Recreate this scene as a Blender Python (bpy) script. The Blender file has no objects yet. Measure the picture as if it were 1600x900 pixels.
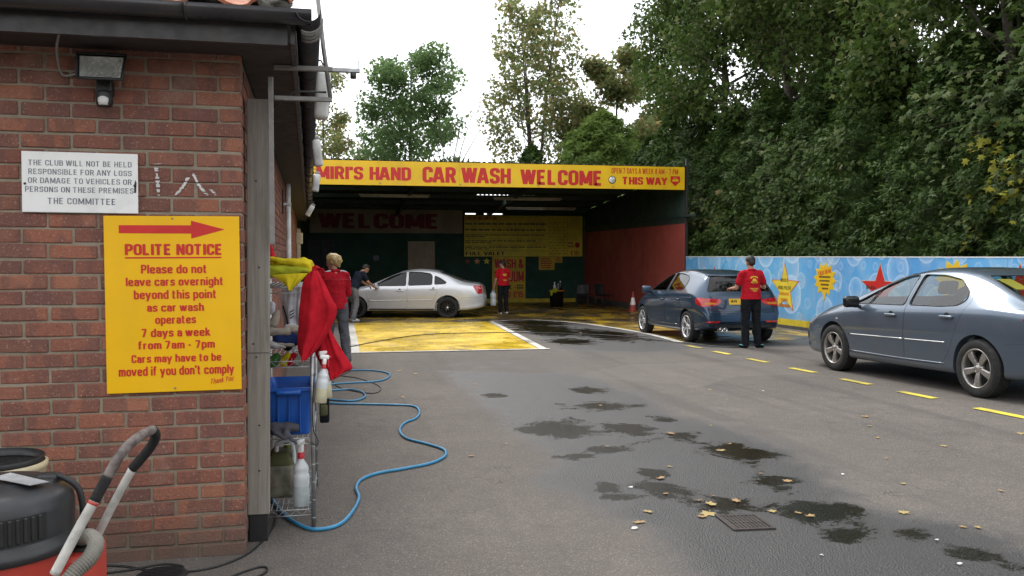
import bpy, bmesh, math, random
import numpy as np
from mathutils import Vector, Matrix, noise as mnoise
from mathutils.bvhtree import BVHTree

random.seed(7); RNG = np.random.default_rng(7)
SC = bpy.context.scene
COL = SC.collection
R = math.radians
PI = math.pi

# ------------------------------------------------------------------ camera, sky, sun, exposure
cam_d = bpy.data.cameras.new('camera'); cam = bpy.data.objects.new('camera', cam_d); COL.objects.link(cam)
cam.location = (0, 0, 1.44)
cam.rotation_euler = (R(90) - math.atan(50 / 1400), 0, -math.atan(280 / 1400))
cam_d.sensor_width = 36; cam_d.lens = 31.5; cam_d.clip_start = .05; cam_d.clip_end = 2000
SC.camera = cam
SUN_EL, SUN_AZ = 52, -14          # overcast, brightest part of the sky ahead, a little to the left
world = bpy.data.worlds.new('World'); SC.world = world; world.use_nodes = True
nt = world.node_tree; nt.nodes.clear()
sky = nt.nodes.new('ShaderNodeTexSky'); sky.sky_type = 'NISHITA'; sky.sun_disc = False
sky.sun_elevation = R(SUN_EL); sky.sun_rotation = R(SUN_AZ); sky.air_density = 1.0; sky.dust_density = 1.0; sky.ozone_density = 1.0
hs = nt.nodes.new('ShaderNodeHueSaturation'); hs.inputs['Saturation'].default_value = .25
cl = nt.nodes.new('ShaderNodeMix'); cl.data_type = 'RGBA'; cl.inputs[0].default_value = .72; cl.inputs[7].default_value = (7.2, 7.35, 7.6, 1)   # even white cloud cover
bg = nt.nodes.new('ShaderNodeBackground'); bg.inputs['Strength'].default_value = .15
wo = nt.nodes.new('ShaderNodeOutputWorld')
nt.links.new(sky.outputs[0], hs.inputs['Color']); nt.links.new(hs.outputs[0], cl.inputs[6]); nt.links.new(cl.outputs[2], bg.inputs['Color']); nt.links.new(bg.outputs[0], wo.inputs['Surface'])
sun_d = bpy.data.lights.new('sun', 'SUN'); sun = bpy.data.objects.new('sun', sun_d); COL.objects.link(sun)
sun_d.energy = 1.3; sun_d.angle = R(22); sun_d.color = (1, .96, .9)
sdir = Vector((math.sin(R(SUN_AZ)) * math.cos(R(SUN_EL)), math.cos(R(SUN_AZ)) * math.cos(R(SUN_EL)), math.sin(R(SUN_EL))))
sun.rotation_euler = sdir.to_track_quat('Z', 'Y').to_euler(); sun.location = sdir * 60
SC.view_settings.view_transform = 'Standard'; SC.view_settings.look = 'None'
SC.view_settings.exposure = 0.9; SC.view_settings.gamma = 1; SC.view_settings.use_curve_mapping = False
SC.cycles.max_bounces = 8; SC.cycles.transparent_max_bounces = 16; SC.cycles.use_denoising = True

SL = -.0142
def gz(y): return SL * max(-8, min(y, 45))

# ------------------------------------------------------------------ node helpers and materials
class NT:
    def __init__(s, name):
        s.m = bpy.data.materials.new(name); s.m.use_nodes = True; s.t = s.m.node_tree
        s.b = s.t.nodes['Principled BSDF']; s.out = s.t.nodes['Material Output']
    def n(s, typ, **kw):
        k = s.t.nodes.new('ShaderNode' + typ)
        for a, v in kw.items():
            if a.startswith('i_'):
                key = a[2:]
                k.inputs[int(key) if key.isdigit() else key.replace('_', ' ')].default_value = v
            else: setattr(k, a, v)
        return k
    def l(s, a, b): s.t.links.new(a, b)
    def noise(s, scale, detail=4, rough=.55, vec=None, dist=0):
        k = s.n('TexNoise', i_Scale=scale, i_Detail=detail, i_Roughness=rough, i_Distortion=dist)
        if vec is not None: s.l(vec, k.inputs['Vector'])
        return k.outputs['Fac']
    def ramp(s, fac, stops):
        k = s.n('ValToRGB'); e = k.color_ramp.elements
        while len(e) < len(stops): e.new(.5)
        for i, (p, c) in enumerate(stops):
            e[i].position = p; e[i].color = (*c, 1) if len(c) == 3 else c
        s.l(fac, k.inputs[0]); return k.outputs[0]
    def mix(s, fac, a, b, mode='MIX'):
        k = s.n('Mix', data_type='RGBA', blend_type=mode)
        for v, i in ((fac, 0), (a, 6), (b, 7)):
            if hasattr(v, 'is_linked') or hasattr(v, 'links'): s.l(v, k.inputs[i])
            elif i == 0: k.inputs[0].default_value = v
            else: k.inputs[i].default_value = (*v, 1)
        return k.outputs[2]
    def math(s, op, a, b=None, clamp=False):
        k = s.n('Math', operation=op, use_clamp=clamp)
        for v, i in ((a, 0), (b, 1)):
            if v is None: continue
            if hasattr(v, 'links'): s.l(v, k.inputs[i])
            else: k.inputs[i].default_value = v
        return k.outputs[0]
    def maprange(s, v, a, b, c=0., d=1.):
        k = s.n('MapRange', i_1=a, i_2=b, i_3=c, i_4=d, interpolation_type='SMOOTHSTEP'); s.l(v, k.inputs[0]); return k.outputs[0]
    def bump(s, h, strength=.3, dist=.01):
        k = s.n('Bump', i_Strength=strength, i_Distance=dist); s.l(h, k.inputs['Height']); s.l(k.outputs[0], s.b.inputs['Normal'])
    def set(s, **kw):
        for a, v in kw.items():
            i = s.b.inputs[a.replace('_', ' ')]
            if hasattr(v, 'links'): s.l(v, i)
            else: i.default_value = (*v, 1) if isinstance(v, tuple) and len(v) == 3 else v
    def pos(s): return s.n('NewGeometry').outputs['Position']
    def obj(s): return s.n('TexCoord').outputs['Object']

def mat(name, col, rough=.6, metal=0, spec=.5, var=.18, vs=6., bump=0, bs=80., dirt=0, coat=0, col2=None):
    """plain painted, plastic, metal or cloth surface with uneven tone, wear and fine relief"""
    k = NT(name); v = k.obj()
    c2 = col2 or tuple(x * (1 - var * 1.6) for x in col)
    c = k.mix(k.maprange(k.noise(vs, 5, .6, v), .3, .7), col, c2)
    if dirt:
        c = k.mix(k.math('MULTIPLY', k.maprange(k.noise(vs * .7, 6, .65, v, .6), .48, .72), dirt), c, (.07, .06, .045))
    k.set(Base_Color=c, Metallic=metal, Specular_IOR_Level=spec, Coat_Weight=coat)
    k.l(k.maprange(k.noise(vs * 2.3, 3, .5, v), .25, .75, max(0, rough - .08), min(1, rough + .1)), k.b.inputs['Roughness'])
    if bump: k.bump(k.noise(bs, 3, .5, v), bump, .004)
    return k.m

M = {}
def make_materials():
    # tarmac: aggregate, patches, damp and puddled areas carried on the mesh
    k = NT('tarmac'); p = k.pos()
    big = k.noise(.55, 5, .62, p); mid = k.noise(5, 5, .65, p); fine = k.noise(75, 3, .7, p)
    agg = k.n('TexVoronoi', i_Scale=95.); k.l(p, agg.inputs['Vector']); ag2 = k.n('TexVoronoi', i_Scale=48.); k.l(p, ag2.inputs['Vector'])
    c = k.ramp(big, [(.3, (.106, .089, .075)), (.7, (.166, .142, .12))])
    c = k.mix(k.maprange(mid, .35, .65, 0, .5), c, (.088, .08, .073))
    c = k.mix(k.maprange(fine, .42, .62, 0, .68), c, (.06, .054, .049))
    chips = k.math('MULTIPLY', k.maprange(agg.outputs['Distance'], .16, .34, 1, 0), k.maprange(agg.outputs['Color'], .5, .7, 0, 1))
    chip2 = k.math('MULTIPLY', k.maprange(ag2.outputs['Distance'], .10, .24, 1, 0), k.maprange(ag2.outputs['Color'], .66, .78, 0, 1))
    c = k.mix(k.math('MULTIPLY', chips, .85), c, (.42, .38, .335)); c = k.mix(k.math('MULTIPLY', chip2, .7), c, (.36, .33, .30))
    c = k.mix(k.maprange(k.noise(1.7, 6, .7, p, .5), .54, .70, 0, .5), c, (.06, .054, .048))
    tm = k.n('Mapping', i_Scale=(1.3, .07, 1.)); k.l(p, tm.inputs[0]); c = k.mix(k.maprange(k.noise(1.1, 5, .6, tm.outputs[0]), .52, .66, 0, .5), c, (.062, .055, .05))
    pt = k.n('TexVoronoi', i_Scale=.22, distance='MANHATTAN'); k.l(p, pt.inputs['Vector']); c = k.mix(k.maprange(pt.outputs['Color'], .2, .8, 0, .4), c, (.17, .148, .128))
    crack = k.n('TexVoronoi', i_Scale=.55, feature='DISTANCE_TO_EDGE'); 
    wv = k.n('VectorMath', operation='ADD'); wn = k.n('TexNoise', i_Scale=2.2, i_Detail=5.); k.l(p, wn.inputs['Vector']); k.l(p, wv.inputs[0]); k.l(wn.outputs['Color'], wv.inputs[1]); k.l(wv.outputs[0], crack.inputs['Vector'])
    ck = k.math('MULTIPLY', k.maprange(crack.outputs['Distance'], .0, .006, 1, 0), k.maprange(k.noise(.9, 3, .5, p), .52, .6))
    c = k.mix(k.math('MULTIPLY', ck, .55), c, (.03, .028, .026))
    dn = k.n('Attribute', attribute_name='damp').outputs['Fac']; pn = k.n('Attribute', attribute_name='puddle').outputs['Fac']
    nn = k.math('ADD', k.math('MULTIPLY', k.math('SUBTRACT', k.noise(2.2, 9, .7, p, .4), .5), 1.3), k.math('MULTIPLY', k.math('SUBTRACT', k.noise(70, 3, .7, p), .5), .9))
    damp = k.maprange(k.math('ADD', dn, nn), .2, .95)
    n2 = k.math('ADD', k.math('MULTIPLY', k.math('SUBTRACT', k.noise(3.6, 10, .7, p, .7), .5), 2.2), k.math('MULTIPLY', k.math('SUBTRACT', k.noise(55, 3, .7, p), .5), .7))
    pud = k.maprange(k.math('ADD', pn, n2), .46, .78)
    c = k.mix(k.math('MULTIPLY', damp, .93), c, (.026, .026, .027))
    c = k.mix(pud, c, (.010, .009, .005))
    r1 = k.mix(damp, (.9, .9, .9), (.44, .44, .44)); r2 = k.mix(pud, r1, (.13, .13, .13))
    k.set(Base_Color=c, Roughness=r2); k.l(k.math('SUBTRACT', .5, k.math('MULTIPLY', pud, .2)), k.b.inputs['Specular IOR Level'])
    bp = k.n('Bump', i_Distance=.006); k.l(k.math('ADD', k.math('MULTIPLY', fine, 1.), k.math('MULTIPLY', agg.outputs['Distance'], 1.2)), bp.inputs['Height'])
    k.l(k.math('SUBTRACT', .75, k.math('MULTIPLY', pud, .5)), bp.inputs['Strength']); k.l(bp.outputs[0], k.b.inputs['Normal'])
    M['tarmac'] = k.m
    # worn wet floor paint
    def paint(name, col, wear, lo, hi, rough0, rough1, dark=(.05, .045, .038)):
        k = NT(name); p = k.pos()
        st = k.n('Mapping', i_Scale=(1., .45, 1.), i_Rotation=(0, 0, .5)); k.l(p, st.inputs[0]); sv = st.outputs[0]
        w = k.maprange(k.noise(1.1, 8, .7, sv, .8), lo, hi, 0, wear)
        w2 = k.maprange(k.noise(4.2, 7, .72, p, .5), .50, .66, 0, .85 * wear)
        c = k.mix(k.maprange(k.noise(1.6, 4, .6, p), .3, .7), col, tuple(x * .72 for x in col))
        c = k.mix(k.maprange(k.noise(60, 2, .6, p), .58, .72, 0, .5), c, dark)
        c = k.mix(k.math('MAXIMUM', w, w2), c, dark)
        k.set(Base_Color=c, Roughness=k.maprange(k.noise(.8, 5, .6, p, .6), .38, .62, rough0, rough1), Specular_IOR_Level=.5)
        k.bump(k.noise(55, 3, .6, p), .22, .004); return k.m
    M['floor_yellow'] = paint('floor_yellow', (.86, .58, .03), .7, .52, .74, .18, .5); M['floor_shed'] = paint('floor_shed', (.66, .41, .02), .96, .34, .57, .22, .5, (.035, .03, .025))
    M['floor_white'] = paint('floor_white', (.72, .70, .64), .75, .52, .7, .3, .6, (.12, .11, .1))
    M['dash_yellow'] = paint('dash_yellow', (.72, .58, .05), .9, .46, .66, .6, .8, (.12, .105, .09))
    # brick
    k = NT('brick'); oi = k.n('ObjectInfo'); at = k.n('Attribute', attribute_name='rnd')
    rnd = k.math('FRACT', k.math('ADD', oi.outputs['Random'], at.outputs['Fac'])); p = k.pos()
    off = k.n('VectorMath', operation='ADD'); cx = k.n('CombineXYZ'); k.l(k.math('MULTIPLY', rnd, 37.), cx.inputs[0]); k.l(k.math('MULTIPLY', rnd, 17.), cx.inputs[2]); k.l(p, off.inputs[0]); k.l(cx.outputs[0], off.inputs[1]); v = off.outputs[0]
    mp = k.n('Mapping', i_Scale=(1., 1., .35)); k.l(v, mp.inputs[0])
    c = k.ramp(rnd, [(0, (.25, .098, .067)), (.25, (.31, .122, .076)), (.5, (.215, .088, .065)), (.72, (.35, .145, .086)), (.9, (.165, .078, .062)), (1, (.275, .115, .08))])
    c = k.mix(k.maprange(k.noise(9.5, 2, .5, mp.outputs[0], .3), .47, .57, 0, .55), c, (.145, .074, .064))
    c = k.mix(k.maprange(k.noise(42, 4, .65, v), .5, .75, 0, .4), c, (.15, .08, .065))
    c = k.mix(k.maprange(k.noise(95, 3, .6, v), .58, .72, 0, .7), c, (.47, .31, .23)); c = k.mix(k.maprange(k.noise(70, 3, .7, off.outputs[0]), .60, .7, 0, .6), c, (.07, .04, .035))
    c = k.mix(k.maprange(k.noise(2.2, 5, .7, p), .55, .76, 0, .42), c, (.38, .29, .235))
    sz = k.n('SeparateXYZ'); k.l(p, sz.inputs[0])
    low = k.math('MULTIPLY', k.maprange(k.math('ADD', sz.outputs[2], k.math('MULTIPLY', k.noise(3.5, 5, .65, p), .5)), .2, .46, 1, 0), .72)
    c = k.mix(low, c, (.125, .095, .075))
    k.set(Base_Color=c, Roughness=.86, Specular_IOR_Level=.3)
    k.bump(k.math('ADD', k.noise(60, 5, .7, v), k.math('MULTIPLY', k.noise(160, 2, .6, v), .6)), .75, .008); M['brick'] = k.m
    k = NT('mortar'); p = k.pos()
    c = k.ramp(k.noise(9, 6, .7, p), [(.3, (.20, .165, .12)), (.7, (.33, .28, .21))])
    sz = k.n('SeparateXYZ'); k.l(p, sz.inputs[0]); c = k.mix(k.maprange(sz.outputs[2], .0, .35, .6, 0), c, (.10, .085, .065))
    k.set(Base_Color=c, Roughness=.95); k.bump(k.noise(150, 3, .6, p), .6, .006); M['mortar'] = k.m
    # weathered wood
    k = NT('weathered_wood'); v = k.obj(); mp = k.n('Mapping', i_Scale=(14., 14., .7)); k.l(v, mp.inputs[0])
    c = k.ramp(k.noise(3.2, 7, .68, mp.outputs[0], .7), [(.25, (.15, .132, .112)), (.5, (.235, .21, .18)), (.75, (.31, .285, .25))])
    c = k.mix(k.maprange(k.noise(2., 4, .6, v), .5, .7, 0, .5), c, (.15, .13, .11))
    k.set(Base_Color=c, Roughness=.85); k.bump(k.noise(6, 5, .65, mp.outputs[0], .6), .35, .004); M['wood'] = k.m
    # sprayed car paints
    def carpaint(name, col, flake=.5, dust=.12):
        k = NT(name); v = k.obj()
        c = k.mix(k.math('MULTIPLY', k.maprange(k.noise(3, 5, .6, v), .45, .7), dust), col, (.22, .2, .18))
        sz = k.n('SeparateXYZ'); k.l(v, sz.inputs[0])
        c = k.mix(k.math('MULTIPLY', k.maprange(k.math('ADD', sz.outputs[2], k.math('MULTIPLY', k.noise(5, 5, .6, v), .25)), .28, .62, 1, 0), .35), c, (.10, .09, .08))
        k.set(Base_Color=c, Metallic=flake, Roughness=.32, Coat_Weight=.9, Coat_Roughness=.05, Specular_IOR_Level=.5); return k.m
    M['paint_grey'] = carpaint('paint_grey', (.098, .135, .185))
    M['paint_blue'] = carpaint('paint_blue', (.026, .058, .105), .45, .06)
    M['paint_silver'] = carpaint('paint_silver', (.70, .71, .73), .45, .05)
    # glass: thin sheet, mostly see-through
    def glass(name, tint, gl=.04):
        k = NT(name); k.t.nodes.remove(k.b)
        tr = k.n('BsdfTransparent'); tr.inputs[0].default_value = (*tint, 1); g = k.n('BsdfGlossy', i_Roughness=.03); g.inputs[0].default_value = (1, 1, 1, 1)
        fr = k.n('Fresnel'); bf = k.n('NewGeometry').outputs['Backfacing']; k.l(k.math('SUBTRACT', 1.5, k.math('MULTIPLY', bf, 1.5 - 1 / 1.5)), fr.inputs['IOR']); mx = k.n('MixShader'); k.l(k.math('ADD', fr.outputs[0], gl), mx.inputs[0]); k.l(tr.outputs[0], mx.inputs[1]); k.l(g.outputs[0], mx.inputs[2]); k.l(mx.outputs[0], k.out.inputs[0]); return k.m
    M['glass'] = glass('window_glass', (.62, .72, .69), .02); M['glass_clear'] = glass('clear_glass', (.95, .95, .95), 0); M['glass_dark'] = glass('tinted_glass', (.10, .11, .11), 0)
    M['tyre'] = mat('tyre_rubber', (.018, .018, .018), .8, vs=14, dirt=.35, bump=.2)
    M['alloy'] = mat('alloy', (.46, .44, .42), .34, .75, vs=20, var=.15, dirt=.35)
    M['alloy_bright'] = mat('alloy_bright', (.66, .66, .66), .28, .7, vs=20, var=.1)
    M['black_plastic'] = mat('black_plastic', (.018, .018, .019), .5, vs=10)
    M['black_gloss'] = mat('black_gloss', (.012, .012, .013), .2, vs=10)
    M['chrome'] = mat('chrome', (.75, .75, .75), .14, 1., vs=10, var=.05)
    M['tail_red'] = mat('tail_lamp_red', (.66, .02, .026), .15, vs=30, coat=1., var=.35)
    M['lamp_clear'] = mat('lamp_clear', (.6, .6, .62), .12, .3, vs=30, coat=1.)
    M['lamp_amber'] = mat('lamp_amber', (.7, .25, .03), .2)
    M['interior'] = mat('car_interior', (.03, .03, .033), .8, vs=12)
    M['plate_yellow'] = mat('plate_yellow', (.80, .50, .02), .4, var=.05)
    M['ink_black'] = mat('ink_black', (.012, .012, .012), .5, var=.05)
    # signs
    M['sign_yellow'] = mat('sign_yellow', (.90, .50, .003), .38, vs=2.5, var=.06, spec=.4, dirt=.06)
    M['fascia_yellow'] = mat('fascia_yellow', (.90, .56, .004), .4, vs=1.2, var=.08, dirt=.16)
    M['sign_red'] = mat('sign_red', (.60, .018, .014), .45, vs=9, var=.08)
    M['sign_red_faded'] = mat('sign_red_faded', (.42, .03, .03), .5, vs=9, var=.12)
    M['sign_white'] = mat('sign_white', (.86, .86, .83), .35, vs=7, var=.04, dirt=.12)
    M['ink_grey'] = mat('ink_grey', (.10, .11, .14), .5, vs=14, var=.3, col2=(.2, .21, .24))
    M['banner_cream'] = mat('banner_cream', (.36, .30, .19), .7, vs=1.5, dirt=.2)
    M['banner_maroon'] = mat('banner_maroon', (.22, .02, .035), .7, vs=3)
    M['board_yellow'] = mat('board_yellow', (.84, .66, .05), .55, vs=1.5, dirt=.15)
    M['poster_yellow'] = mat('poster_yellow', (.75, .50, .02), .55, vs=2, dirt=.1)
    # building finishes
    M['fascia'] = mat('dark_stained_timber', (.032, .028, .028), .45, vs=9, bump=.25, dirt=.3)
    M['soffit'] = mat('soffit_board', (.045, .036, .034), .8, vs=5, dirt=.2)
    M['gutter'] = mat('gutter_plastic', (.030, .028, .030), .32, vs=6, dirt=.35)
    M['tile'] = mat('clay_tile', (.46, .17, .09), .8, vs=11, var=.25, bump=.3, dirt=.45)
    M['lichen_mortar'] = mat('lichen_mortar', (.36, .35, .30), .95, vs=24, var=.4, bump=.8, bs=50, dirt=.5)
    M['cream_paint'] = mat('cream_paint', (.62, .57, .42), .6, vs=5, dirt=.3)
    M['white_plastic'] = mat('white_plastic', (.70, .70, .67), .4, vs=7, dirt=.28)
    M['grey_steel'] = mat('grey_steel', (.27, .26, .245), .5, .4, vs=8, dirt=.35)
    M['galvanised'] = mat('galvanised', (.48, .49, .49), .4, .7, vs=16, var=.2)
    M['dark_steel'] = mat('dark_steel', (.05, .05, .05), .5, .4, vs=8, dirt=.3)
    M['rust_iron'] = mat('drain_iron', (.075, .062, .055), .6, .5, vs=22, var=.3, bump=.4)
    M['green_wall'] = mat('dark_green_wall', (.016, .075, .048), .75, vs=1.3, var=.25, dirt=.3)
    M['red_wall'] = mat('red_painted_wall', (.46, .092, .070), .6, vs=.9, var=.15, dirt=.22, bump=.12, bs=12)
    M['roof_sheet'] = mat('roof_sheet', (.038, .075, .062), .7, vs=1.2, var=.3, dirt=.4)
    M['beam'] = mat('painted_beam', (.03, .055, .045), .6, vs=3, dirt=.3)
    M['door_beige'] = mat('door_beige', (.46, .35, .24), .6, vs=3, dirt=.2)
    M['concrete'] = mat('concrete_base', (.085, .078, .07), .9, vs=5, bump=.5, bs=40, dirt=.4)
    M['kerb_yellow'] = mat('kerb_yellow', (.72, .55, .03), .6, vs=3, dirt=.35)
    # bubble print on the hoarding
    k = NT('bubble_print'); v = k.obj()
    c = k.ramp(k.noise(.5, 3, .5, v), [(.3, (.045, .29, .66)), (.7, (.12, .47, .83))])
    for i, (sc_, r0, soft, op) in enumerate(((.78, .30, .045, .6), (1.3, .30, .05, .5), (.5, .33, .03, .55), (2.4, .27, .06, .4))):
        mp = k.n('Mapping', i_Location=(0, i * 3.17 + .3, i * 1.71)); k.l(v, mp.inputs[0])
        vo = k.n('TexVoronoi', i_Scale=sc_, i_Randomness=.42, voronoi_dimensions='2D'); sw = k.n('SeparateXYZ'); cb = k.n('CombineXYZ')
        k.l(mp.outputs[0], sw.inputs[0]); k.l(sw.outputs[1], cb.inputs[0]); k.l(sw.outputs[2], cb.inputs[1]); k.l(cb.outputs[0], vo.inputs['Vector'])
        sp = k.n('SeparateColor'); k.l(vo.outputs['Color'], sp.inputs[0])
        rr = k.math('ADD', k.math('MULTIPLY', sp.outputs[0], r0 * .75), r0 * .5)
        d = k.math('DIVIDE', vo.outputs['Distance'], rr)
        ring = k.math('MULTIPLY', k.maprange(d, .70, .97, 0, 1), k.maprange(d, .97, 1.03, 1, 0))
        fill = k.math('MULTIPLY', k.maprange(d, .2, 1.0, .12, .5), k.maprange(d, .98, 1.02, 1, 0))
        f = k.math('MULTIPLY', k.math('MAXIMUM', ring, fill), op * 1.25)
        c = k.mix(k.math('MULTIPLY', f, k.maprange(sp.outputs[1], .15, .5, .15, 1.)), c, (.58, .74, .92))
    sz = k.n('SeparateXYZ'); k.l(k.pos(), sz.inputs[0]); dd = k.math('ADD', sz.outputs[2], k.math('MULTIPLY', k.noise(2.2, 6, .7, v, .5), 1.2))
    c = k.mix(k.maprange(dd, .35, .9, .45, 0), c, (.20, .24, .26)); c = k.mix(k.maprange(k.noise(1.1, 7, .7, v, 1.), .42, .72, .08, .42), c, (.5, .56, .6))
    k.set(Base_Color=c, Roughness=.35, Specular_IOR_Level=.4); M['bubbles'] = k.m
    # vegetation
    def leaf(name, cols, tl=.3, rough=.62):
        k = NT(name); g = k.n('NewGeometry'); c = k.ramp(g.outputs['Random Per Island'], cols)
        c = k.mix(k.maprange(k.noise(.7, 3, .6, k.pos()), .35, .65, 0, .5), c, tuple(x * .55 for x in cols[0][1]))
        k.set(Base_Color=c, Roughness=rough, Specular_IOR_Level=.22)
        t = k.n('BsdfTranslucent'); k.l(c, t.inputs[0]); mx = k.n('MixShader', i_0=tl); k.l(k.b.outputs[0], mx.inputs[1]); k.l(t.outputs[0], mx.inputs[2]); k.l(mx.outputs[0], k.out.inputs[0]); return k.m
    M['leaf_maple'] = leaf('leaf_maple', [(0, (.05, .092, .018)), (.5, (.078, .13, .026)), (.88, (.125, .17, .045)), (1, (.23, .24, .10))], .42)
    M['leaf_yellowing'] = leaf('leaf_yellowing', [(0, (.15, .21, .07)), (.5, (.22, .26, .10)), (.8, (.33, .29, .12)), (1, (.42, .29, .12))], .66)  # yellowing leaves, colour lightened to imitate lens glare over trees behind the shed
    M['leaf_green'] = leaf('leaf_green', [(0, (.10, .18, .065)), (.6, (.14, .23, .08)), (1, (.20, .28, .11))], .62)  # green leaves, paler than their own tone: lens glare put into the colour
    M['leaf_conifer'] = leaf('leaf_conifer', [(0, (.034, .070, .014)), (.6, (.060, .108, .020)), (1, (.10, .15, .03))], .25, .6)
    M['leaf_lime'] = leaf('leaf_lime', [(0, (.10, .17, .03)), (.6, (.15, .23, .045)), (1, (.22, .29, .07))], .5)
    M['leaf_bright'] = leaf('leaf_bright_yellow', [(0, (.25, .27, .03)), (1, (.42, .38, .05))], .35)
    M['bark'] = mat('bark', (.11, .09, .07), .95, vs=8, var=.35, bump=.9, bs=25)
    M['dry_leaf'] = mat('dry_leaf', (.34, .22, .09), .7, vs=18, var=.35, col2=(.28, .16, .06))
    M['yellow_leaf'] = mat('fallen_yellow_leaf', (.46, .34, .12), .7, vs=18, var=.3)
    M['litter'] = mat('paper_scrap', (.72, .71, .68), .8)
    # cloth
    for n_, c_ in dict(cloth_red=(.52, .014, .026), polo_red=(.52, .014, .026), jacket_red=(.42, .013, .024), cloth_yellow=(.66, .52, .02), cloth_lime=(.40, .43, .03), cloth_white=(.68, .69, .74), cloth_navy=(.018, .035, .12), cloth_dark=(.016, .017, .020), cloth_grey=(.10, .10, .115), cloth_pale=(.42, .42, .42), jeans_grey=(.115, .12, .135), jog_grey=(.24, .245, .26), shirt_navy=(.022, .026, .045), cloth_beige=(.40, .36, .30)).items():
        M[n_] = mat(n_, c_, .95, spec=.12, vs=9, var=.2, bump=.55, bs=330)
    M['skin'] = mat('skin', (.42, .22, .15), .55, vs=9, var=.12)
    M['hair_dark'] = mat('hair_dark', (.018, .013, .011), .55, vs=40, bump=.6, bs=120)
    M['hair_blond'] = mat('hair_blond', (.52, .37, .16), .5, vs=38, var=.3, bump=.7, bs=110)
    M['print_yellow'] = mat('print_yellow', (.78, .50, .04), .7)
    M['shoe_white'] = mat('shoe_white', (.7, .7, .7), .6); M['shoe_teal'] = mat('shoe_teal', (.10, .42, .42), .6)
    # plastics and sundries
    M['vac_red'] = mat('vacuum_red', (.50, .050, .032), .42, vs=6, var=.12, dirt=.2)
    M['vac_black'] = mat('vacuum_lid', (.028, .029, .032), .42, vs=7, var=.2, bump=.12, bs=150, dirt=.15)
    M['handle_white'] = mat('handle_white', (.62, .60, .55), .45, vs=13, var=.2, dirt=.3)
    M['grip_foam'] = mat('grip_foam', (.018, .017, .017), .9, vs=40, bump=.8, bs=60)
    M['grip_worn'] = mat('grip_worn', (.20, .165, .15), .6, vs=22, var=.4, col2=(.06, .045, .04))
    M['hose_grey'] = mat('ribbed_hose', (.24, .225, .19), .6, vs=9, dirt=.4)
    M['bucket_cream'] = mat('bucket_cream', (.62, .53, .34), .5, vs=5, dirt=.25)
    M['box_blue'] = mat('box_blue', (.010, .095, .42), .4, vs=4, var=.1)
    M['hose_blue'] = mat('hose_blue', (.035, .25, .46), .35, vs=6, var=.15)
    M['cable_black'] = mat('cable_black', (.012, .012, .012), .5)
    M['milky'] = mat('milky_plastic', (.62, .65, .66), .3, vs=8, var=.08); M['liquid'] = mat('liquid_filled', (.50, .56, .56), .3)
    M['straw'] = mat('straw_liquid', (.60, .56, .38), .35); M['trigger_red'] = mat('trigger_red', (.52, .02, .035), .4)
    M['dirty_can'] = mat('dirty_can', (.25, .235, .17), .6, vs=12, var=.4, dirt=.7); M['can_olive'] = mat('can_olive', (.085, .085, .025), .7, vs=12, dirt=.4)
    M['cone_orange'] = mat('cone_orange', (.42, .065, .04), .6, dirt=.45)
    M['reflector'] = mat('lamp_reflector', (.62, .62, .58), .25, .3, vs=20); M['cable_grey'] = mat('cable_grey', (.3, .29, .27), .6)
    M['towel_green'] = mat('towel_green', (.05, .20, .04), .9, bump=.5, bs=230)
make_materials()

# ------------------------------------------------------------------ mesh helpers
def rot_frame(d):
    d = Vector(d).normalized(); u = Vector((0, 0, 1)) if abs(d.z) < .95 else Vector((0, 1, 0))
    x = u.cross(d).normalized(); return x, d.cross(x)

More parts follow.
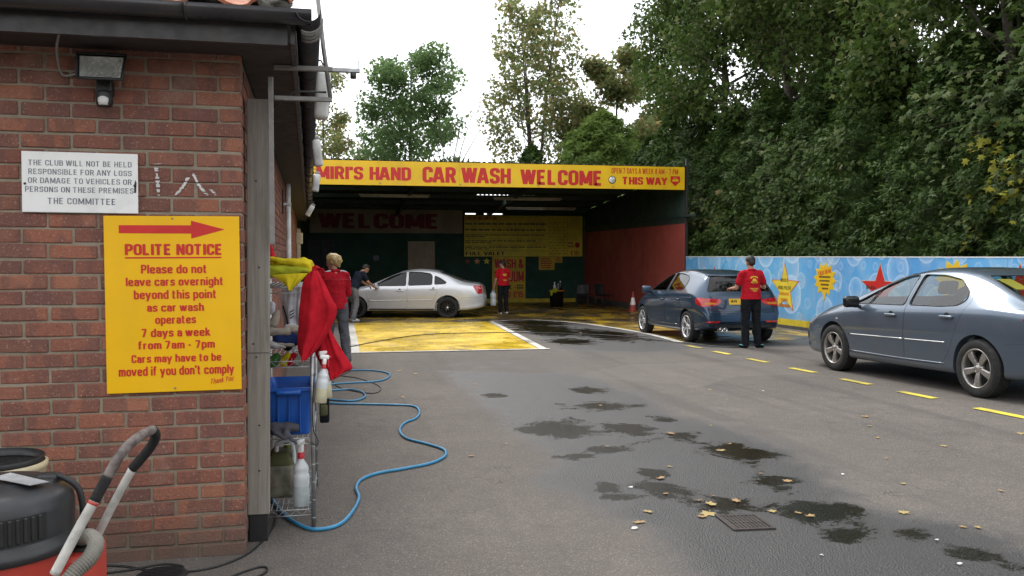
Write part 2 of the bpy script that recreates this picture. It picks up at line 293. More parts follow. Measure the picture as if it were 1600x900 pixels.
class MB:
    def __init__(s): s.v = []; s.f = []; s.s = []; s.mi = []
    def add(s, v, f, smooth=False, mi=0):
        o = len(s.v); s.v += [tuple(p) for p in v]
        for q in f: s.f.append(tuple(i + o for i in q)); s.s.append(smooth); s.mi.append(mi)
        return s
    def box(s, x0, x1, y0, y1, z0, z1, mi=0):
        v = [(x, y, z) for z in (z0, z1) for y in (y0, y1) for x in (x0, x1)]
        return s.add(v, [(0, 2, 3, 1), (4, 5, 7, 6), (0, 1, 5, 4), (2, 6, 7, 3), (0, 4, 6, 2), (1, 3, 7, 5)], False, mi)
    def rbox(s, x0, x1, y0, y1, z0, z1, b=.005, seg=1, mi=0):
        bm = bmesh.new(); bmesh.ops.create_cube(bm, size=1)
        for v in bm.verts: v.co = Vector((x0 + (v.co.x + .5) * (x1 - x0), y0 + (v.co.y + .5) * (y1 - y0), z0 + (v.co.z + .5) * (z1 - z0)))
        bmesh.ops.bevel(bm, geom=bm.edges[:], offset=b, segments=seg, affect='EDGES', profile=.5)
        bm.verts.index_update(); s.add([v.co[:] for v in bm.verts], [[v.index for v in f.verts] for f in bm.faces], seg > 1, mi); bm.free(); return s
    def tube(s, path, r, n=8, caps=True, mi=0, smooth=True):
        P = [Vector(p) for p in path]; m = len(P); rs = r if isinstance(r, (list, tuple)) else [r] * m
        x = None; V = []
        for i, p in enumerate(P):
            d = (P[min(i + 1, m - 1)] - P[max(i - 1, 0)])
            if d.length < 1e-9: d = Vector((0, 0, 1))
            d.normalize()
            if x is None: x, y = rot_frame(d)
            else: x = (x - d * x.dot(d)); x = x.normalized() if x.length > 1e-6 else rot_frame(d)[0]; y = d.cross(x)
            for k in range(n): a = 2 * PI * k / n; V.append(p + (x * math.cos(a) + y * math.sin(a)) * rs[i])
        F = [(i * n + k, i * n + (k + 1) % n, (i + 1) * n + (k + 1) % n, (i + 1) * n + k) for i in range(m - 1) for k in range(n)]
        o = len(s.v); s.add(V, F, smooth, mi)
        if caps:
            s.f += [tuple(o + k for k in reversed(range(n))), tuple(o + (m - 1) * n + k for k in range(n))]; s.s += [False] * 2; s.mi += [mi] * 2
        return s
    def lathe(s, prof, n=24, c=(0, 0, 0), axis='z', mi=0, smooth=True):
        V = []
        for r, h in prof:
            for k in range(n):
                a = 2 * PI * k / n; p = (r * math.cos(a), r * math.sin(a), h)
                if axis == 'x': p = (p[2], p[0], p[1])
                if axis == 'y': p = (p[1], p[2], p[0])
                V.append((p[0] + c[0], p[1] + c[1], p[2] + c[2]))
        F = [(i * n + k, i * n + (k + 1) % n, (i + 1) * n + (k + 1) % n, (i + 1) * n + k) for i in range(len(prof) - 1) for k in range(n)]
        return s.add(V, F, smooth, mi)
    def prism(s, poly, a, b, plane='xz', mi=0):
        """outline extruded from a to b along the axis normal to its plane"""
        n = len(poly)
        def P(p, h): return {'xz': (p[0], h, p[1]), 'yz': (h, p[0], p[1]), 'xy': (p[0], p[1], h)}[plane]
        V = [P(p, a) for p in poly] + [P(p, b) for p in poly]
        F = [tuple(range(n)), tuple(reversed(range(n, 2 * n)))] + [(i, i + n, (i + 1) % n + n, (i + 1) % n) for i in range(n)]
        return s.add(V, F, False, mi)
    def grid(s, nu, nv, fn, smooth=True, mi=0):
        V = [fn(i / nu, j / nv) for j in range(nv + 1) for i in range(nu + 1)]; w = nu + 1
        return s.add(V, [(j * w + i, j * w + i + 1, (j + 1) * w + i + 1, (j + 1) * w + i) for j in range(nv) for i in range(nu)], smooth, mi)
    def mesh(s, name, fixn=False):
        me = bpy.data.meshes.new(name); me.from_pydata(s.v, [], s.f)
        me.polygons.foreach_set('use_smooth', s.s); me.polygons.foreach_set('material_index', s.mi); me.update()
        if fixn:
            bm = bmesh.new(); bm.from_mesh(me); bmesh.ops.recalc_face_normals(bm, faces=bm.faces[:]); bm.to_mesh(me); bm.free()
        return me
    def build(s, name, mats, parent=None, solid=0, fixn=True, **kw):
        o = link(name, s.mesh(name, fixn), mats, parent, **kw)
        if solid:
            md = o.modifiers.new('thick', 'SOLIDIFY'); md.thickness = solid; md.offset = 0
        return o

def link(name, me, mats=None, parent=None, loc=None, rz=None, label=None, cat=None, group=None, kind=None):
    o = bpy.data.objects.new(name, me); COL.objects.link(o)
    if mats is not None and me is not None and not len(me.materials):
        for m_ in (mats if isinstance(mats, (list, tuple)) else [mats]): me.materials.append(M[m_] if isinstance(m_, str) else m_)
    if parent: o.parent = parent
    if loc is not None: o.location = loc
    if rz is not None: o.rotation_euler[2] = rz
    tag(o, label, cat, group, kind); return o
def tag(o, label=None, cat=None, group=None, kind=None):
    for k_, v_ in (('label', label), ('category', cat), ('group', group), ('kind', kind)):
        if v_: o[k_] = v_
    return o
def thing(name, label, cat, loc=(0, 0, 0), rz=0, group=None):
    o = link(name, None, None, None, loc, rz, label, cat, group); o.empty_display_size = .1; return o
def copy_tree(o, parent=None):
    c = o.copy(); COL.objects.link(c); c.parent = parent
    for ch in o.children: copy_tree(ch, c)
    return c
def evaluated(o):
    dg = bpy.context.evaluated_depsgraph_get(); dg.update()
    return bpy.data.meshes.new_from_object(o.evaluated_get(dg))
def drop(o):
    me = o.data; bpy.data.objects.remove(o)
    if me and me.users == 0: (bpy.data.meshes if isinstance(me, bpy.types.Mesh) else bpy.data.curves).remove(me)

def fillet(P, r, closed=False, k=4):
    P = [np.array(p, float) for p in P]; n = len(P); out = []
    for i in range(n):
        if not closed and i in (0, n - 1): out.append(P[i]); continue
        a, b, c = P[i - 1], P[i], P[(i + 1) % n]; la, lc = np.linalg.norm(a - b), np.linalg.norm(c - b); q = min(r, la * .49, lc * .49)
        s_, e = b + (a - b) / max(la, 1e-9) * q, b + (c - b) / max(lc, 1e-9) * q
        out += [s_ * (1 - t) ** 2 + b * 2 * t * (1 - t) + e * t * t for t in np.linspace(0, 1, k + 1)]
    return out
GLYPHS = {
 'A': '0.2,0 2,10;4.4,0 2.6,10;1,3 3.6,3', 'B': '.8,0 .8,10;~.8,9.2 3.7,9.2 3.7,5.3 .8,5.3;~.8,5.3 4,5.3 4,.8 .8,.8', 'C': '~4,6.6 4,9.2 .8,9.2 .8,.8 4,.8 4,3.4', 'D': '.8,0 .8,10;~.8,9.2 4.1,9.2 4.1,.8 .8,.8',
 'E': '.8,0 .8,10;.8,9.2 4,9.2;.8,5.1 3.6,5.1;.8,.8 4,.8', 'F': '.8,0 .8,10;.8,9.2 4,9.2;.8,5 3.6,5', 'G': '~4,6.8 4,9.2 .8,9.2 .8,.8 4,.8 4,4.6;2.5,4.6 4.8,4.6', 'H': '.8,0 .8,10;4.1,0 4.1,10;.8,5.1 4.1,5.1', 'I': '.8,0 .8,10',
 'K': '.8,0 .8,10;.9,3.6 4,10;2,5.6 4.3,0', 'L': '.8,0 .8,10;.8,.8 3.9,.8', 'M': '.8,0 .8,10;5.8,0 5.8,10;1,9.6 3.3,1.2;5.6,9.6 3.3,1.2', 'N': '.8,0 .8,10;4.3,0 4.3,10;1,9.6 4.1,.4', 'O': '@.8,.8 .8,9.2 4.2,9.2 4.2,.8',
 'P': '.8,0 .8,10;~.8,9.2 4,9.2 4,4.5 .8,4.5', 'R': '.8,0 .8,10;~.8,9.2 4,9.2 4,4.8 .8,4.8;2.7,4.8 4.2,0', 'S': '~4,7 4,9.2 .8,9.2 .8,5.5 4,4.8 4,.8 .8,.8 .8,3.1', 'T': '0,9.2 4.4,9.2;2.2,0 2.2,9.2', 'U': '~.8,10 .8,.8 4.2,.8 4.2,10',
 'V': '.3,10 2.1,.2;4.3,10 2.5,.2', 'W': '.3,10 1.7,.2;3.3,10 2.0,.2;3.5,10 4.8,.2;6.5,10 5.1,.2', 'X': '.3,0 4.3,10;.3,10 4.3,0', 'Y': '.2,10 2.3,4.6;4.4,10 2.3,4.6;2.3,5 2.3,0', '&': '~4.6,.2 1.2,6.6 1.2,9.2 3.3,9.2 3.3,6.6 .8,3.8 .8,.8 3.6,.8 4.5,4',
 '0': '@.8,.8 .8,9.2 4,9.2 4,.8', '1': '2.2,0 2.2,10;2.2,8.6 .6,7.6', '2': '~.8,7 .8,9.2 4,9.2 4,5.8 .9,1.6 .8,.8;.2,.8 4.4,.8', '4': '3.3,0 3.3,10;3.2,9.6 .6,3;.2,2.8 4.6,2.8', '5': '3.9,9.2 1,9.2;1,10 .9,5;~.9,5.4 4,5.8 4,.8 .8,.8 .8,2.6', '7': '.2,9.2 4.4,9.2;4,9 1.8,0', '8': '@1,5.2 1,9.2 3.8,9.2 3.8,5.2;@.8,.8 .8,5.2 4,5.2 4,.8',
 '\u00a3': '~4,7.2 4,9.2 1.5,9.2 1.5,.8;.3,.8 4.4,.8;.4,4.8 3.2,4.8', '%': '@.6,6.2 .6,9.3 2.2,9.3 2.2,6.2;@3.8,.7 3.8,3.8 5.4,3.8 5.4,.7;4.8,10 1.2,0', '-': '.2,4 2.4,4', "'": '.7,10 .6,7.2', ' ': '',
 'a': '~.9,5 .9,6.5 3.6,6.5 3.6,0;~3.6,4 .8,4 .8,.7 3.6,.7', 'b': '.8,0 .8,10;~.8,6.5 3.9,6.5 3.9,.7 .8,.7', 'c': '~3.8,4.8 3.8,6.5 .8,6.5 .8,.7 3.8,.7 3.8,2.4', 'd': '3.9,0 3.9,10;~3.9,6.5 .8,6.5 .8,.7 3.9,.7', 'e': '~.8,3.6 3.9,3.6 3.9,6.5 .8,6.5 .8,.7 3.8,.7 3.8,2', 'f': '~1.3,0 1.3,9.3 3,9.3;.1,6.5 2.8,6.5',
 'g': '~3.9,7.2 3.9,-2.2 .9,-2.2 .9,-1.2;~3.9,6.5 .8,6.5 .8,.7 3.9,.7', 'h': '.8,0 .8,10;~.8,6.5 3.8,6.5 3.8,0', 'i': '.8,0 .8,7.2;.8,8.5 .8,10', 'k': '.8,0 .8,10;.9,2.8 3.5,7.2;1.8,4.4 3.9,0', 'l': '.8,0 .8,10', 'm': '.8,0 .8,7.2;~.8,6.5 3.4,6.5 3.4,0;~3.4,6.5 6,6.5 6,0', 'n': '.8,0 .8,7.2;~.8,6.5 3.8,6.5 3.8,0',
 'o': '@.8,.7 .8,6.5 3.9,6.5 3.9,.7', 'p': '.8,-2.8 .8,7.2;~.8,6.5 3.9,6.5 3.9,.7 .8,.7', 'r': '.8,0 .8,7.2;~.8,5.2 1.2,6.5 2.8,6.5', 's': '~3.5,5.2 3.5,6.5 .8,6.5 .8,3.9 3.6,3.4 3.6,.7 .8,.7 .8,2.1', 't': '~1.2,9.4 1.2,.7 2.8,.7;.1,6.5 2.7,6.5', 'u': '~.8,7.2 .8,.7 3.8,.7;3.8,0 3.8,7.2', 'v': '.3,7.2 2,.2;4,7.2 2.3,.2', 'w': '.3,7.2 1.5,.2;2.9,7.2 1.8,.2;3.0,7.2 4.1,.2;5.7,7.2 4.4,.2', 'y': '.3,7.2 2.2,.4;4.1,7.2 1.4,-2.7'}
def lettering(parent, text, x0, x1, z0, z1, y, mt, name='lettering', bold=.02, thick=.0008, shear=0, ry=0, plane='xz'):
    """sign-writer's block letters as thin ribbons fitted to a box on the sign face (facing -y, or -x for plane 'yz')"""
    T = (1.0 + 22 * bold) / 2; V = []; F = []; L = []; cx = 0.; lay = 0; brk = [0]
    for chr_ in text:
        if chr_ == ' ': cx += 2.6; brk.append(len(F)); continue
        wmax = 0
        for st in GLYPHS[chr_].split(';'):
            cl, rd = st[0] == '@', st[0] == '~'; P = [tuple(float(v) for v in q.split(',')) for q in st.lstrip('@~').split()]; wmax = max(wmax, max(p[0] for p in P))
            if cl: P = fillet(P, 1.9, True); P.append(P[0])
            elif rd: P = fillet(P, 1.9)
            P = [np.array(p, float) for p in P]; n = len(P); o = len(V); lay = (lay + 1) % 3
            for i, p in enumerate(P):
                a = P[i - 1] if i else (P[-2] if cl else None); b = P[i + 1] if i < n - 1 else (P[1] if cl else None)
                d = (p - a) / (np.linalg.norm(p - a) + 1e-9) if a is not None else 0; e = (b - p) / (np.linalg.norm(b - p) + 1e-9) if b is not None else 0
                q = d + e; q = q / (np.linalg.norm(q) + 1e-9); k_ = np.array([-q[1], q[0]]) * T
                if not cl and not rd and abs(q[0]) > .05 and abs(q[1]) > .3: k_ = np.array([T / abs(q[1]) * (-1 if q[1] > 0 else 1), 0])   # diagonals end flush with the line of writing
                for s_ in (1, -1): V.append((cx + p[0] + s_ * k_[0], p[1] + s_ * k_[1])); L.append(lay)
            F += [(o + 2 * i, o + 2 * i + 2, o + 2 * i + 3, o + 2 * i + 1) for i in range(n - 1)]
        cx += wmax + .8 + .7
    A = np.array(V); A[:, 0] += A[:, 1] * shear; lo, hi = A.min(0), A.max(0); u = (A[:, 0] - lo[0]) / (hi[0] - lo[0]) * (x1 - x0); h = (A[:, 1] - lo[1]) / (hi[1] - lo[1]) * (z1 - z0)
    if ry:
        c_, s_ = math.cos(ry), math.sin(ry); a, b = u - (x1 - x0) / 2, h - (z1 - z0) / 2; u, h = a * c_ - b * s_ + (x1 - x0) / 2, a * s_ + b * c_ + (z1 - z0) / 2
    W = [(x0 + a, y - thick - l * .0003, z0 + b) if plane == 'xz' else (y - thick - l * .0003, x1 - a, z0 + b) for a, b, l in zip(u, h, L)]
    brk.append(len(F))
    for a, b in zip(brk[:-1], brk[1:]):      # one part for each word
        fs = F[a:b]; ids = sorted({i for f in fs for i in f}); mp = {v: i for i, v in enumerate(ids)}
        me = bpy.data.meshes.new(name); me.from_pydata([W[i] for i in ids], [], [tuple(mp[i] for i in f) for f in fs]); me.update(); link(name, me, mt, parent)

def boolean(me, cutters, op='DIFFERENCE'):
    o = bpy.data.objects.new('b', me); COL.objects.link(o); cs = []
    for c in cutters:
        co = bpy.data.objects.new('c', c); COL.objects.link(co); cs.append(co)
        md = o.modifiers.new('b', 'BOOLEAN'); md.operation = op; md.object = co; md.solver = 'EXACT'
    out = evaluated(o); bpy.data.objects.remove(o)
    for c in cs: drop(c)
    return out

def chaikin(P, it=2, closed=False):
    P = [np.array(p, float) for p in P]
    for _ in range(it):
        Q = [] if closed else [P[0]]
        for i in range(len(P) if closed else len(P) - 1):
            a, b = P[i], P[(i + 1) % len(P)]; Q += [a * .75 + b * .25, a * .25 + b * .75]
        if not closed: Q.append(P[-1])
        P = Q
    return P
def catmull(P, k=6):
    P = [Vector(p) for p in P]; out = []
    for i in range(len(P) - 1):
        a, b, c, d = P[max(i - 1, 0)], P[i], P[i + 1], P[min(i + 2, len(P) - 1)]
        for j in range(k):
            t = j / k; out.append(.5 * ((2 * b) + (c - a) * t + (2 * a - 5 * b + 4 * c - d) * t * t + (3 * b - a - 3 * c + d) * t ** 3))
    out.append(P[-1]); return out
def star(cx, cy, r, ri, n=5, a0=PI / 2, sx=1, sy=1):
    return [(cx + sx * (r if k % 2 == 0 else ri) * math.cos(a0 + PI * k / n), cy + sy * (r if k % 2 == 0 else ri) * math.sin(a0 + PI * k / n)) for k in range(2 * n)]
# ------------------------------------------------------------------ ground
def pip(px, py, poly):
    ins = np.zeros(px.shape, bool); d = np.full(px.shape, 1e9); n = len(poly)
    for i in range(n):
        (ax, ay), (bx, by) = poly[i], poly[(i + 1) % n]
        c = ((ay > py) != (by > py)) & (px < (bx - ax) * (py - ay) / ((by - ay) if by != ay else 1e-9) + ax); ins ^= c
        t = np.clip(((px - ax) * (bx - ax) + (py - ay) * (by - ay)) / ((bx - ax) ** 2 + (by - ay) ** 2), 0, 1)
        d = np.minimum(d, np.hypot(px - ax - t * (bx - ax), py - ay - t * (by - ay)))
    return np.where(ins, d, -d)
def ground():
    xs = np.unique(np.concatenate([np.array([-400, -150, -60, -25, -12, -6]), np.arange(-3, 12.01, .075), np.array([15, 20, 30, 60, 150, 400])]))
    ys = np.unique(np.concatenate([np.array([-150, -50, -20, -8, -3, 0, 1.5]), np.arange(2.6, 27.01, .085), np.array([30, 34, 38, 45, 60, 100, 250, 700])]))
    X, Y = np.meshgrid(xs, ys); Z = SL * np.clip(Y, -8, 45)
    me = bpy.data.meshes.new('ground'); nx = len(xs); ny = len(ys)
    co = np.stack([X, Y, Z], -1).reshape(-1, 3)
    idx = np.arange(nx * ny).reshape(ny, nx); q = np.stack([idx[:-1, :-1], idx[:-1, 1:], idx[1:, 1:], idx[1:, :-1]], -1).reshape(-1, 4)
    me.vertices.add(len(co)); me.vertices.foreach_set('co', co.ravel()); me.loops.add(q.size); me.loops.foreach_set('vertex_index', q.ravel().astype(np.int32))
    me.polygons.add(len(q)); me.polygons.foreach_set('loop_start', np.arange(0, q.size, 4, dtype=np.int32)); me.update(calc_edges=True)
    damp_poly = [(1.5, 12.6), (3.3, 11.8), (3.5, 9.72), (3.3, 8.2), (3.6, 7.37), (3.6, 6.42), (3.2, 4.9), (3.5, 4.3), (3.75, 3.4), (3.6, 2.3), (1.5, 2.4), (1.58, 3.91), (1.62, 4.35), (1.5, 5.25), (1.28, 5.89), (1.4, 6.2), (1.6, 6.5), (1.55, 7.75), (1.5, 9.79)]
    wet2 = [(3.9, 15.2), (4.5, 23.7), (5.4, 24.4), (6.4, 22.0), (6.7, 18.5), (6.5, 15.2), (5.6, 14.4), (4.6, 14.6)]
    wet3 = [(-1., 20.), (-1., 38.), (10.5, 38.), (10.5, 15.), (6.4, 15.), (6.6, 19.), (4.3, 24.), (.3, 24.), (.25, 20.)]
    px, py = co[:, 0], co[:, 1]
    damp = np.clip(.5 + pip(px, py, damp_poly) / .55, 0, 1)
    for w, s_ in ((wet2, .8), (wet3, .8)): damp = np.maximum(damp, np.clip(.5 + pip(px, py, w) / s_, 0, 1))
    damp = np.maximum(damp, .55 * np.clip(1 - np.hypot((px - 2.6) / 2.0, (py - 13.2) / 2.2), 0, 1))
    pud = np.zeros(len(co))
    for (x, y, rx, ry) in [(1.96, 7.77, .31, .31), (2.76, 8.95, .29, .23), (2.97, 10.16, .15, .24), (1.78, 9.99, .1, .17), (2.56, 7.64, .19, .26), (3.09, 8.06, .1, .16), (2.95, 7.25, .13, .12), (3.14, 6.47, .22, .26), (2.94, 5.56, .15, .1), (2.12, 6.78, .16, .1), (1.79, 6.59, .12, .09), (1.75, 5.59, .08, .15), (2.19, 5.91, .09, .12), (2.1, 5.46, .14, .2), (1.77, 5.35, .13, .08), (2.74, 4.8, .23, .18), (2.34, 5.01, .15, .11), (2.18, 5.17, .1, .09), (2.71, 4.33, .11, .09), (3.06, 4.27, .08, .07), (3.12, 3.9, .11, .07), (4.9, 20.5, .6, 1.8), (5.8, 18.6, .5, 1.4), (4.6, 17., .35, .6), (5.2, 23., .6, .9)]:
        pud = np.maximum(pud, np.clip(1.2 - .55 * np.hypot((px - x) / (rx * 1.15), (py - y) / (ry * 1.15)), 0, 1))
    for path in ([(2.76, 8.95), (1.96, 7.77), (2.6, 7.6), (3.1, 6.5), (2.95, 5.6), (2.7, 4.85), (3.0, 4.3), (3.25, 3.6)], [(2.7, 4.8), (2.1, 5.4), (1.8, 5.45)], [(1.75, 6.6), (2.2, 6.8), (2.9, 7.2)]):
        for (ax, ay), (bx, by) in zip(path[:-1], path[1:]):
            t_ = np.clip(((px - ax) * (bx - ax) + (py - ay) * (by - ay)) / ((bx - ax) ** 2 + (by - ay) ** 2), 0, 1); pud = np.maximum(pud, .5 * np.clip(1.25 - np.hypot(px - ax - t_ * (bx - ax), py - ay - t_ * (by - ay)) / .22, 0, 1))
    for nme, arr in (('damp', damp), ('puddle', pud)):
        a = me.attributes.new(nme, 'FLOAT', 'POINT'); a.data.foreach_set('value', arr.astype(np.float32))
    link('ground', me, 'tarmac', kind='structure', label='grey brown tarmac yard with wet streaks running to a drain')
ground()
def sheet(name, poly, mt, label, h=.004):
    me = MB().add([(x, y, gz(y) + h) for x, y in poly], [tuple(range(len(poly)))]); return me.build(name, mt, kind='structure', label=label, fixn=False)
sheet('bay_floor_paint', [(.43, 15.62), (3.6, 15.58), (4.12, 23.9), (.52, 24.1)], 'floor_yellow', 'worn yellow painted wash bay in front of the shed')
sheet('shed_floor_paint', [(-.95, 24.25), (4.25, 24.02), (5.5, 24.5), (6.5, 22.1), (6.8, 19), (6.65, 16.4), (9.0, 16.4), (10.2, 17.2), (10.5, 26), (10.5, 37.1), (-.95, 37.1)], 'floor_shed', 'wet yellow painted floor of the wash shed')
def stripe(path, w, label, mt='floor_white', name='painted_line', h=.008):
    P = [Vector((x, y)) for x, y in path]; L, Rr = [], []
    for i, p in enumerate(P):
        d = (P[min(i + 1, len(P) - 1)] - P[max(i - 1, 0)]).normalized(); n = Vector((-d.y, d.x)) * w / 2; L.append(p + n); Rr.append(p - n)
    V = [(a.x, a.y, gz(a.y) + h) for a in L] + [(a.x, a.y, gz(a.y) + h) for a in Rr]; n = len(P)
    MB().add(V, [(i, i + n, i + n + 1, i + 1) for i in range(n - 1)]).build(name, mt, kind='structure', label=label, fixn=False)
stripe([(.37, 15.42), (.41, 18), (.46, 24.1)], .14, 'white line along the left edge of the yellow bay')
stripe([(.30, 15.52), (3.78, 15.48)], .13, 'white line across the near edge of the yellow bay', h=.012)
stripe([(3.68, 15.55), (3.9, 19), (4.2, 23.9)], .14, 'white line along the right edge of the yellow bay')
stripe([(4.2, 24.0), (4.9, 24.3), (5.5, 24.42), (6.1, 23.4), (6.45, 22.1), (6.65, 20.5), (6.74, 19), (6.7, 17.5), (6.58, 16.3)], .16, 'curved white line bounding the wet yellow floor on the right')
for i, y in enumerate((15.3, 14.1, 12.8, 11.45, 10.15, 8.95, 7.65, 6.4)):
    P = [(6.42, y + .3), (6.45, y - .3)] if y != 7.65 else [(6.42, y + .33), (6.46, y - .36)]
    stripe(P, .115, 'yellow dash of the broken line beside the parked cars', 'dash_yellow', 'line_dash')

# ------------------------------------------------------------------ brick clubhouse
club = thing('brick_clubhouse', 'red brick clubhouse with dark eaves and clay pantile roof', 'building', (-.44, 4.66, 0), R(1.43))
ZB = -.07; NC = 34
core = MB().box(-4.6, -.006, .0065, .2, -.3, 2.62).build('front_wall', 'mortar', club)
BR = []
for k in range(12):
    for w in (.215, .1025):
        m_ = MB().rbox(-w / 2, w / 2, 0, .1, 0, .065, .0045)
        m_.v = [(x + random.uniform(-.0016, .0016), y + random.uniform(-.0012, .0012), z + random.uniform(-.0026, .0026)) for x, y, z in m_.v]
        me = m_.mesh('brick', True); me.materials.append(M['brick']); BR.append(me)
extra = MB(); exr = []
for i in range(NC):
    z = ZB + i * .075; x = 0.; first = True
    while x > -4.55:
        w = .1025 if (first and i % 2) else .215
        jit = random.uniform(-.005, .005); dy = random.uniform(-.0035, .003)
        if x > -1.78:
            o = link('brick', random.choice(BR[1::2] if w < .2 else BR[0::2]), None, core); o.location = (x - w / 2, dy, z + jit * .5); o.rotation_euler[1] = random.uniform(-.009, .009); o.rotation_euler[2] = random.uniform(-.009, .009); o.scale = (random.uniform(.965, 1.0), 1, random.uniform(.94, 1.03))
        else:
            n0 = len(extra.f); extra.box(x - w, x, dy, .1, z, z + .065); exr += [random.random()] * (len(extra.f) - n0)
        x -= w + .010; first = False
ex = extra.build('brick_run', 'brick', core, kind='stuff', fixn=False); a = ex.data.attributes.new('rnd', 'FLOAT', 'FACE'); a.data.foreach_set('value', exr)
side = MB().box(-.2, -.010, .205, 21.6, -.6, 2.5).build('side_wall', 'mortar', club)
sb = MB(); sr = []
for i in range(-4, NC - 1):
    z = ZB + i * .075; y = .1125 if i % 2 else .225 + .0
    while y < 21.4:
        if not (8.6 < y < 9.9 and .75 < z < 1.95):
            n0 = len(sb.f); sb.box(-.1, random.uniform(-.002, .002), y, y + .215, z, z + .065); sr += [random.random()] * (len(sb.f) - n0)
        y += .225
so = sb.build('brick_run', 'brick', side, kind='stuff', fixn=False); a = so.data.attributes.new('rnd', 'FLOAT', 'FACE'); a.data.foreach_set('value', sr)
MB().box(-.06, -.03, 8.62, 9.98, .76, 1.98).build('window_pane', 'glass_dark', side)
wf = MB()
for (y0, y1, z0, z1) in ((8.6, 10.0, .74, .80), (8.6, 10.0, 1.94, 2.0), (8.6, 8.66, .8, 1.94), (9.94, 10., .8, 1.94), (9.27, 9.33, .8, 1.94)): wf.box(-.07, .015, y0, y1, z0, z1)
wf.build('window_frame', 'cream_paint', side)
dp = MB(); dp.tube([(.06, 7.4, 2.38), (.06, 7.4, .0)], .034, 10); 
for z in (2.1, 1.2, .4): dp.box(.0, .1, 7.36, 7.44, z, z + .03)
dp.build('downpipe', 'white_plastic', side)
MB().rbox(-.05, .09, 20.9, 21.05, -.4, 2.2, .01).build('door_post', 'cream_paint', side)
MB().rbox(-.02, .16, 19.5, 19.75, 1.75, 2.05, .02).build('junction_box', 'cream_paint', side)
for (y, z, l) in ((6.6, 1.95, .3), (8.2, 1.4, .9)): MB().tube([(.012, y, z + l), (.014, y + .02, z + l * .5), (.012, y, z)], .008, 6).build('wall_cable', 'cable_black', side)
# chalk smears on the brickwork
ch = [[(-.402, 1.872), (-.396, 1.80), (-.392, 1.735)], [(-.255, 1.825), (-.28, 1.78), (-.315, 1.738)], [(-.232, 1.848), (-.205, 1.79), (-.165, 1.74)], [(-.15, 1.77), (-.12, 1.735)], [(-.415, 1.888), (-.385, 1.892)]]
for path in ch:
    c_ = MB(); P = catmull([(x, 0, z) for x, z in path], 9)
    for j in range(len(P) - 1):
        if random.random() < .82:
            w = random.uniform(.004, .011); p, q = P[j], P[j + 1]; c_.add([(p.x - w, -.0042, p.z), (p.x + w, -.0042, p.z + random.uniform(-.003, .003)), (q.x + w * .8, -.0042, q.z), (q.x - w * .8, -.0042, q.z)], [(0, 1, 2, 3)])
    c_.build('chalk_mark', 'litter', core, fixn=False)
# eaves
EX, EY = .268, -.36
fa = MB().box(-4.6, EX - .035, EY, EY + .022, 2.415, 2.56).build('fascia', 'fascia', club)
MB().box(EX - .022, EX, EY + .023, 21.4, 2.425, 2.56).build('fascia', 'fascia', club)
MB().box(-4.6, EX - .024, EY + .023, .009, 2.432, 2.444).build('soffit', 'soffit', club)
MB().box(.004, EX - .024, .010, 21.4, 2.432, 2.444).build('soffit', 'soffit', club)
def gutter_prof(n=9): return [(math.cos(PI + PI * k / n) * .056, math.sin(PI + PI * k / n) * .056) for k in range(n + 1)]
g = MB(); pr = gutter_prof(); V = []
for x in (-4.6, EX + .075):
    V += [(x, EY - .06 + a_, 2.556 + b_) for a_, b_ in pr]
g.add(V, [(i, i + 1, i + 11, i + 10) for i in range(9)], True)
g.build('gutter', 'gutter', club, solid=.004)
g = MB(); V = []
for y in (EY - .115, 21.4): V += [(EX + .06 + a_, y, 2.556 + b_) for a_, b_ in pr]
g.add(V, [(i, i + 1, i + 11, i + 10) for i in range(9)], True); g.build('gutter', 'gutter', club, solid=.004)
for x in (-1.0, -.2, -1.8): MB().tube([(x, EY - .06 + a_ * 1.1, 2.556 + b_ * 1.1) for a_, b_ in pr], .006, 6).build('gutter_bracket', 'gutter', club)
for k in range(18):
    y = -.2 + k * 1.1; MB().tube([(EX + .06 + a_ * 1.12, y, 2.556 + b_ * 1.12) for a_, b_ in pr], .007, 6).build('gutter_bracket', 'gutter', club)
for k in range(7):
    y = -.40 + k * .035; MB().tube([(EX + .06 + a_ * 1.16, y + .01 * math.sin(k * 3), 2.556 + b_ * 1.2 - .02) for a_, b_ in pr[3:]], .004, 5).build('wire_tie', 'cable_grey', club)
# roof: sheets under individual pantiles on the front slope
sl = math.tan(R(30))
roof = MB().add([(-4.6, EY - .02, 2.566), (EX + .0, EY - .02, 2.566), (EX - 3, EY + 3, 2.566 + 3 * sl), (-4.6, EY + 3, 2.566 + 3 * sl), (EX + .0, 21.4, 2.566), (EX - 3, 21.4, 2.566 + 3 * sl)], [(0, 1, 2, 3), (1, 4, 5, 2)]).build('roof', 'soffit', club, solid=.012)
def tile_fn(u, v):
    x = -.135 + .29 * u; prof = .026 * math.sin(u * 2 * PI * .93 + .5) + (.012 if u > .9 else 0)
    return (x, v * .34, prof + .03)
tm = MB().grid(14, 3, tile_fn); top = len(tm.v)
tm.grid(14, 3, lambda u, v: (lambda p: (p[0], p[1], p[2] - .017))(tile_fn(u, v)))
w = 15; tm.add([tm.v[i] for i in range(15)] + [tm.v[top + i] for i in range(15)], [(i, i + 1, i + 16, i + 15) for i in range(14)], False)
tme = tm.mesh('roof_tile', True); tme.materials.append(M['tile'])
for row in range(4):
    for k in range(14):
        x = -.05 - k * .26 - row * .27 * .0
        if x > EX - .28 - row * .26: continue
        o = link('roof_tile', tme, None, roof); o.location = (x + random.uniform(-.006, .006), EY - .105 + row * .27, 2.557 + row * .27 * sl + random.uniform(-.003, .003)); o.rotation_euler = (R(30) - .07, random.uniform(-.02, .02), random.uniform(-.02, .02))
hc = MB()
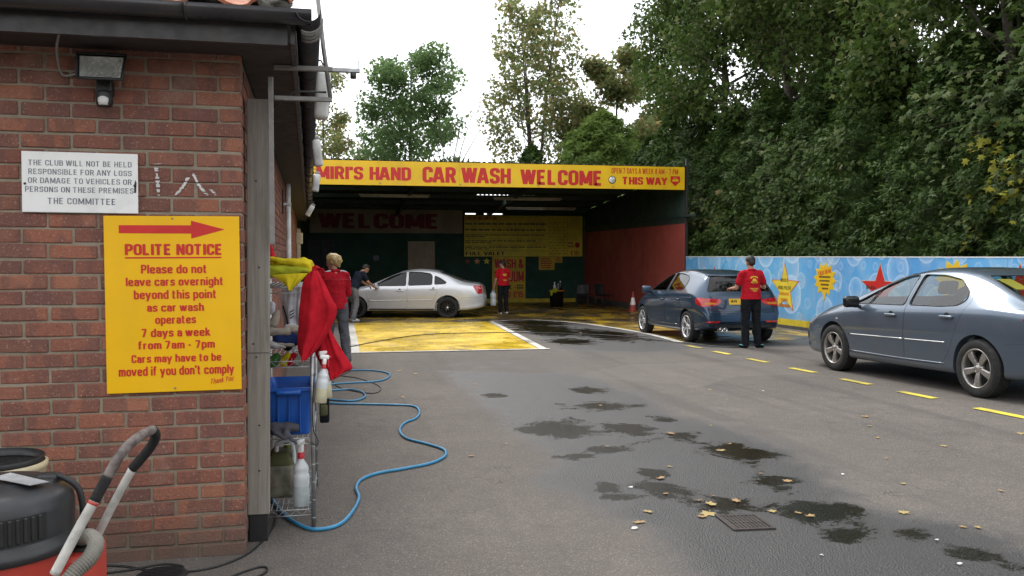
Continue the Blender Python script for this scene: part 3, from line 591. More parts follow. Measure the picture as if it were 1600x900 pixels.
for k in range(5):
    m_ = MB().grid(6, 10, lambda u, v: (EX - .10 - .25 * k * .7 - .13 * math.cos(v * 7 + k), EY - .03 + .25 * k * .7 + u * .2, 2.60 + .1 * k + .05 * math.sin(v * PI) + .018 * math.sin(u * 9 + v * 13 + k)))
    hc.add(m_.v, m_.f, True)
# bedded hip end: a lump of lichened mortar with a broken ridge tile
bm = bmesh.new(); bmesh.ops.create_icosphere(bm, subdivisions=4, radius=1)
for v in bm.verts:
    n_ = mnoise.noise(v.co * 2.3) * .35 + mnoise.noise(v.co * 7) * .14; c_ = v.co * (1 + n_); v.co = (EX - .13 + c_.x * .105, EY + .06 + c_.y * .10, 2.63 + c_.z * .075)
me = bpy.data.meshes.new('hip_mortar'); bm.to_mesh(me); bm.free(); me.polygons.foreach_set('use_smooth', [True] * len(me.polygons)); link('hip_mortar', me, 'lichen_mortar', roof)
MB().grid(10, 4, lambda u, v: (EX - .05 - .02 * v + .035 * math.cos(u * PI), EY - .01 + v * .2, 2.60 + .03 * math.sin(u * PI) + v * .11)).build('hip_tile', 'tile', roof, solid=.014)

# ------------------------------------------------------------------ signs on the clubhouse wall
def wall_at(x, y, z=0): return club.matrix_basis @ Vector((x, y, z)) if False else Matrix.Translation(club.location) @ Matrix.Rotation(R(1.43), 4, 'Z') @ Vector((x, y, z))
def on_wall(name, label, cat, x, z, y=0): return thing(name, label, cat, wall_at(x, y, z), R(1.43))
t = on_wall('notice_board', 'white metal disclaimer notice with grey capitals above the yellow sign', 'sign', -1.0, 1.648)
MB().rbox(0, .515, -.016, -.010, 0, .288, .002).build('panel', 'sign_white', t)
t.rotation_euler[1] = R(.3)
for i, (s_, a, b) in enumerate((('THE CLUB WILL NOT BE HELD', .03, .487), ('RESPONSIBLE FOR ANY LOSS', .03, .487), ('OR DAMAGE TO VEHICLES OR', .028, .487), ('PERSONS ON THESE PREMISES', .015, .495), ('THE COMMITTEE', .112, .412))):
    z = (.222, .180, .138, .096, .040)[i]; lettering(t, s_, a, b, z, z + (.0265 if i < 4 else .030), -.016, 'ink_grey', bold=.004)
for x in (.014, .50): MB().lathe([(0, -.020), (.005, -.020), (.006, -.016)], 10, (x, 0, .135), 'y').build('screw', 'rust_iron', t)
MB().add([(.497, -.0168, .10), (.507, -.0168, .10), (.509, -.0168, .15), (.503, -.0168, .163), (.498, -.0168, .14)], [(0, 1, 2, 3, 4)]).build('rust_stain', 'rust_iron', t, fixn=False)
t = on_wall('notice_board', 'tall yellow POLITE NOTICE sign with red arrow and red lettering', 'sign', -.640, .770)
MB().rbox(0, .628, -.014, -.008, 0, .864, .002).build('panel', 'sign_yellow', t)
t.rotation_euler[1] = R(-.25)
SW, SH = .628, .864
def ypx(x, y): return ((x - 343) / 465 * SW, SH - (y - 248) / 597 * SH)
ar = [ypx(*p) for p in ((394, 279), (640, 279), (640, 263), (757, 293), (640, 324), (640, 307), (394, 306))]
MB().prism(ar, -.0152, -.0142).build('arrow', 'sign_red', t)
for s_, x0, x1, y0, y1 in (('POLITE NOTICE', 413, 744, 342, 380), ('Please do not', 466, 690, 412, 442), ('leave cars overnight', 414, 747, 455, 492), ('beyond this point', 440, 722, 498, 536), ('as car wash', 484, 680, 543, 571), ('operates', 511, 652, 586, 620), ('7 days a week', 464, 702, 628, 664), ('from 7am - 7pm', 452, 716, 670, 705), ('Cars may have to be', 428, 738, 716, 750), ("moved if you don't comply", 384, 783, 756, 796)):
    a = ypx(x0, y1); b = ypx(x1, y0); lettering(t, s_, a[0], b[0], a[1], b[1], -.0145, 'sign_red', bold=.034 if s_[0] != 'P' or 'Please' in s_ else .042)
a = ypx(413, 391); b = ypx(744, 386); MB().box(a[0], b[0], -.0152, -.0142, a[1], b[1]).build('underline', 'sign_red', t)
a = ypx(698, 818); b = ypx(782, 800); lettering(t, 'Thank You', a[0], b[0], a[1], b[1], -.0145, 'sign_red', bold=.01, shear=.4, ry=R(8))
for x, z in ((.314, .852), (.314, .018)): MB().lathe([(0, -.0175), (.004, -.0175), (.005, -.014)], 8, (x, 0, z), 'y').build('screw', 'grey_steel', t)

# floodlight with motion sensor
t = on_wall('floodlight', 'small halogen floodlight with black motion sensor under the eaves', 'lamp', -.62, 2.26)
m_ = MB(); m_.add([(-.095, -.16, .005), (.095, -.16, .005), (.105, -.105, .125), (-.105, -.105, .125), (-.06, -.05, .03), (.06, -.05, .03), (.07, -.03, .11), (-.07, -.03, .11)], [(4, 5, 6, 7), (0, 4, 7, 3), (1, 2, 6, 5), (0, 1, 5, 4), (3, 7, 6, 2)])
m_.build('housing', 'black_plastic', t, solid=.004)
fr = MB(); Q = [Vector(p) for p in ((-.098, -.163, .002), (.098, -.163, .002), (.108, -.107, .128), (-.108, -.107, .128))]
fr.tube(Q + [Q[0]], .0065, 6); fr.box(-.02, .02, -.115, -.10, .122, .136); fr.build('bezel', 'black_plastic', t)
m_ = MB(); m_.add([(-.088, -.150, .012), (.088, -.150, .012), (.096, -.105, .115), (-.096, -.105, .115), (-.05, -.085, .045), (.05, -.085, .045), (.05, -.07, .085), (-.05, -.07, .085)], [(0, 1, 5, 4), (1, 2, 6, 5), (2, 3, 7, 6), (3, 0, 4, 7), (4, 5, 6, 7)]); m_.build('reflector', 'reflector', t)
m_ = MB(); m_.add([(-.092, -.1575, .008), (.092, -.1575, .008), (.101, -.108, .119), (-.101, -.108, .119)], [(0, 1, 2, 3)]); m_.build('glass_pane', 'glass_clear', t, fixn=False)
m_ = MB(); m_.rbox(-.035, .035, -.075, 0, -.055, .02, .008, 2); m_.build('bracket', 'black_plastic', t)
sn = MB().lathe([(.0, -.115), (.030, -.115), (.038, -.10), (.038, -.055), (.03, -.04), (0, -.04)], 16, (.005, -.085, 0)).build('sensor', 'black_plastic', t)
MB().lathe([(.0, -.112), (.022, -.110), (.026, -.095), (.026, -.078), (.02, -.07)], 14, (.005, -.103, 0)).build('sensor_lens', 'white_plastic', sn)
MB().tube(catmull([(-.12, -.33, .19), (-.17, -.2, .13), (-.195, -.06, .07), (-.18, -.02, .035), (-.09, -.03, .06)], 6), .006, 6).build('supply_cable', 'cable_grey', t)

# weathered post, steel bracket, lamps along the eaves
t = thing('wooden_post', 'tall weathered grey timber board standing at the brick corner', 'post', (-.39, 4.88, gz(4.88)))
MB().rbox(-.062, .052, -.03, .03, .145, 2.325, .004).build('upper_board', 'wood', t)
t.rotation_euler[1] = R(.5)
MB().rbox(-.052, .042, -.022, .05, -.02, .143, .003).build('foot', 'black_plastic', t)
for z in (.38, .62, .98, 1.05, 1.45, 1.9): MB().lathe([(0, -.0325), (.005, -.0325), (.005, -.03)], 8, (random.uniform(-.03, .03), 0, z), 'y').build('nail', 'rust_iron', t)
MB().box(-.062, .052, -.0315, -.0302, 1.0, 1.0035).build('board_joint', 'soffit', t)
t = thing('steel_bracket', 'grey steel bracket with arms and leaning pole below the gutter end', 'bracket', (-.307, 4.80, 1.5))
m_ = MB(); m_.rbox(-.013, .013, -.012, .012, 0, .86, .002); m_.build('upright', 'grey_steel', t)
MB().rbox(.014, .315, .02, .045, .905, .93, .003).build('arm', 'grey_steel', t)
MB().rbox(.014, .31, .02, .045, .748, .772, .003).build('arm', 'grey_steel', t)
m_ = MB(); m_.tube([(.232, .035, 1.36), (.268, .033, 1.02), (.302, .03, .765)], .0115, 6); m_.build('leaning_pole', 'grey_steel', t)
m_ = MB(); m_.rbox(.30, .455, .022, .048, .905, .928, .003); m_.build('cross_bar', 'galvanised', t)
m_ = MB(); m_.lathe([(.0, 0), (.016, 0), (.016, .03), (0, .03)], 8, (.42, .035, .875)); m_.tube([(.445, .035, .93), (.446, .035, .97)], .003, 5); m_.build('clamp', 'dark_steel', t)
MB().tube([(.0, .03, .70), (.12, .04, .80), (.28, .04, .80)], .006, 5).build('stay', 'dark_steel', t)
for i, (x, y, zc, h, w_) in enumerate(((-.052, 5.3, 2.36, .27, .085), (-.135, 8.6, 2.40, .25, .085), (-.215, 12.6, 2.44, .24, .095), (-.42, 17.5, 2.30, .22, .1))):
    t = thing('eaves_lamp', 'white plastic lamp housing hung on the side gutter, %s from the bracket' % ('nearest', 'second', 'third', 'farthest')[i], 'lamp', (x, y, zc), R(1.43), 'lamps along the side eaves')
    t.rotation_euler[1] = R((4, -6, 8, 30)[i])
    MB().rbox(-w_ / 2, w_ / 2, -.045, .045, -h / 2, h / 2, .022, 3).build('diffuser', 'white_plastic', t)
    MB().rbox(-w_ / 2 + .012, w_ / 2 - .012, -.03, .03, h / 2 - .004, h / 2 + .035, .008, 2).build('cap', 'cable_grey', t)
    MB().tube([(0, 0, h / 2 + .03), (-.02, .02, h / 2 + .07), (-.10, .02, h / 2 + .06)], .006, 6).build('hook', 'dark_steel', t)

# ------------------------------------------------------------------ wash shed
SY, SB, SX0, SX1 = 26.0, 37.2, -1.05, 10.6
shed = thing('wash_shed', 'open fronted wash shed with dark green back and red side wall', 'shed', (0, 0, 0))
def rz_(y): return 4.13 - .0655 * (y - SY)
MB().box(SX0, SX1, SB, SB + .15, -.7, 3.18).build('back_wall', 'green_wall', shed)
MB().box(SX0, 5.45, SB + .01, SB + .14, 3.183, 3.40).build('back_wall_header', 'green_wall', shed)
MB().box(5.46, 7.04, SB + .02, SB + .13, 3.235, 3.40).build('back_wall_header', 'beam', shed)
MB().box(5.9, 6.25, SB + .03, SB + .12, 3.183, 3.234).build('back_wall_header', 'beam', shed)
MB().box(7.05, SX1, SB + .01, SB + .14, 3.183, 3.40).build('back_wall_header', 'green_wall', shed)
rw = MB().box(SX1, SX1 + .1, SY + .02, SB - .02, -.7, 2.44).build('side_wall', 'red_wall', shed)
for k in range(1, 9):
    y = SY + k * 1.25; MB().box(SX1 - .003, SX1 - .0005, y, y + .006, -.35, 2.44).build('panel_joint', 'banner_maroon', rw)
MB().box(SX1 + .02, SX1 + .09, SY + .02, SB - .02, 2.702, 3.36).build('upper_cladding', 'roof_sheet', shed); MB().add([(SX1 + x, y, z) for x in (.02, .09) for y, z in ((SY + .02, 3.362), (SB - .02, 3.362), (SY + .02, 4.08))], [(0, 1, 2), (3, 5, 4), (0, 3, 4, 1), (1, 4, 5, 2), (2, 5, 3, 0)]).build('gable_cladding', 'roof_sheet', shed)
MB().box(SX1 + .01, SX1 + .09, SY + .02, SB - .02, 2.442, 2.618).build('upper_cladding', 'beam', shed)
MB().box(SX1 - .3, SX1 - .002, SY + 1.2, SB - .05, -.6, gz(SY) + .10).build('kerb', 'concrete', shed)
MB().rbox(SX1 - .02, SX1 + .12, SY - .6, SB, 2.62, 2.70, .01).build('side_rail', 'beam', shed)
MB().box(SX0 - .1, SX0, 22.5, SB, -.7, 3.6).build('left_wall', 'green_wall', shed)
def roof_strip(x0, x1, y0, y1, nm='roof_sheet'):
    n = int((x1 - x0) / .04); m_ = MB()
    m_.grid(n, 2, lambda u, v: (x0 + (x1 - x0) * u, y0 + (y1 - y0) * v, rz_(y0 + (y1 - y0) * v) + .022 * math.sin((x0 + (x1 - x0) * u) * 2 * PI / .16) + .05)); m_.build(nm, 'roof_sheet', shed, solid=.004)
roof_strip(SX0 - .1, 5.3, SY - .06, SB + .5); roof_strip(7.5, SX1 + .15, SY - .06, SB + .5)
roof_strip(5.3, 7.5, SY - .06, 33.0); roof_strip(5.3, 7.5, 33.4, SB + .5)
for y in (27.5, 29.3, 31.1, 32.9, 34.7, 36.5): MB().box(SX0, SX1 + .1, y, y + .07, rz_(y) - .12, rz_(y) + .02).build('purlin', 'beam', shed)
for x in (SX0 + .3, 2.6, 6.4, SX1 - .02):
    V = [(x - .05, SY + .12, rz_(SY) - .30), (x + .05, SY + .12, rz_(SY) - .30), (x + .05, SB, rz_(SB) - .30), (x - .05, SB, rz_(SB) - .30)]; V += [(a_, b_, c_ + .175) for a_, b_, c_ in V]
    MB().add(V, [(0, 1, 2, 3), (4, 7, 6, 5), (0, 4, 5, 1), (1, 5, 6, 2), (2, 6, 7, 3), (3, 7, 4, 0)]).build('rafter', 'beam', shed)
MB().rbox(10.62, 10.70, SY - .06, SY + .02, -.45, 4.42, .006).build('corner_post', 'dark_steel', shed)
for k in range(34): MB().rbox(-.3 + k * .32, -.27 + k * .32, SY - .03, SY + .0, 4.17, 4.19 + .02 * random.random(), .003).build('roof_bolt', 'galvanised', shed)
MB().rbox(3.05, 4.16, SB - .05, SB - .003, gz(SB), 2.05, .004).build('door', 'door_beige', shed)
for x in (-.98, -.44): MB().rbox(x, x + .5, SB - .06, SB - .003, gz(SB), 2.1, .005).build('glazed_door', 'cloth_grey', shed)
MB().box(-.95, .05, SB - .08, SB - .062, 2.12, 2.2).build('door_header', 'beam', shed)
MB().box(SX0, SX1 - .31, SB - .014, SB - .004, gz(SB) + .0, gz(SB) + .16).build('skirting_paint', 'kerb_yellow', shed)
for (x, c_, r_) in ((5.55, 'sign_red_faded', .12), (5.95, 'lamp_amber', .15), (6.35, 'board_yellow', .15)):
    MB().prism(star(x, 1.22, r_, r_ * .45), SB - .012, SB - .006).build('painted_star', c_, shed)
MB().lathe([(0, -.012), (.12, -.012), (.13, -.006)], 20, (1.75, SB, 1.35), 'y').build('wall_badge', 'ink_grey', shed)

# fascia sign
t = thing('fascia_sign', 'long yellow fascia sign with red CAR WASH WELCOME lettering over the shed', 'sign', (0, SY - .1, 3.46))
FW = 10.62
for k in range(5):
    x0 = -1.0 + k * (FW + .94) / 5; MB().box(x0 + .002, x0 + (FW + .94) / 5 - .002, 0, .04, 0, .69).build('sign_panel', 'fascia_yellow', t)
    MB().lathe([(0, -.006), (.02, -.006), (.02, 0)], 8, (x0 + .03, 0, .06), 'y').build('fixing', 'grey_steel', t)
def fx(x, y): return (-.28 + (x - 110) / (1540 - 110) * 10.82, .69 * (1 - (y - (46 + (x - 110) * .0245)) / (107 - (x - 110) * .012)))
def ftxt(s_, x0, x1, y0, y1, m__='sign_red', b=.045):
    a = fx(x0, y1); c = fx(x1, y0); lettering(t, s_, a[0], c[0], a[1], c[1], -.003, m__, bold=b)
ftxt("MIRI'S", 90, 262, 76, 130); ftxt('HAND', 285, 441, 79, 134); ftxt('CAR WASH', 484, 827, 83, 144); ftxt('WELCOME', 864, 1191, 94, 151)
ftxt('OPEN 7 DAYS A WEEK 8 AM - 7 PM', 1234, 1514, 89, 105, b=.015); ftxt('THIS WAY', 1280, 1470, 122, 150)
c_ = fx(1237, 131); MB().lathe([(0, -.006), (.11, -.006), (.11, -.003)], 24, (c_[0], 0, c_[1]), 'y').build('round_badge', 'sign_white', t)
MB().lathe([(.098, -.008), (.118, -.008)], 24, (c_[0], 0, c_[1]), 'y').build('badge_ring', 'ink_black', t)
m_ = MB()
for dx, dz, w_, h_ in ((-.055, -.012, .03, .026), (-.012, -.006, .02, .014), (.02, -.012, .04, .022), (-.012, -.06, .024, .012)): m_.box(c_[0] + dx, c_[0] + dx + w_, -.0085, -.0065, c_[1] + dz, c_[1] + dz + h_)
m_.build('badge_mark', 'ink_grey', t); MB().box(c_[0] - .02, c_[0] + .02, -.0085, -.0065, c_[1] + .055, c_[1] + .078).build('badge_mark', 'ink_black', t)
c_ = fx(1502, 134); cx, cz = c_
MB().prism([(cx - .15, cz + .13), (cx + .15, cz + .13), (cx + .15, cz - .02), (cx + .17, cz - .02), (cx, cz - .17), (cx - .17, cz - .02), (cx - .15, cz - .02)], -.006, -.003).build('arrow_badge', 'sign_red', t)
MB().prism([(cx - .1, cz - .03), (cx - .1, cz + .02), (cx - .06, cz + .035), (cx - .04, cz + .085), (cx + .04, cz + .085), (cx + .06, cz + .035), (cx + .1, cz + .02), (cx + .1, cz - .03)], -.008, -.0062).build('car_symbol', 'fascia_yellow', t)
MB().prism([(cx - .04, cz + .035), (cx - .028, cz + .07), (cx + .028, cz + .07), (cx + .04, cz + .035)], -.0095, -.0082).build('car_symbol', 'sign_red', t)

# WELCOME banner, price board, posters inside
t = thing('welcome_banner', 'faded cream banner with maroon WELCOME across the back wall', 'banner', (-.9, SB - .12, 2.38))
MB().box(0, 6.22, 0, .03, 0, .96).build('cloth_panel', 'banner_cream', t)
lettering(t, 'WELCOME', .32, 5.15, .18, .80, -.003, 'banner_maroon', bold=.05)
t = thing('price_board', 'wide yellow price board with rows of small print and FULL VALET', 'sign', (5.38, SB - .16, 1.42))
BW, BH = 5.1, 1.72; PX = lambda x: (x - 100) / 745 * BW; PZ = lambda y: BH * (1 - (y - 60) / 262)
MB().rbox(0, BW, 0, .04, 0, BH, .004).build('panel', 'board_yellow', t)
lettering(t, 'FULL VALET', PX(108), PX(348), PZ(314), PZ(292), -.003, 'ink_black', bold=.03)
def words(y, h, x0, x1, mt, nm='print_row'):
    m_ = MB(); x = x0
    while x < x1:
        w_ = min(random.uniform(12, 46), x1 - x); xx = x
        while xx < x + w_ - 3: m_.box(PX(xx), PX(xx + 4.6), -.003, -.001, PZ(y + h * random.uniform(.8, 1)), PZ(y + h * random.uniform(0, .15))); xx += 6.2
        x += w_ + 7
    m_.build(nm, mt, t)
words(66, 24, 108, 300, 'sign_red_faded')
for y, e in ((106, 612), (144, 612), (180, 600), (218, 548), (258, 615)):
    words(y, 16 if y < 160 else 9, 106, e, 'ink_black')
    if y > 160: words(y + 12, 8, 106, 106 + random.uniform(90, 170), 'ink_black')
for x in (628, 655, 685, 720, 748): MB().box(PX(x), PX(x + 1.2), -.003, -.001, .05, BH - .05).build('column_rule', 'ink_black', t)
for y in (135, 172, 210, 250, 286): MB().box(PX(104), PX(745), -.0042, -.0031, PZ(y), PZ(y - 1.1)).build('row_rule', 'ink_black', t)
for y in (100, 150, 190, 228, 265, 300):
    for x in (636, 664, 694, 726): words(y, 8, x, x + 14, 'sign_red_faded', 'price_mark')
lettering(t, '£15', PX(770), PX(818), PZ(312), PZ(286), -.004, 'sign_red', bold=.03)
MB().lathe([(0, -.004), (.11, -.004), (.11, -.001)], 20, (PX(812), 0, PZ(248)), 'y').build('red_roundel', 'sign_red_faded', t); words(228, 14, 752, 792, 'sign_red_faded'); words(250, 14, 752, 792, 'sign_red_faded')
t = thing('wash_poster', 'tall yellow poster with red WASH and VACUUM lettering', 'poster', (6.58, SB - .06, gz(SB) + .14))
MB().box(0, 1.43, 0, .03, 0, 1.80).build('panel', 'poster_yellow', t)
QZ = lambda y: 1.80 * (1 - (y - 325) / 263); QX = lambda x: (x - 285) / 200 * 1.43
for s_, x0, x1, y0, y1, mt in (('WASH &', 297, 472, 340, 396, 'sign_red'), ('VACUUM', 297, 475, 415, 480, 'sign_red'), ('E -', 385, 425, 500, 524, 'ink_black'), ('£12 £15', 340, 472, 540, 578, 'sign_red')): lettering(t, s_, QX(x0), QX(x1), QZ(y1), QZ(y0), -.003, mt, bold=.04)
m_ = MB()
for r_, (y0, y1) in enumerate(((498, 507), (511, 525))):
    for k in range(4): m_.box(QX(434 + 10 * k), QX(440.5 + 10 * k), -.004, -.001, QZ(y1), QZ(y0))
m_.build('print_row', 'ink_black', t)
for i, (x0, x1, z0, z1) in enumerate(((8.6, 9.28, .85, 1.41), (9.29, 9.62, 1.15, 1.41))):
    t = thing('small_notice', ('small square yellow notice below the price board', 'tiny yellow notice tucked below the price board beside another')[i], 'notice', (x0, SB - .05, z0))
    MB().box(0, x1 - x0, 0, .02, 0, z1 - z0).build('panel', 'poster_yellow', t)
    m_ = MB()
    for k in range(5): m_.box(.06, (x1 - x0) * random.uniform(.7, .92), -.002, -.0005, (z1 - z0) * (.12 + .17 * k), (z1 - z0) * (.2 + .17 * k))
    m_.build('print_row', 'sign_red_faded', t)
for i, (x0, x1, y, w_) in enumerate(((.9, 3.3, 31.0, 'left'), (5.6, 8.1, 31.4, 'right'), (6.6, 9.4, 34.2, 'rear'))):
    t = thing('batten_light', 'unlit fluorescent batten hung from the shed roof, %s one' % w_, 'light', (x0, y, rz_(y) - .36), 0, 'battens under the shed roof')
    MB().rbox(0, x1 - x0, -.04, .04, .05, .11, .006).build('casing', 'cream_paint', t); MB().tube([(.05, 0, .025), (x1 - x0 - .05, 0, .025)], .02, 8).build('tube', 'white_plastic', t)
    for x in (.2, x1 - x0 - .2): MB().tube([(x, 0, .11), (x, 0, .3)], .006, 5).build('hanger', 'dark_steel', t)

# ------------------------------------------------------------------ printed hoarding on the right
hd = thing('printed_hoarding', 'blue bubble print hoarding with stars along the yard edge', 'hoarding', (10.6, 0, 0))
HY0, HY1, HT = 4.0, 25.86, 1.41
MB().add([(0, HY0, gz(HY0) + .22), (0, HY1, gz(HY1) + .22), (0, HY1, HT), (0, HY0, HT), (.03, HY0, gz(HY0) + .22), (.03, HY1, gz(HY1) + .22), (.03, HY1, HT), (.03, HY0, HT)], [(0, 1, 2, 3), (4, 7, 6, 5), (0, 4, 5, 1), (1, 5, 6, 2), (2, 6, 7, 3), (3, 7, 4, 0)]).build('printed_board', 'bubbles', hd)
def strip(y0, y1, x0, x1, a, b, nm, mt): MB().add([(x, y, gz(y) + h) for x in (x0, x1) for y in (y0, y1) for h in (a, b)], [(0, 2, 3, 1), (4, 5, 7, 6), (0, 1, 5, 4), (2, 6, 7, 3), (1, 3, 7, 5), (0, 4, 6, 2)]).build(nm, mt, hd)
strip(HY0, HY1, -.012, .028, .075, .218, 'yellow_skirting', 'kerb_yellow'); strip(HY0, HY1, -.05, .12, -.1, .072, 'concrete_base', 'concrete')
MB().box(-.006, .04, HY0, HY1, HT + .001, HT + .02).build('top_rail', 'sign_white', hd)
for y in np.arange(HY0 + 1.2, HY1, 2.44): MB().box(-.0012, -.0003, y, y + .005, gz(y) + .22, HT).build('panel_joint', 'ink_grey', hd)
for y in np.arange(HY0 + .4, HY1, 2.4): MB().rbox(.035, .11, y, y + .07, gz(y), HT - .03, .004).build('back_post', 'wood', hd)
def stars(poly, mt, edge, d=.004, gr=1.07):
    cy = sum(p[0] for p in poly) / len(poly); cz = sum(p[1] for p in poly) / len(poly)
    MB().prism([(cy + (a - cy) * gr, cz + (b - cz) * gr) for a, b in poly], -d, -.0005, 'yz').build('star_edge', edge, hd); MB().prism(poly, -d - .002, -d - .0003, 'yz').build('star_print', mt, hd)
def clip_top(P): return [(a, min(b, HT - .02)) for a, b in P]
stars(star(19.72, .66, .66, .27, sx=1.0, sy=.9), 'board_yellow', 'sign_red')
for s_, z, h, mt in (('WASH &', .82, .085, 'ink_black'), ('HAND POLISH', .64, .085, 'ink_black')):
    w_ = .34 if 'W' == s_[0] else .62; lettering(hd, s_, 19.74 - w_ / 2, 19.74 + w_ / 2, z, z + h, -.0065, mt, plane='yz', bold=.01)
for z, w_ in ((.50, .42), (.36, .34), (.22, .5)):
    m_ = MB(); y = 19.74 - w_ / 2
    while y < 19.74 + w_ / 2: m_.box(-.0075, -.0062, y, y + .035, z, z + .07); y += .05
    m_.build('print_row', 'lamp_amber', hd)
stars(star(17.95, .93, .42, .30, 12, .1, 1.05, .86), 'plate_yellow', 'board_yellow'); MB().prism([(18.02, .72), (17.86, .68), (18.0, .40)], -.0055, -.0043, 'yz').build('speech_tail', 'plate_yellow', hd)
lettering(hd, 'TAXI DEAL', 17.68, 18.22, 1.04, 1.13, -.0065, 'sign_red', plane='yz', bold=.02, ry=R(10))
for k in range(4):
    m_ = MB(); y = 17.72 + .03 * k
    while y < 18.18 - .04 * k: m_.box(-.0075, -.0062, y, y + .03, .96 - .085 * k, 1.0 - .085 * k); y += .042
    m_.build('print_row', 'ink_black', hd)
stars(star(15.92, .78, .62, .25, sx=1.05, sy=.8), 'sign_red', 'cream_paint')
m_ = MB()
for k in range(6): m_.box(-.0082, -.0063, 16.34 - .055 * k, 16.37 - .055 * k, .775 + .01 * (k % 2), .85 - .012 * (k % 3))
m_.build('print_row', 'ink_black', hd)
stars(star(23.75, .80, .42, .17, sy=.85), 'sign_red', 'cream_paint'); stars(star(13.75, 1.0, .46, .32, 12, .1, 1.1, .8), 'plate_yellow', 'board_yellow'); stars(star(12.25, .85, .55, .22, sy=.85), 'sign_red', 'cream_paint')
# ------------------------------------------------------------------ cars
def smooth_profile(P, it=2):
    Q = np.array(chaikin(P, it)); return Q[:, 0], Q[:, 1]
class Shell:
    """car skin swept through cross sections; forward is +y, ground at z = 0"""
    def __init__(s, S):
        s.S = S; g = {}
        for k in ('top', 'wid', 'belt', 'roofw', 'bot'):
            a, b = smooth_profile(S[k], 3 if k == 'top' else 2); g[k] = (a[::-1], b[::-1])
        s.g = g; a, b = g['top']; seg = np.hypot(np.diff(a), np.diff(b)); L = np.concatenate([[0], np.cumsum(seg)])
        ys = np.interp(np.linspace(0, L[-1], 92), L, a); keep = [ys[0]]
        for y in ys[1:]:
            if y - keep[-1] > .004: keep.append(y)
        s.ys = keep; rings = [s.section(y) for y in keep]; n = len(rings[0]); m = MB(); V = []
        for y, r in zip(keep, rings):
            V += [(-x, y, z) for x, z in r] + [(x, y, z) for x, z in reversed(r[1:-1])]
        w = 2 * n - 2
        F = [(i * w + k, i * w + (k + 1) % w, (i + 1) * w + (k + 1) % w, (i + 1) * w + k) for i in range(len(keep) - 1) for k in range(w)]
        m.add(V, F, True); m.f += [tuple(range(w)), tuple(reversed(range((len(keep) - 1) * w, len(keep) * w)))]; m.s += [False] * 2; m.mi += [0, 0]
        s.me = m.mesh('shell', True); s.me.calc_loop_triangles()
        vn = [v.normal.copy() for v in s.me.vertices]; s.tri = [tuple(t.vertices) for t in s.me.loop_triangles]; s.co = [v.co.copy() for v in s.me.vertices]; s.vn = vn
        s.bvh = BVHTree.FromPolygons(s.co, s.tri)
    def f(s, k, y): return float(np.interp(y, *s.g[k]))
    def section(s, y, inset=0, floor=None):
        w = s.f('wid', y); zt = s.f('top', y); zb = s.f('bot', y); zs = min(s.f('belt', y), zt - .045); wr = min(s.f('roofw', y), w * .93); cab = min(1, max(0, (zt - zs - .08) / .3))
        ws = w * (.955 - .0 * cab); ze = zt - (.03 + .03 * cab); zm = zb + (zs - zb) * .52
        c = s.S.get('crease', .0)
        if inset:
            i = inset; return chaikin([(0, floor), (w - .12, floor), (w - .10, zs - .08), (ws - .06, zs), ((ws + wr) / 2 - .05, (zs + ze) / 2), (wr - .045, ze - .03), (wr * .8, zt - .035 - .01), (.4 * wr, zt - .035), (0, zt - .035)], 2)
        P = [(0, zb), (.6 * w, zb), (.92 * w, zb + .005), (.972 * w, zb + .06), (.965 * w, zb + .15), (.992 * w, zm - .02), (w, zm + .08), (.988 * w, zs - .10), (.972 * w, zs - .03), (ws, zs), ((ws + wr) / 2 + .012 * cab, (zs + ze) / 2), (wr + .006, ze - .012), (wr * .955, ze + .012), (wr * .8, zt - .012), (.4 * wr, zt), (0, zt)]
        return chaikin(P, 2)
    def nrm(s, p):
        loc, _, i, d = s.bvh.find_nearest(p)
        if loc is None: return None, 9
        a, b, c = s.tri[i]; A, B, C = s.co[a], s.co[b], s.co[c]; v0, v1, v2 = B - A, C - A, loc - A
        d00, d01, d11, d20, d21 = v0.dot(v0), v0.dot(v1), v1.dot(v1), v2.dot(v0), v2.dot(v1); den = d00 * d11 - d01 * d01
        if abs(den) < 1e-14: return s.vn[a], d
        v = (d11 * d20 - d01 * d21) / den; w = (d00 * d21 - d01 * d20) / den
        return (s.vn[a] * (1 - v - w) + s.vn[b] * v + s.vn[c] * w).normalized(), d
    def finish(s, me):
        """paint outside, dark inside; outside keeps the smooth normals of the uncut skin"""
        cache = {}; nl = []; mi = []
        for p in me.polygons:
            n_, d_ = s.nrm(p.center); out = d_ < .004 and n_.dot(p.normal) > .55; mi.append(0 if out else 1)
            for li in p.loop_indices:
                vi = me.loops[li].vertex_index
                if out:
                    if vi not in cache: cache[vi] = s.nrm(me.vertices[vi].co)
                    a, dd = cache[vi]; nl.append(a if dd < .004 and a.dot(p.normal) > .5 else p.normal.copy())
                else: nl.append(p.normal.copy())
        me.polygons.foreach_set('use_smooth', [True] * len(me.polygons)); me.polygons.foreach_set('material_index', mi)
        me.normals_split_custom_set(nl); me.update(); return me
    def hit(s, a, b, axis):
        o, d = {'L': ((-3, a, b), (1, 0, 0)), 'B': ((a, -5, b), (0, 1, 0)), 'F': ((a, 5, b), (0, -1, 0)), 'T': ((a, b, 4), (0, 0, -1))}[axis]
        loc, n_, i, _ = s.bvh.ray_cast(Vector(o), Vector(d))
        if loc is None: return None
        return loc, (n_ if n_.dot(Vector(d)) < 0 else -n_)
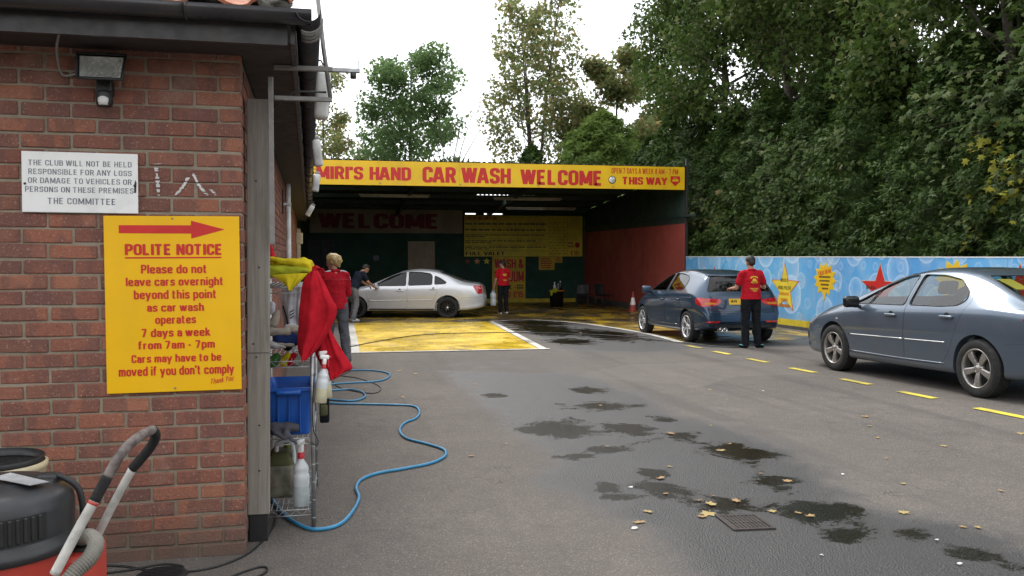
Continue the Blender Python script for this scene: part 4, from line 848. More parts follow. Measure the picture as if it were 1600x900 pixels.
    def panel(s, poly, axis, off=.004, nu=14, nv=8, closed_it=1):
        P = fillet(poly, .045, True, 3) if closed_it else [np.array(p, float) for p in poly]
        us = sorted(set(np.linspace(min(p[0] for p in P) + 1e-4, max(p[0] for p in P) - 1e-4, nu + 1)) | {float(p[0]) for p in P if min(q[0] for q in P) + 1e-3 < p[0] < max(q[0] for q in P) - 1e-3}); m = MB(); V = []
        for u in us:
            zs = []
            for i in range(len(P)):
                a, b = P[i], P[(i + 1) % len(P)]
                if (a[0] - u) * (b[0] - u) <= 0 and a[0] != b[0]: zs.append(a[1] + (b[1] - a[1]) * (u - a[0]) / (b[0] - a[0]))
            lo, hi = min(zs), max(zs)
            for j in range(nv + 1):
                h = s.hit(u, lo + (hi - lo) * j / nv, axis)
                V.append(h[0] + h[1] * off if h else (Vector(V[-1]) if V else Vector((0, 0, .5))))
        w = nv + 1; m.add(V, [(i * w + j, (i + 1) * w + j, (i + 1) * w + j + 1, i * w + j + 1) for i in range(len(us) - 1) for j in range(nv)], True); return m
    def line(s, path, axis, r=.004, off=.0, n=6, k=6, flat=None):
        P = [s.hit(p[0], p[1], axis) for p in [(q.x, q.y) for q in catmull([(a, b, 0) for a, b in path], k)]]
        return MB().tube([h[0] + h[1] * off for h in P if h], r, n)

def mirror_mesh(me):
    c = me.copy(); n = len(c.vertices); co = np.empty(n * 3, np.float32); c.vertices.foreach_get('co', co); co = co.reshape(-1, 3); co[:, 0] *= -1
    nl = None
    if me.has_custom_normals: nl = [Vector((-l.x, l.y, l.z)) for l in (cn.vector for cn in me.corner_normals)]
    c.vertices.foreach_set('co', co.ravel())
    c.flip_normals()
    if nl is not None:
        out = [None] * len(nl)
        for p, q in zip(me.polygons, c.polygons):
            mp = {me.loops[i].vertex_index: nl[i] for i in p.loop_indices}
            for i in q.loop_indices: out[i] = mp[c.loops[i].vertex_index]
        c.normals_split_custom_set(out)
    c.update(); return c

def shrink(poly, d):
    P = [np.array(p, float) for p in poly]; n = len(P); area = sum(P[i][0] * P[(i + 1) % n][1] - P[(i + 1) % n][0] * P[i][1] for i in range(n)); sg = 1 if area > 0 else -1; out = []
    for i in range(n):
        a, b, c = P[i - 1], P[i], P[(i + 1) % n]; e1 = (b - a) / (np.linalg.norm(b - a) + 1e-9); e2 = (c - b) / (np.linalg.norm(c - b) + 1e-9)
        nn = np.array([-(e1 + e2)[1], (e1 + e2)[0]]) * sg; nn /= (np.linalg.norm(nn) + 1e-9); out.append(b + nn * d)
    return out

def make_wheel(rad, rimr, wd, style, alloy, tyre='tyre'):
    h = wd / 2; m = MB(); m.lathe([(rimr - .004, -h + .012), (rimr + .012, -h + .003), (rad - .04, -h), (rad - .014, -h + .012), (rad - .002, -h + .035)] + [(rad - (.004 if k % 2 else 0), -h + .035 + (wd - .07) * k / 8) for k in range(9)] + [(rad - .014, h - .012), (rad - .04, h), (rimr, h - .01)], 44, axis='x')
    tyre_me = m.mesh('wheel', True); tyre_me.materials.append(M[tyre])
    m = MB(); m.lathe([(rimr + .001, -h + .014), (rimr + .004, -h + .006), (rimr - .006, -h + .004), (rimr - .014, -h + .012), (rimr - .018, -h + .05), (rimr - .03, h - .03)], 44, axis='x')
    def spoke(a, w0, w1, r0, r1, x0, x1, t=.022, da=0):
        V = []
        for i in range(6):
            f = i / 5; r = r0 + (r1 - r0) * f; w = w0 + (w1 - w0) * f; x = x0 + (x1 - x0) * f - .008 * math.sin(f * PI); ang = a + da * f; ca, sa = math.cos(ang), math.sin(ang)
            for (q, e) in ((-.5, t), (-.5, .006), (-.32, 0), (.32, 0), (.5, .006), (.5, t)): V.append((x + e, r * ca - q * w * sa, r * sa + q * w * ca))
        F = [(i * 6 + k, i * 6 + (k + 1) % 6, i * 6 + 6 + (k + 1) % 6, i * 6 + 6 + k) for i in range(5) for k in range(6)]; m.add(V, F, False)
    if style == 'five':
        for k in range(5): spoke(PI / 2 + k * 2 * PI / 5, .050, .092, .035, rimr - .008, -h + .032, -h + .018, .03)
    elif style == 'fiveY':
        for k in range(5):
            a = PI / 2 + k * 2 * PI / 5
            spoke(a, .034, .034, .03, rimr - .008, -h + .034, -h + .018, .028, .16); spoke(a, .034, .034, .03, rimr - .008, -h + .034, -h + .018, .028, -.16)
    else:
        for k in range(10): spoke(k * PI / 5, .022, .03, .03, rimr - .008, -h + .03, -h + .018, .03)
    m.lathe([(0, -h + .022), (.030, -h + .022), (.036, -h + .028), (.058, -h + .034), (.064, -h + .07)], 20, axis='x')
    rim_me = m.mesh('rim', True); rim_me.materials.append(M[alloy])
    m = MB(); m.lathe([(0, -h + .095), (rimr - .02, -h + .095)], 30, axis='x'); m.lathe([(0, -h + .075), (rimr * .64, -h + .075), (rimr * .64, -h + .085)], 30, axis='x', mi=1); disc_me = m.mesh('brake_disc', True); disc_me.materials.append(M['black_plastic']); disc_me.materials.append(M['dark_steel'])
    m = MB(); m.lathe([(0, -h + .016), (.022, -h + .016), (.028, -h + .021)], 16, axis='x')
    for k in range(5): a = PI / 2 + PI / 5 + k * 2 * PI / 5; m.lathe([(0, -h + .026), (.009, -h + .026), (.010, -h + .04)], 8, (0, .046 * math.cos(a), .046 * math.sin(a)), 'x')
    cap_me = m.mesh('wheel_cap', True); cap_me.materials.append(M['chrome' if style == 'ten' else alloy])
    return tyre_me, rim_me, disc_me, cap_me

def make_car(S, loc, rz, label):
    sh = Shell(S); car = thing(S['name'], label, 'car', loc, rz); car.rotation_euler[0] = S.get('tilt', 0)
    W = max(p[1] for p in S['wid']); paint = M[S['paint']]; dark = M['interior']
    outer = sh.me.copy()
    # hollow cabin
    y0, y1 = S['cabin']; st = np.linspace(y0, y1, 26); m = MB(); V = []; 
    for y in st:
        r = sh.section(y, .05, .42); V += [(-x, y, z) for x, z in r] + [(x, y, z) for x, z in reversed(r[1:-1])]
    w = 2 * len(r) - 2; m.add(V, [(i * w + k, i * w + (k + 1) % w, (i + 1) * w + (k + 1) % w, (i + 1) * w + k) for i in range(len(st) - 1) for k in range(w)]); m.f += [tuple(range(w)), tuple(reversed(range((len(st) - 1) * w, len(st) * w)))]; m.s += [False] * 2; m.mi += [0, 0]
    cut = [m.mesh('cabin', True)]
    wins = [fillet(p, .045, True, 3) for p in S['windows']]
    for p in wins: cut.append(MB().prism(p, -1.3, 1.3, 'yz').mesh('w', True))
    for key, ys_ in (('screen', S['screen_y']), ('rear_screen', S['rear_y'])):
        cut.append(MB().prism(fillet(S[key], .06, True, 3), ys_[0], ys_[1], 'xz').mesh('w', True))
    rad = S['wheel'][0]
    for ya in (S['axles']):
        for sx in (-1, 1):
            c = MB(); ra = rad + S.get('arch', .05); x0, x1 = sorted((sx * (W - .27), sx * (W + .3))); c.lathe([(0, x0), (ra, x0), (ra, x1), (0, x1)], 48, (0, ya, rad + .0), 'x', smooth=False); bm_ = bmesh.new(); me_ = c.mesh('a'); bm_.from_mesh(me_); bmesh.ops.remove_doubles(bm_, verts=bm_.verts[:], dist=1e-5); bmesh.ops.recalc_face_normals(bm_, faces=bm_.faces[:]); bm_.to_mesh(me_); bm_.free(); cut.append(me_)
    body = boolean(outer, cut)
    doors = []
    for dpoly in S['doors']:
        P = fillet(dpoly, .05, True, 3); doors.append(None)
        for n_, q_ in enumerate((.0035, .0041, .003, .005, .0062, .007)):
            P = [(p[0] + .0017 * n_, p[1] + .0013 * n_) for p in P]
            d_ = boolean(body.copy(), [MB().prism(shrink(P, q_), -1.31 - q_, -.401 + q_, 'yz').mesh('d', True)], 'INTERSECT'); zz = [v.co.z for v in d_.vertices]
            if len(d_.polygons) > 150 and max(zz) - min(zz) > .8: break
        doors[-1] = d_
        body = boolean(body, [MB().prism(P, -1.3, -.40, 'yz').mesh('d', True), MB().prism(P, .40, 1.3, 'yz').mesh('d', True)])
    sh.finish(body); body.materials.clear(); body.materials.append(paint); body.materials.append(dark); b = link('body', body, None, car)
    dobjs = []
    for d in doors:
        sh.finish(d); d.materials.clear(); d.materials.append(paint); d.materials.append(dark)
        dobjs.append((link('door', d, None, car), link('door', mirror_mesh(d), None, car)))
    # glass
    for i, p in enumerate(S['windows']):
        g_ = sh.panel(p, 'L', -.012, 14, 6, 1).mesh('window', True); L_ = link('window', g_, S.get('glass', 'glass'), car); link('window', mirror_mesh(g_), None, car)
        rim = fillet(p, .045, True, 3); m = MB(); pts = [sh.hit(q[0], q[1], 'L') for q in rim]; pts = [h[0] + h[1] * .001 for h in pts if h]; m.tube(pts + [pts[0]], .0075, 5, False); me_ = m.mesh('window_seal', True)
        link('window_seal', me_, 'black_plastic', L_); link('window_seal', mirror_mesh(me_), None, car)
    sh.panel(S['screen'], 'F', -.010, 18, 8).build('windscreen', 'glass', car); sh.panel(S['rear_screen'], 'B', -.010, 18, 8).build('rear_window', S.get('rear_glass', 'glass'), car)
    for key, ax in (('screen', 'F'), ('rear_screen', 'B')):
        pts = [sh.hit(q[0], q[1], ax) for q in fillet(S[key], .06, True, 3)]; pts = [h[0] for h in pts if h]; MB().tube(pts + [pts[0]], .009, 5, False).build('screen_seal', 'black_plastic', car)
    # wheels
    wm = make_wheel(*S['wheel']); track = W - .012 - S['wheel'][2] / 2
    for ya in S['axles']:
        for sx in (-1, 1):
            o = link('wheel', wm[0], None, car, (sx * track, ya, rad - .004)); o.rotation_euler = (random.uniform(0, 1.2), 0, 0 if sx < 0 else PI)
            for nm, me_ in zip(('rim', 'brake_disc', 'wheel_cap'), wm[1:]): link(nm, me_, None, o)
    # interior
    zf = .45
    for sx in (-1, 1):
        for (yy, nm) in ((S['seat_y'], 'seat'), (S['seat_y'] - .88, 'rear_seat')):
            m = MB(); m.rbox(sx * .36 - .24, sx * .36 + .24, yy - .05, yy + .45, zf, zf + .16, .05, 3)
            q = MB(); q.rbox(sx * .36 - .23, sx * .36 + .23, -.07, .07, 0, .58, .06, 3); q.rbox(sx * .36 - .13, sx * .36 + .13, -.04, .05, .60, .78, .045, 3)
            m.add([(x, yy - .08 + y - z * .26, zf + .10 + z * .93) for x, y, z in q.v], q.f, True); m.build(nm, 'interior', car)
    yd = S['dash_y']; MB().rbox(-W + .14, W - .14, yd - .18, yd + .3, .58, .90, .07, 3).build('dashboard', 'interior', car)
    m = MB(); m.tube([(.36 + .18 * math.cos(a), yd - .28 + .07 * math.sin(a), .88 + .17 * math.sin(a)) for a in np.linspace(0, 2 * PI, 25)], .014, 6, False); m.tube([(.36, yd - .15, .82), (.36, yd - .29, .88)], .03, 6); m.build('steering_wheel', 'black_plastic', car)
    # mirrors and handles
    for sx in (-1, 1):
        ym, zm, dx = S['mirror']; m = MB(); bx = MB().rbox(-.11, .11, -.05, .05, -.075, .075, .04, 3)
        m.add([(sx * (W + dx) + x, ym + y - abs(x) * .12, zm + z) for x, y, z in bx.v], bx.f, True); mo = m.build('mirror', S.get('mirror_mat', S['paint']), car)
        MB().rbox(*sorted((sx * (W - .07), sx * (W + dx - .05))), ym - .03, ym + .03, zm - .08, zm - .045, .012, 2).build('mirror_stalk', 'black_plastic', mo)
    for (yy, zz), pair in zip(S['handles'], dobjs):
        h = sh.hit(yy, zz, 'L')
        for sx, d in zip((1, -1), pair):
            m = MB(); x = h[0].x; b0 = MB().rbox(-.03, .004, -.105, .105, -.017, .017, .013, 3); m.add([(sx * (x + a_), yy + b_, zz + c_) for a_, b_, c_ in b0.v], b0.f, True); m.build('handle', S.get('handle_mat', S['paint']), d)
            q = MB(); q.lathe([(0, 0), (.042, 0)], 16, (sx * (x - .0025), yy, zz + .01), 'x'); q.build('handle_recess', 'black_plastic', d)
    for path in S.get('seams', []):
        me_ = sh.line(path, 'L', .0028, -.0008, 5).mesh('panel_gap', True); link('panel_gap', me_, 'black_plastic', car); link('panel_gap', mirror_mesh(me_), None, car)
    for nm, poly, ax, mt, off in S.get('panels', []):
        me_ = sh.panel(poly, ax, off, 10, 5, 0 if 'plate' in nm or nm == 'sticker' else 1).mesh(nm, True); link(nm, me_, mt, car)
        if nm not in ('number_plate', 'grille', 'sticker', 'tailgate_trim', 'diffuser'): link(nm, mirror_mesh(me_), None, car)
    for nm, path, ax, r_, off, mt in S.get('lines', []):
        me_ = sh.line(path, ax, r_, off, 6).mesh(nm, True); link(nm, me_, mt, car)
        if ax == 'L': link(nm, mirror_mesh(me_), None, car)
    return car, sh

# grey saloon, nearest
saloon = dict(name='grey_saloon_car', paint='paint_grey', tilt=-.0142, arch=.045,
    top=[(2.42, .40), (2.42, .52), (2.36, .66), (2.10, .80), (1.62, .915), (1.18, .995), (.70, 1.185), (.22, 1.365), (-.25, 1.445), (-.75, 1.435), (-1.15, 1.36), (-1.60, 1.175), (-1.88, 1.065), (-2.12, 1.04), (-2.22, .98), (-2.27, .80), (-2.29, .55), (-2.29, .42)],
    wid=[(2.42, .30), (2.40, .55), (2.30, .72), (2.05, .83), (1.6, .895), (1.0, .908), (-1.2, .908), (-1.8, .885), (-2.12, .80), (-2.25, .70), (-2.29, .60)],
    belt=[(2.42, .50), (2.0, .70), (1.2, .885), (.6, .925), (-1.1, .985), (-1.7, .985), (-2.29, .90)],
    roofw=[(2.42, .3), (2.0, .70), (1.2, .80), (.9, .76), (.2, .615), (-.3, .595), (-1.0, .595), (-1.6, .66), (-1.9, .72), (-2.29, .6)],
    bot=[(2.42, .30), (2.2, .20), (1.7, .19), (-1.7, .21), (-2.1, .26), (-2.29, .34)],
    cabin=(-1.72, 1.02), screen=[(-.70, 1.03), (.70, 1.03), (.55, 1.355), (-.55, 1.355)], screen_y=(.1, 2.2), rear_screen=[(-.62, 1.10), (.62, 1.10), (.52, 1.345), (-.52, 1.345)], rear_y=(-2.25, -1.05),
    windows=[[(.98, .955), (.80, 1.02), (.42, 1.215), (.10, 1.325), (-.10, 1.352), (-.105, .975)], [(-.185, .98), (-.18, 1.352), (-.55, 1.345), (-.85, 1.30), (-1.08, 1.16), (-1.12, 1.07), (-1.02, 1.005), (-.75, .985)]],
    doors=[[(1.03, .30), (1.07, .60), (1.06, .93), (.82, 1.055), (.40, 1.25), (.08, 1.355), (-.135, 1.385), (-.15, .95), (-.145, .60), (-.14, .30)], [(-.145, .30), (-.15, .6), (-.155, .95), (-.14, 1.385), (-.60, 1.375), (-.92, 1.32), (-1.14, 1.19), (-1.20, 1.05), (-1.10, .86), (-1.00, .62), (-.93, .47), (-.80, .31)]],
    axles=(1.362, -1.362), wheel=(.325, .218, .215, 'five', 'alloy'), seat_y=-.02, dash_y=.85, mirror=(.80, .985, .085), mirror_mat='black_gloss', handles=[(.10, .845), (-.90, .87)],
    seams=[[(1.13, .90), (1.10, .6), (1.05, .32)], [(2.30, .60), (1.95, .62), (1.80, .70)], [(-1.75, .62), (-2.0, .64), (-2.26, .66)], [(-1.62, 1.06), (-1.75, 1.0), (-2.1, .985)]],
    panels=[('tail_lamp', [(-1.93, .90), (-2.18, .97), (-2.25, .90), (-2.25, .74), (-2.10, .74)], 'L', 'tail_red', .004), ('headlamp', [(1.72, .80), (2.10, .76), (2.30, .62), (2.25, .58), (1.95, .66)], 'L', 'lamp_clear', .004), ('side_repeater', [(1.235, .725), (1.285, .725), (1.285, .748), (1.235, .748)], 'L', 'lamp_clear', .006), ('rear_number_plate', [(-.26, .62), (.26, .62), (.26, .73), (-.26, .73)], 'B', 'plate_yellow', .004), ('sticker', [(-.50, 1.20), (-.34, 1.20), (-.34, 1.31), (-.50, 1.31)], 'B', 'leaf_bright', -.004)],
    lines=[('door_moulding', [(.98, .545), (.4, .555), (-.14, .563)], 'L', .0085, .002, 'chrome'), ('door_moulding', [(-.16, .563), (-.5, .568), (-.88, .575)], 'L', .0085, .002, 'chrome'), ('window_divider', [(.62, .965), (.52, 1.16)], 'L', .008, -.002, 'black_plastic'), ('sill_crease', [(1.0, .32), (0, .315), (-.85, .325)], 'L', .012, -.004, 'paint_grey')])
car1, sh1 = make_car(saloon, (7.79, 10.04, gz(10.04)), R(2.0), 'grey metallic saloon parked nearest the camera on the right')
# dark blue hatchback, rear towards us
hatch = dict(name='blue_hatchback_car', paint='paint_blue', tilt=-.0142, arch=.04,
    top=[(2.02, .40), (2.02, .54), (1.96, .68), (1.70, .81), (1.25, .925), (.92, .99), (.55, 1.19), (.20, 1.34), (-.20, 1.415), (-.75, 1.41), (-1.20, 1.365), (-1.52, 1.32), (-1.60, 1.27), (-1.74, 1.08), (-1.83, .96), (-1.88, .78), (-1.93, .66), (-1.95, .50), (-1.95, .40)],
    wid=[(2.02, .30), (2.0, .52), (1.9, .70), (1.65, .81), (1.3, .862), (.8, .87), (-1.2, .872), (-1.6, .86), (-1.80, .82), (-1.90, .77), (-1.95, .70)],
    belt=[(2.02, .50), (1.7, .68), (1.0, .885), (.5, .915), (-.9, .955), (-1.4, .965), (-1.7, .93), (-1.95, .62)],
    roofw=[(2.02, .3), (1.7, .65), (1.0, .77), (.75, .73), (.2, .60), (-.3, .575), (-.9, .57), (-1.4, .575), (-1.6, .60), (-1.78, .68), (-1.95, .66)],
    bot=[(2.02, .30), (1.8, .20), (1.4, .18), (-1.4, .20), (-1.75, .24), (-1.95, .30)],
    cabin=(-1.62, .80), screen=[(-.68, 1.02), (.68, 1.02), (.53, 1.33), (-.53, 1.33)], screen_y=(.06, 1.9), rear_screen=[(-.66, .985), (.66, .985), (.50, 1.285), (-.50, 1.285)], rear_y=(-2.1, -1.30),
    windows=[[(.82, .955), (.62, 1.06), (.34, 1.215), (.10, 1.305), (-.10, 1.335), (-.11, .975)], [(-.19, .98), (-.18, 1.335), (-.55, 1.325), (-.85, 1.28), (-.97, 1.19), (-.98, 1.03), (-.85, .995)]],
    doors=[[(.83, .312), (.885, .61), (.885, .925), (.655, 1.078), (.34, 1.25), (.06, 1.345), (-.14, 1.365), (-.15, .95), (-.145, .60), (-.14, .30)], [(-.145, .30), (-.15, .6), (-.155, .95), (-.145, 1.365), (-.58, 1.352), (-.90, 1.305), (-1.03, 1.19), (-1.05, 1.0), (-.97, .80), (-.90, .60), (-.80, .40), (-.72, .30)]],
    axles=(1.235, -1.235), wheel=(.305, .215, .205, 'fiveY', 'alloy_bright'), glass='glass_dark', rear_glass='glass_dark', seat_y=.02, dash_y=.65, mirror=(.68, .985, .08), handles=[(.02, .80), (-.83, .82)],
    seams=[[(.98, .88), (.96, .6), (.9, .31)], [(1.95, .58), (1.6, .62)], [(-1.6, .66), (-1.75, .68), (-1.85, .69)]],
    panels=[('tail_lamp', [(-.835, .875), (-.43, .845), (-.40, .80), (-.48, .735), (-.78, .70), (-.84, .75)], 'B', 'tail_red', .006), ('tail_lamp_insert', [(-.74, .79), (-.50, .775), (-.53, .75), (-.74, .735)], 'B', 'lamp_amber', .009), ('number_plate', [(-.26, .74), (.26, .74), (.26, .852), (-.26, .852)], 'B', 'plate_yellow', .008), ('bumper_reflector', [(-.74, .435), (-.46, .435), (-.48, .40), (-.72, .40)], 'B', 'tail_red', .006), ('headlamp', [(1.48, .78), (1.75, .735), (1.9, .64), (1.6, .66)], 'L', 'lamp_clear', .004), ('diffuser', [(-.62, .36), (.62, .36), (.56, .305), (-.56, .305)], 'B', 'black_plastic', .006)],
    lines=[('shoulder_crease', [(1.2, .80), (.4, .84), (-.9, .865), (-1.5, .87)], 'L', .005, -.002, 'paint_blue'), ('tailgate_gap', [(-.60, .98), (-.66, .80), (-.62, .645), (0, .62), (.62, .645), (.66, .80), (.60, .98)], 'B', .003, -.0005, 'black_plastic'), ('bumper_crease', [(-.70, .60), (0, .575), (.70, .60)], 'B', .006, -.003, 'paint_blue'), ('sill_strip', [(.85, .32), (0, .31), (-.75, .32)], 'L', .006, -.001, 'chrome')])
car2, sh2 = make_car(hatch, (7.60, 17.70, gz(17.7)), R(.5), 'dark blue hatchback seen from behind with the man at its rear')
h = sh2.hit(-.15, .796, 'B'); lettering(car2, 'AO', -.225, -.10, .765, .828, h[0].y - .011, 'ink_black', 'plate_characters', bold=.03)
m = MB(); sp = MB().rbox(-.53, .53, -.12, .06, -.018, .018, .015, 3); m.add([(x, -1.55 + y + .12 * (x / .53) ** 2, 1.315 + z - .025 * (x / .53) ** 2) for x, y, z in sp.v], sp.f, True); m.build('roof_spoiler', 'paint_blue', car2)
MB().tube([(0, -1.0, 1.39), (.0, -1.10, 1.50), (0, -1.20, 1.585)], .004, 5).build('aerial', 'black_plastic', car2)
MB().tube([(0, -1.845, 1.0), (.06, -1.80, 1.035), (.36, -1.785, 1.06)], .007, 6).build('rear_wiper', 'black_plastic', car2)
for x in (-.45, -.36): MB().lathe([(.0, -.02), (.028, -.02), (.034, 0), (.034, -.04), (.036, -.04), (.036, .1)], 16, (x, -1.93, .275), 'y').build('exhaust_tip', 'chrome', car2)
# silver saloon inside the shed
silver = dict(name='silver_saloon_car', paint='paint_silver', arch=.05,
    top=[(2.28, .40), (2.28, .55), (2.22, .68), (1.95, .79), (1.45, .895), (1.0, .965), (.60, 1.15), (.15, 1.36), (-.30, 1.45), (-.75, 1.45), (-1.15, 1.375), (-1.60, 1.17), (-1.85, 1.07), (-2.20, 1.03), (-2.34, .98), (-2.40, .80), (-2.42, .55), (-2.42, .42)],
    wid=[(2.28, .34), (2.25, .58), (2.15, .72), (1.9, .81), (1.5, .862), (.9, .872), (-1.3, .872), (-1.9, .85), (-2.25, .78), (-2.38, .70), (-2.42, .60)],
    belt=[(2.28, .5), (1.9, .69), (1.1, .87), (.6, .905), (-1.1, .965), (-1.7, .98), (-2.42, .88)],
    roofw=[(2.28, .34), (1.9, .70), (1.1, .78), (.8, .74), (.15, .61), (-.3, .585), (-1.0, .585), (-1.6, .66), (-1.9, .72), (-2.42, .6)],
    bot=[(2.28, .30), (2.0, .20), (1.6, .20), (-1.7, .21), (-2.15, .26), (-2.42, .34)],
    cabin=(-1.74, .88), screen=[(-.68, 1.0), (.68, 1.0), (.54, 1.36), (-.54, 1.36)], screen_y=(.0, 2.1), rear_screen=[(-.62, 1.10), (.62, 1.10), (.52, 1.36), (-.52, 1.36)], rear_y=(-2.35, -1.08),
    windows=[[(.88, .935), (.66, 1.04), (.36, 1.20), (.10, 1.305), (-.13, 1.352), (-.135, .955)], [(-.205, .96), (-.20, 1.355), (-.55, 1.352), (-.84, 1.31), (-.90, 1.24), (-.90, .985)], [(-.97, .99), (-.965, 1.25), (-1.15, 1.17), (-1.32, 1.05), (-1.28, 1.01)]],
    doors=[[(.92, .30), (.97, .60), (.96, .90), (.68, 1.06), (.36, 1.235), (.06, 1.345), (-.16, 1.385), (-.175, .95), (-.17, .60), (-.165, .30)], [(-.17, .30), (-.175, .6), (-.18, .95), (-.165, 1.385), (-.58, 1.378), (-.88, 1.335), (-1.20, 1.18), (-1.37, 1.03), (-1.20, .92), (-1.04, .75), (-.93, .50), (-.85, .30)]],
    axles=(1.35, -1.35), wheel=(.318, .225, .205, 'ten', 'black_gloss'), glass='glass_dark', seat_y=.0, dash_y=.72, mirror=(.72, .965, .085), handles=[(.04, .82), (-.94, .86)],
    seams=[[(1.03, .86), (1.0, .6), (.95, .31)], [(-1.75, .60), (-2.1, .62), (-2.38, .64)]],
    panels=[('tail_lamp', [(-2.08, .96), (-2.33, .95), (-2.38, .72), (-2.22, .72)], 'L', 'tail_red', .004), ('headlamp', [(1.85, .74), (2.1, .69), (2.2, .58), (1.92, .60)], 'L', 'lamp_clear', .004)],
    lines=[('door_moulding', [(.95, .52), (.3, .53), (-.15, .535)], 'L', .011, .002, 'paint_silver'), ('door_moulding', [(-.18, .535), (-.5, .54), (-.92, .55)], 'L', .011, .002, 'paint_silver'), ('sill_shadow_strip', [(.95, .27), (0, .265), (-.95, .27)], 'L', .03, -.02, 'black_plastic')])
car3, sh3 = make_car(silver, (2.14, 27.05, gz(27)), R(77), 'silver saloon being washed at the mouth of the shed')
# ------------------------------------------------------------------ people
def cone_prim(m, p0, r0, p1, r1, flat=None, n=14):
    """round cone; flat = (direction, factor) squashes it along a direction"""
    p0, p1 = Vector(p0), Vector(p1); d = p1 - p0
    d = d.normalized() if d.length > 1e-6 else Vector((0, 0, 1)); x, y = rot_frame(d); V = []; rows = [(-PI / 2 + PI / 2 * i / 4, 0) for i in range(5)] + [(PI / 2 * i / 4, 1) for i in range(5)]
    for e, k in rows:
        c, r = (p0, r0) if k == 0 else (p1, r1)
        for j in range(n):
            a = 2 * PI * j / n; o = (x * math.cos(a) + y * math.sin(a)) * (math.cos(e) * r) + d * (math.sin(e) * r)
            if flat: f = Vector(flat[0]).normalized(); o -= f * o.dot(f) * (1 - flat[1])
            V.append(c + o)
    m.add(V, [(i * n + j, i * n + (j + 1) % n, (i + 1) * n + (j + 1) % n, (i + 1) * n + j) for i in range(len(rows) - 1) for j in range(n)], True)
def blob(name, prims, mt, parent, voxel=.012, it=4, wr=0, wfreq=14, sq=(1, 1, .4), cut=None):
    m = MB()
    for p in prims:
        if isinstance(p[0], str):
            c, r_ = Vector(p[1]), p[2]; q = MB(); cone_prim(q, (0, 0, 0), 1, (0, 0, .001), 1); rt = Matrix.Rotation(p[3], 3, p[4]) if len(p) > 3 else Matrix.Identity(3)
            m.add([c + rt @ Vector((v[0] * r_[0], v[1] * r_[1], v[2] * r_[2])) for v in q.v], q.f, True)
        else: cone_prim(m, *p)
    o = bpy.data.objects.new('t', m.mesh('t', False)); COL.objects.link(o)
    md = o.modifiers.new('r', 'REMESH'); md.mode = 'VOXEL'; md.voxel_size = voxel; md.use_smooth_shade = True
    md = o.modifiers.new('s', 'SMOOTH'); md.factor = .5; md.iterations = it
    me = evaluated(o); drop(o)
    if wr:
        vs = [(v.co + v.normal * wr * (mnoise.noise(Vector((v.co.x * sq[0], v.co.y * sq[1], v.co.z * sq[2])) * wfreq) + .5 * mnoise.noise(Vector((v.co.x, v.co.y, v.co.z * 1.7)) * wfreq * 1.9))) for v in me.vertices]
        me.vertices.foreach_set('co', np.array([c for v in vs for c in v], np.float32)); me.update()
    if cut:
        bm = bmesh.new(); bm.from_mesh(me); bmesh.ops.bisect_plane(bm, geom=bm.verts[:] + bm.edges[:] + bm.faces[:], plane_co=cut[0], plane_no=cut[1], clear_inner=True); bm.to_mesh(me); bm.free()
    me.polygons.foreach_set('use_smooth', [True] * len(me.polygons))
    return link(name, me, mt, parent)
def hand_prims(wrist, fwd, up, s=1., curl=.6, side=1):
    """palm, four bent fingers of different length and a thumb leaving the side of the palm"""
    f = Vector(fwd).normalized(); u = Vector(up); u = (u - f * u.dot(f)).normalized(); r = f.cross(u) * side; w = Vector(wrist); P = []
    P.append((w, .026 * s, w + f * .075 * s, .034 * s, (u, .5)))
    for k, L in enumerate((.070, .080, .075, .058)):
        b = w + f * .088 * s + r * (.030 - .020 * k) * s; d1 = (f * math.cos(curl * .5) - u * math.sin(curl * .5)); m_ = b + d1 * L * .5 * s; d2 = (f * math.cos(curl * 1.5) - u * math.sin(curl * 1.5)); P += [(b, .0092 * s, m_, .0088 * s), (m_, .0088 * s, m_ + d2 * L * .5 * s, .0075 * s)]
    b = w + f * .03 * s + r * .03 * s; m_ = b + (f * .6 + r * .75 - u * .2).normalized() * .04 * s; P += [(b, .0125 * s, m_, .0105 * s), (m_, .0105 * s, m_ + (f * .9 + r * .15 - u * .3).normalized() * .032 * s, .0085 * s)]
    return P
def head_prims(c, face, tilt=Vector((0, 0, 1)), s=1.):
    """skull, jaw, nose, brow, lips, ears; face = direction looked at"""
    f = Vector(face).normalized(); u = (tilt - f * tilt.dot(f)).normalized(); r = f.cross(u); c = Vector(c); S = lambda a, b, d: c + (f * a + r * b + u * d) * s
    P = [(S(-.018, 0, .025), .083 * s, S(.012, 0, .03), .080 * s, (r, .90)), (S(.03, 0, -.02), .062 * s, S(.042, 0, -.075), .042 * s, (r, .95)), (S(.088, 0, .005), .010 * s, S(.104, 0, -.028), .014 * s), (S(.080, -.025, .022), .012 * s, S(.080, .025, .022), .012 * s), (S(.083, -.018, -.060), .009 * s, S(.083, .018, -.060), .009 * s), (S(.072, 0, -.10), .02 * s, S(.07, 0, -.095), .02 * s)]
    for k in (-1, 1): P += [(S(-.008, .077 * k, .012), .016 * s, S(-.004, .078 * k, -.022), .011 * s, (r, .45)), (S(.078, .031 * k, .008), .010 * s, S(.079, .031 * k, .008), .010 * s)]
    return P, S
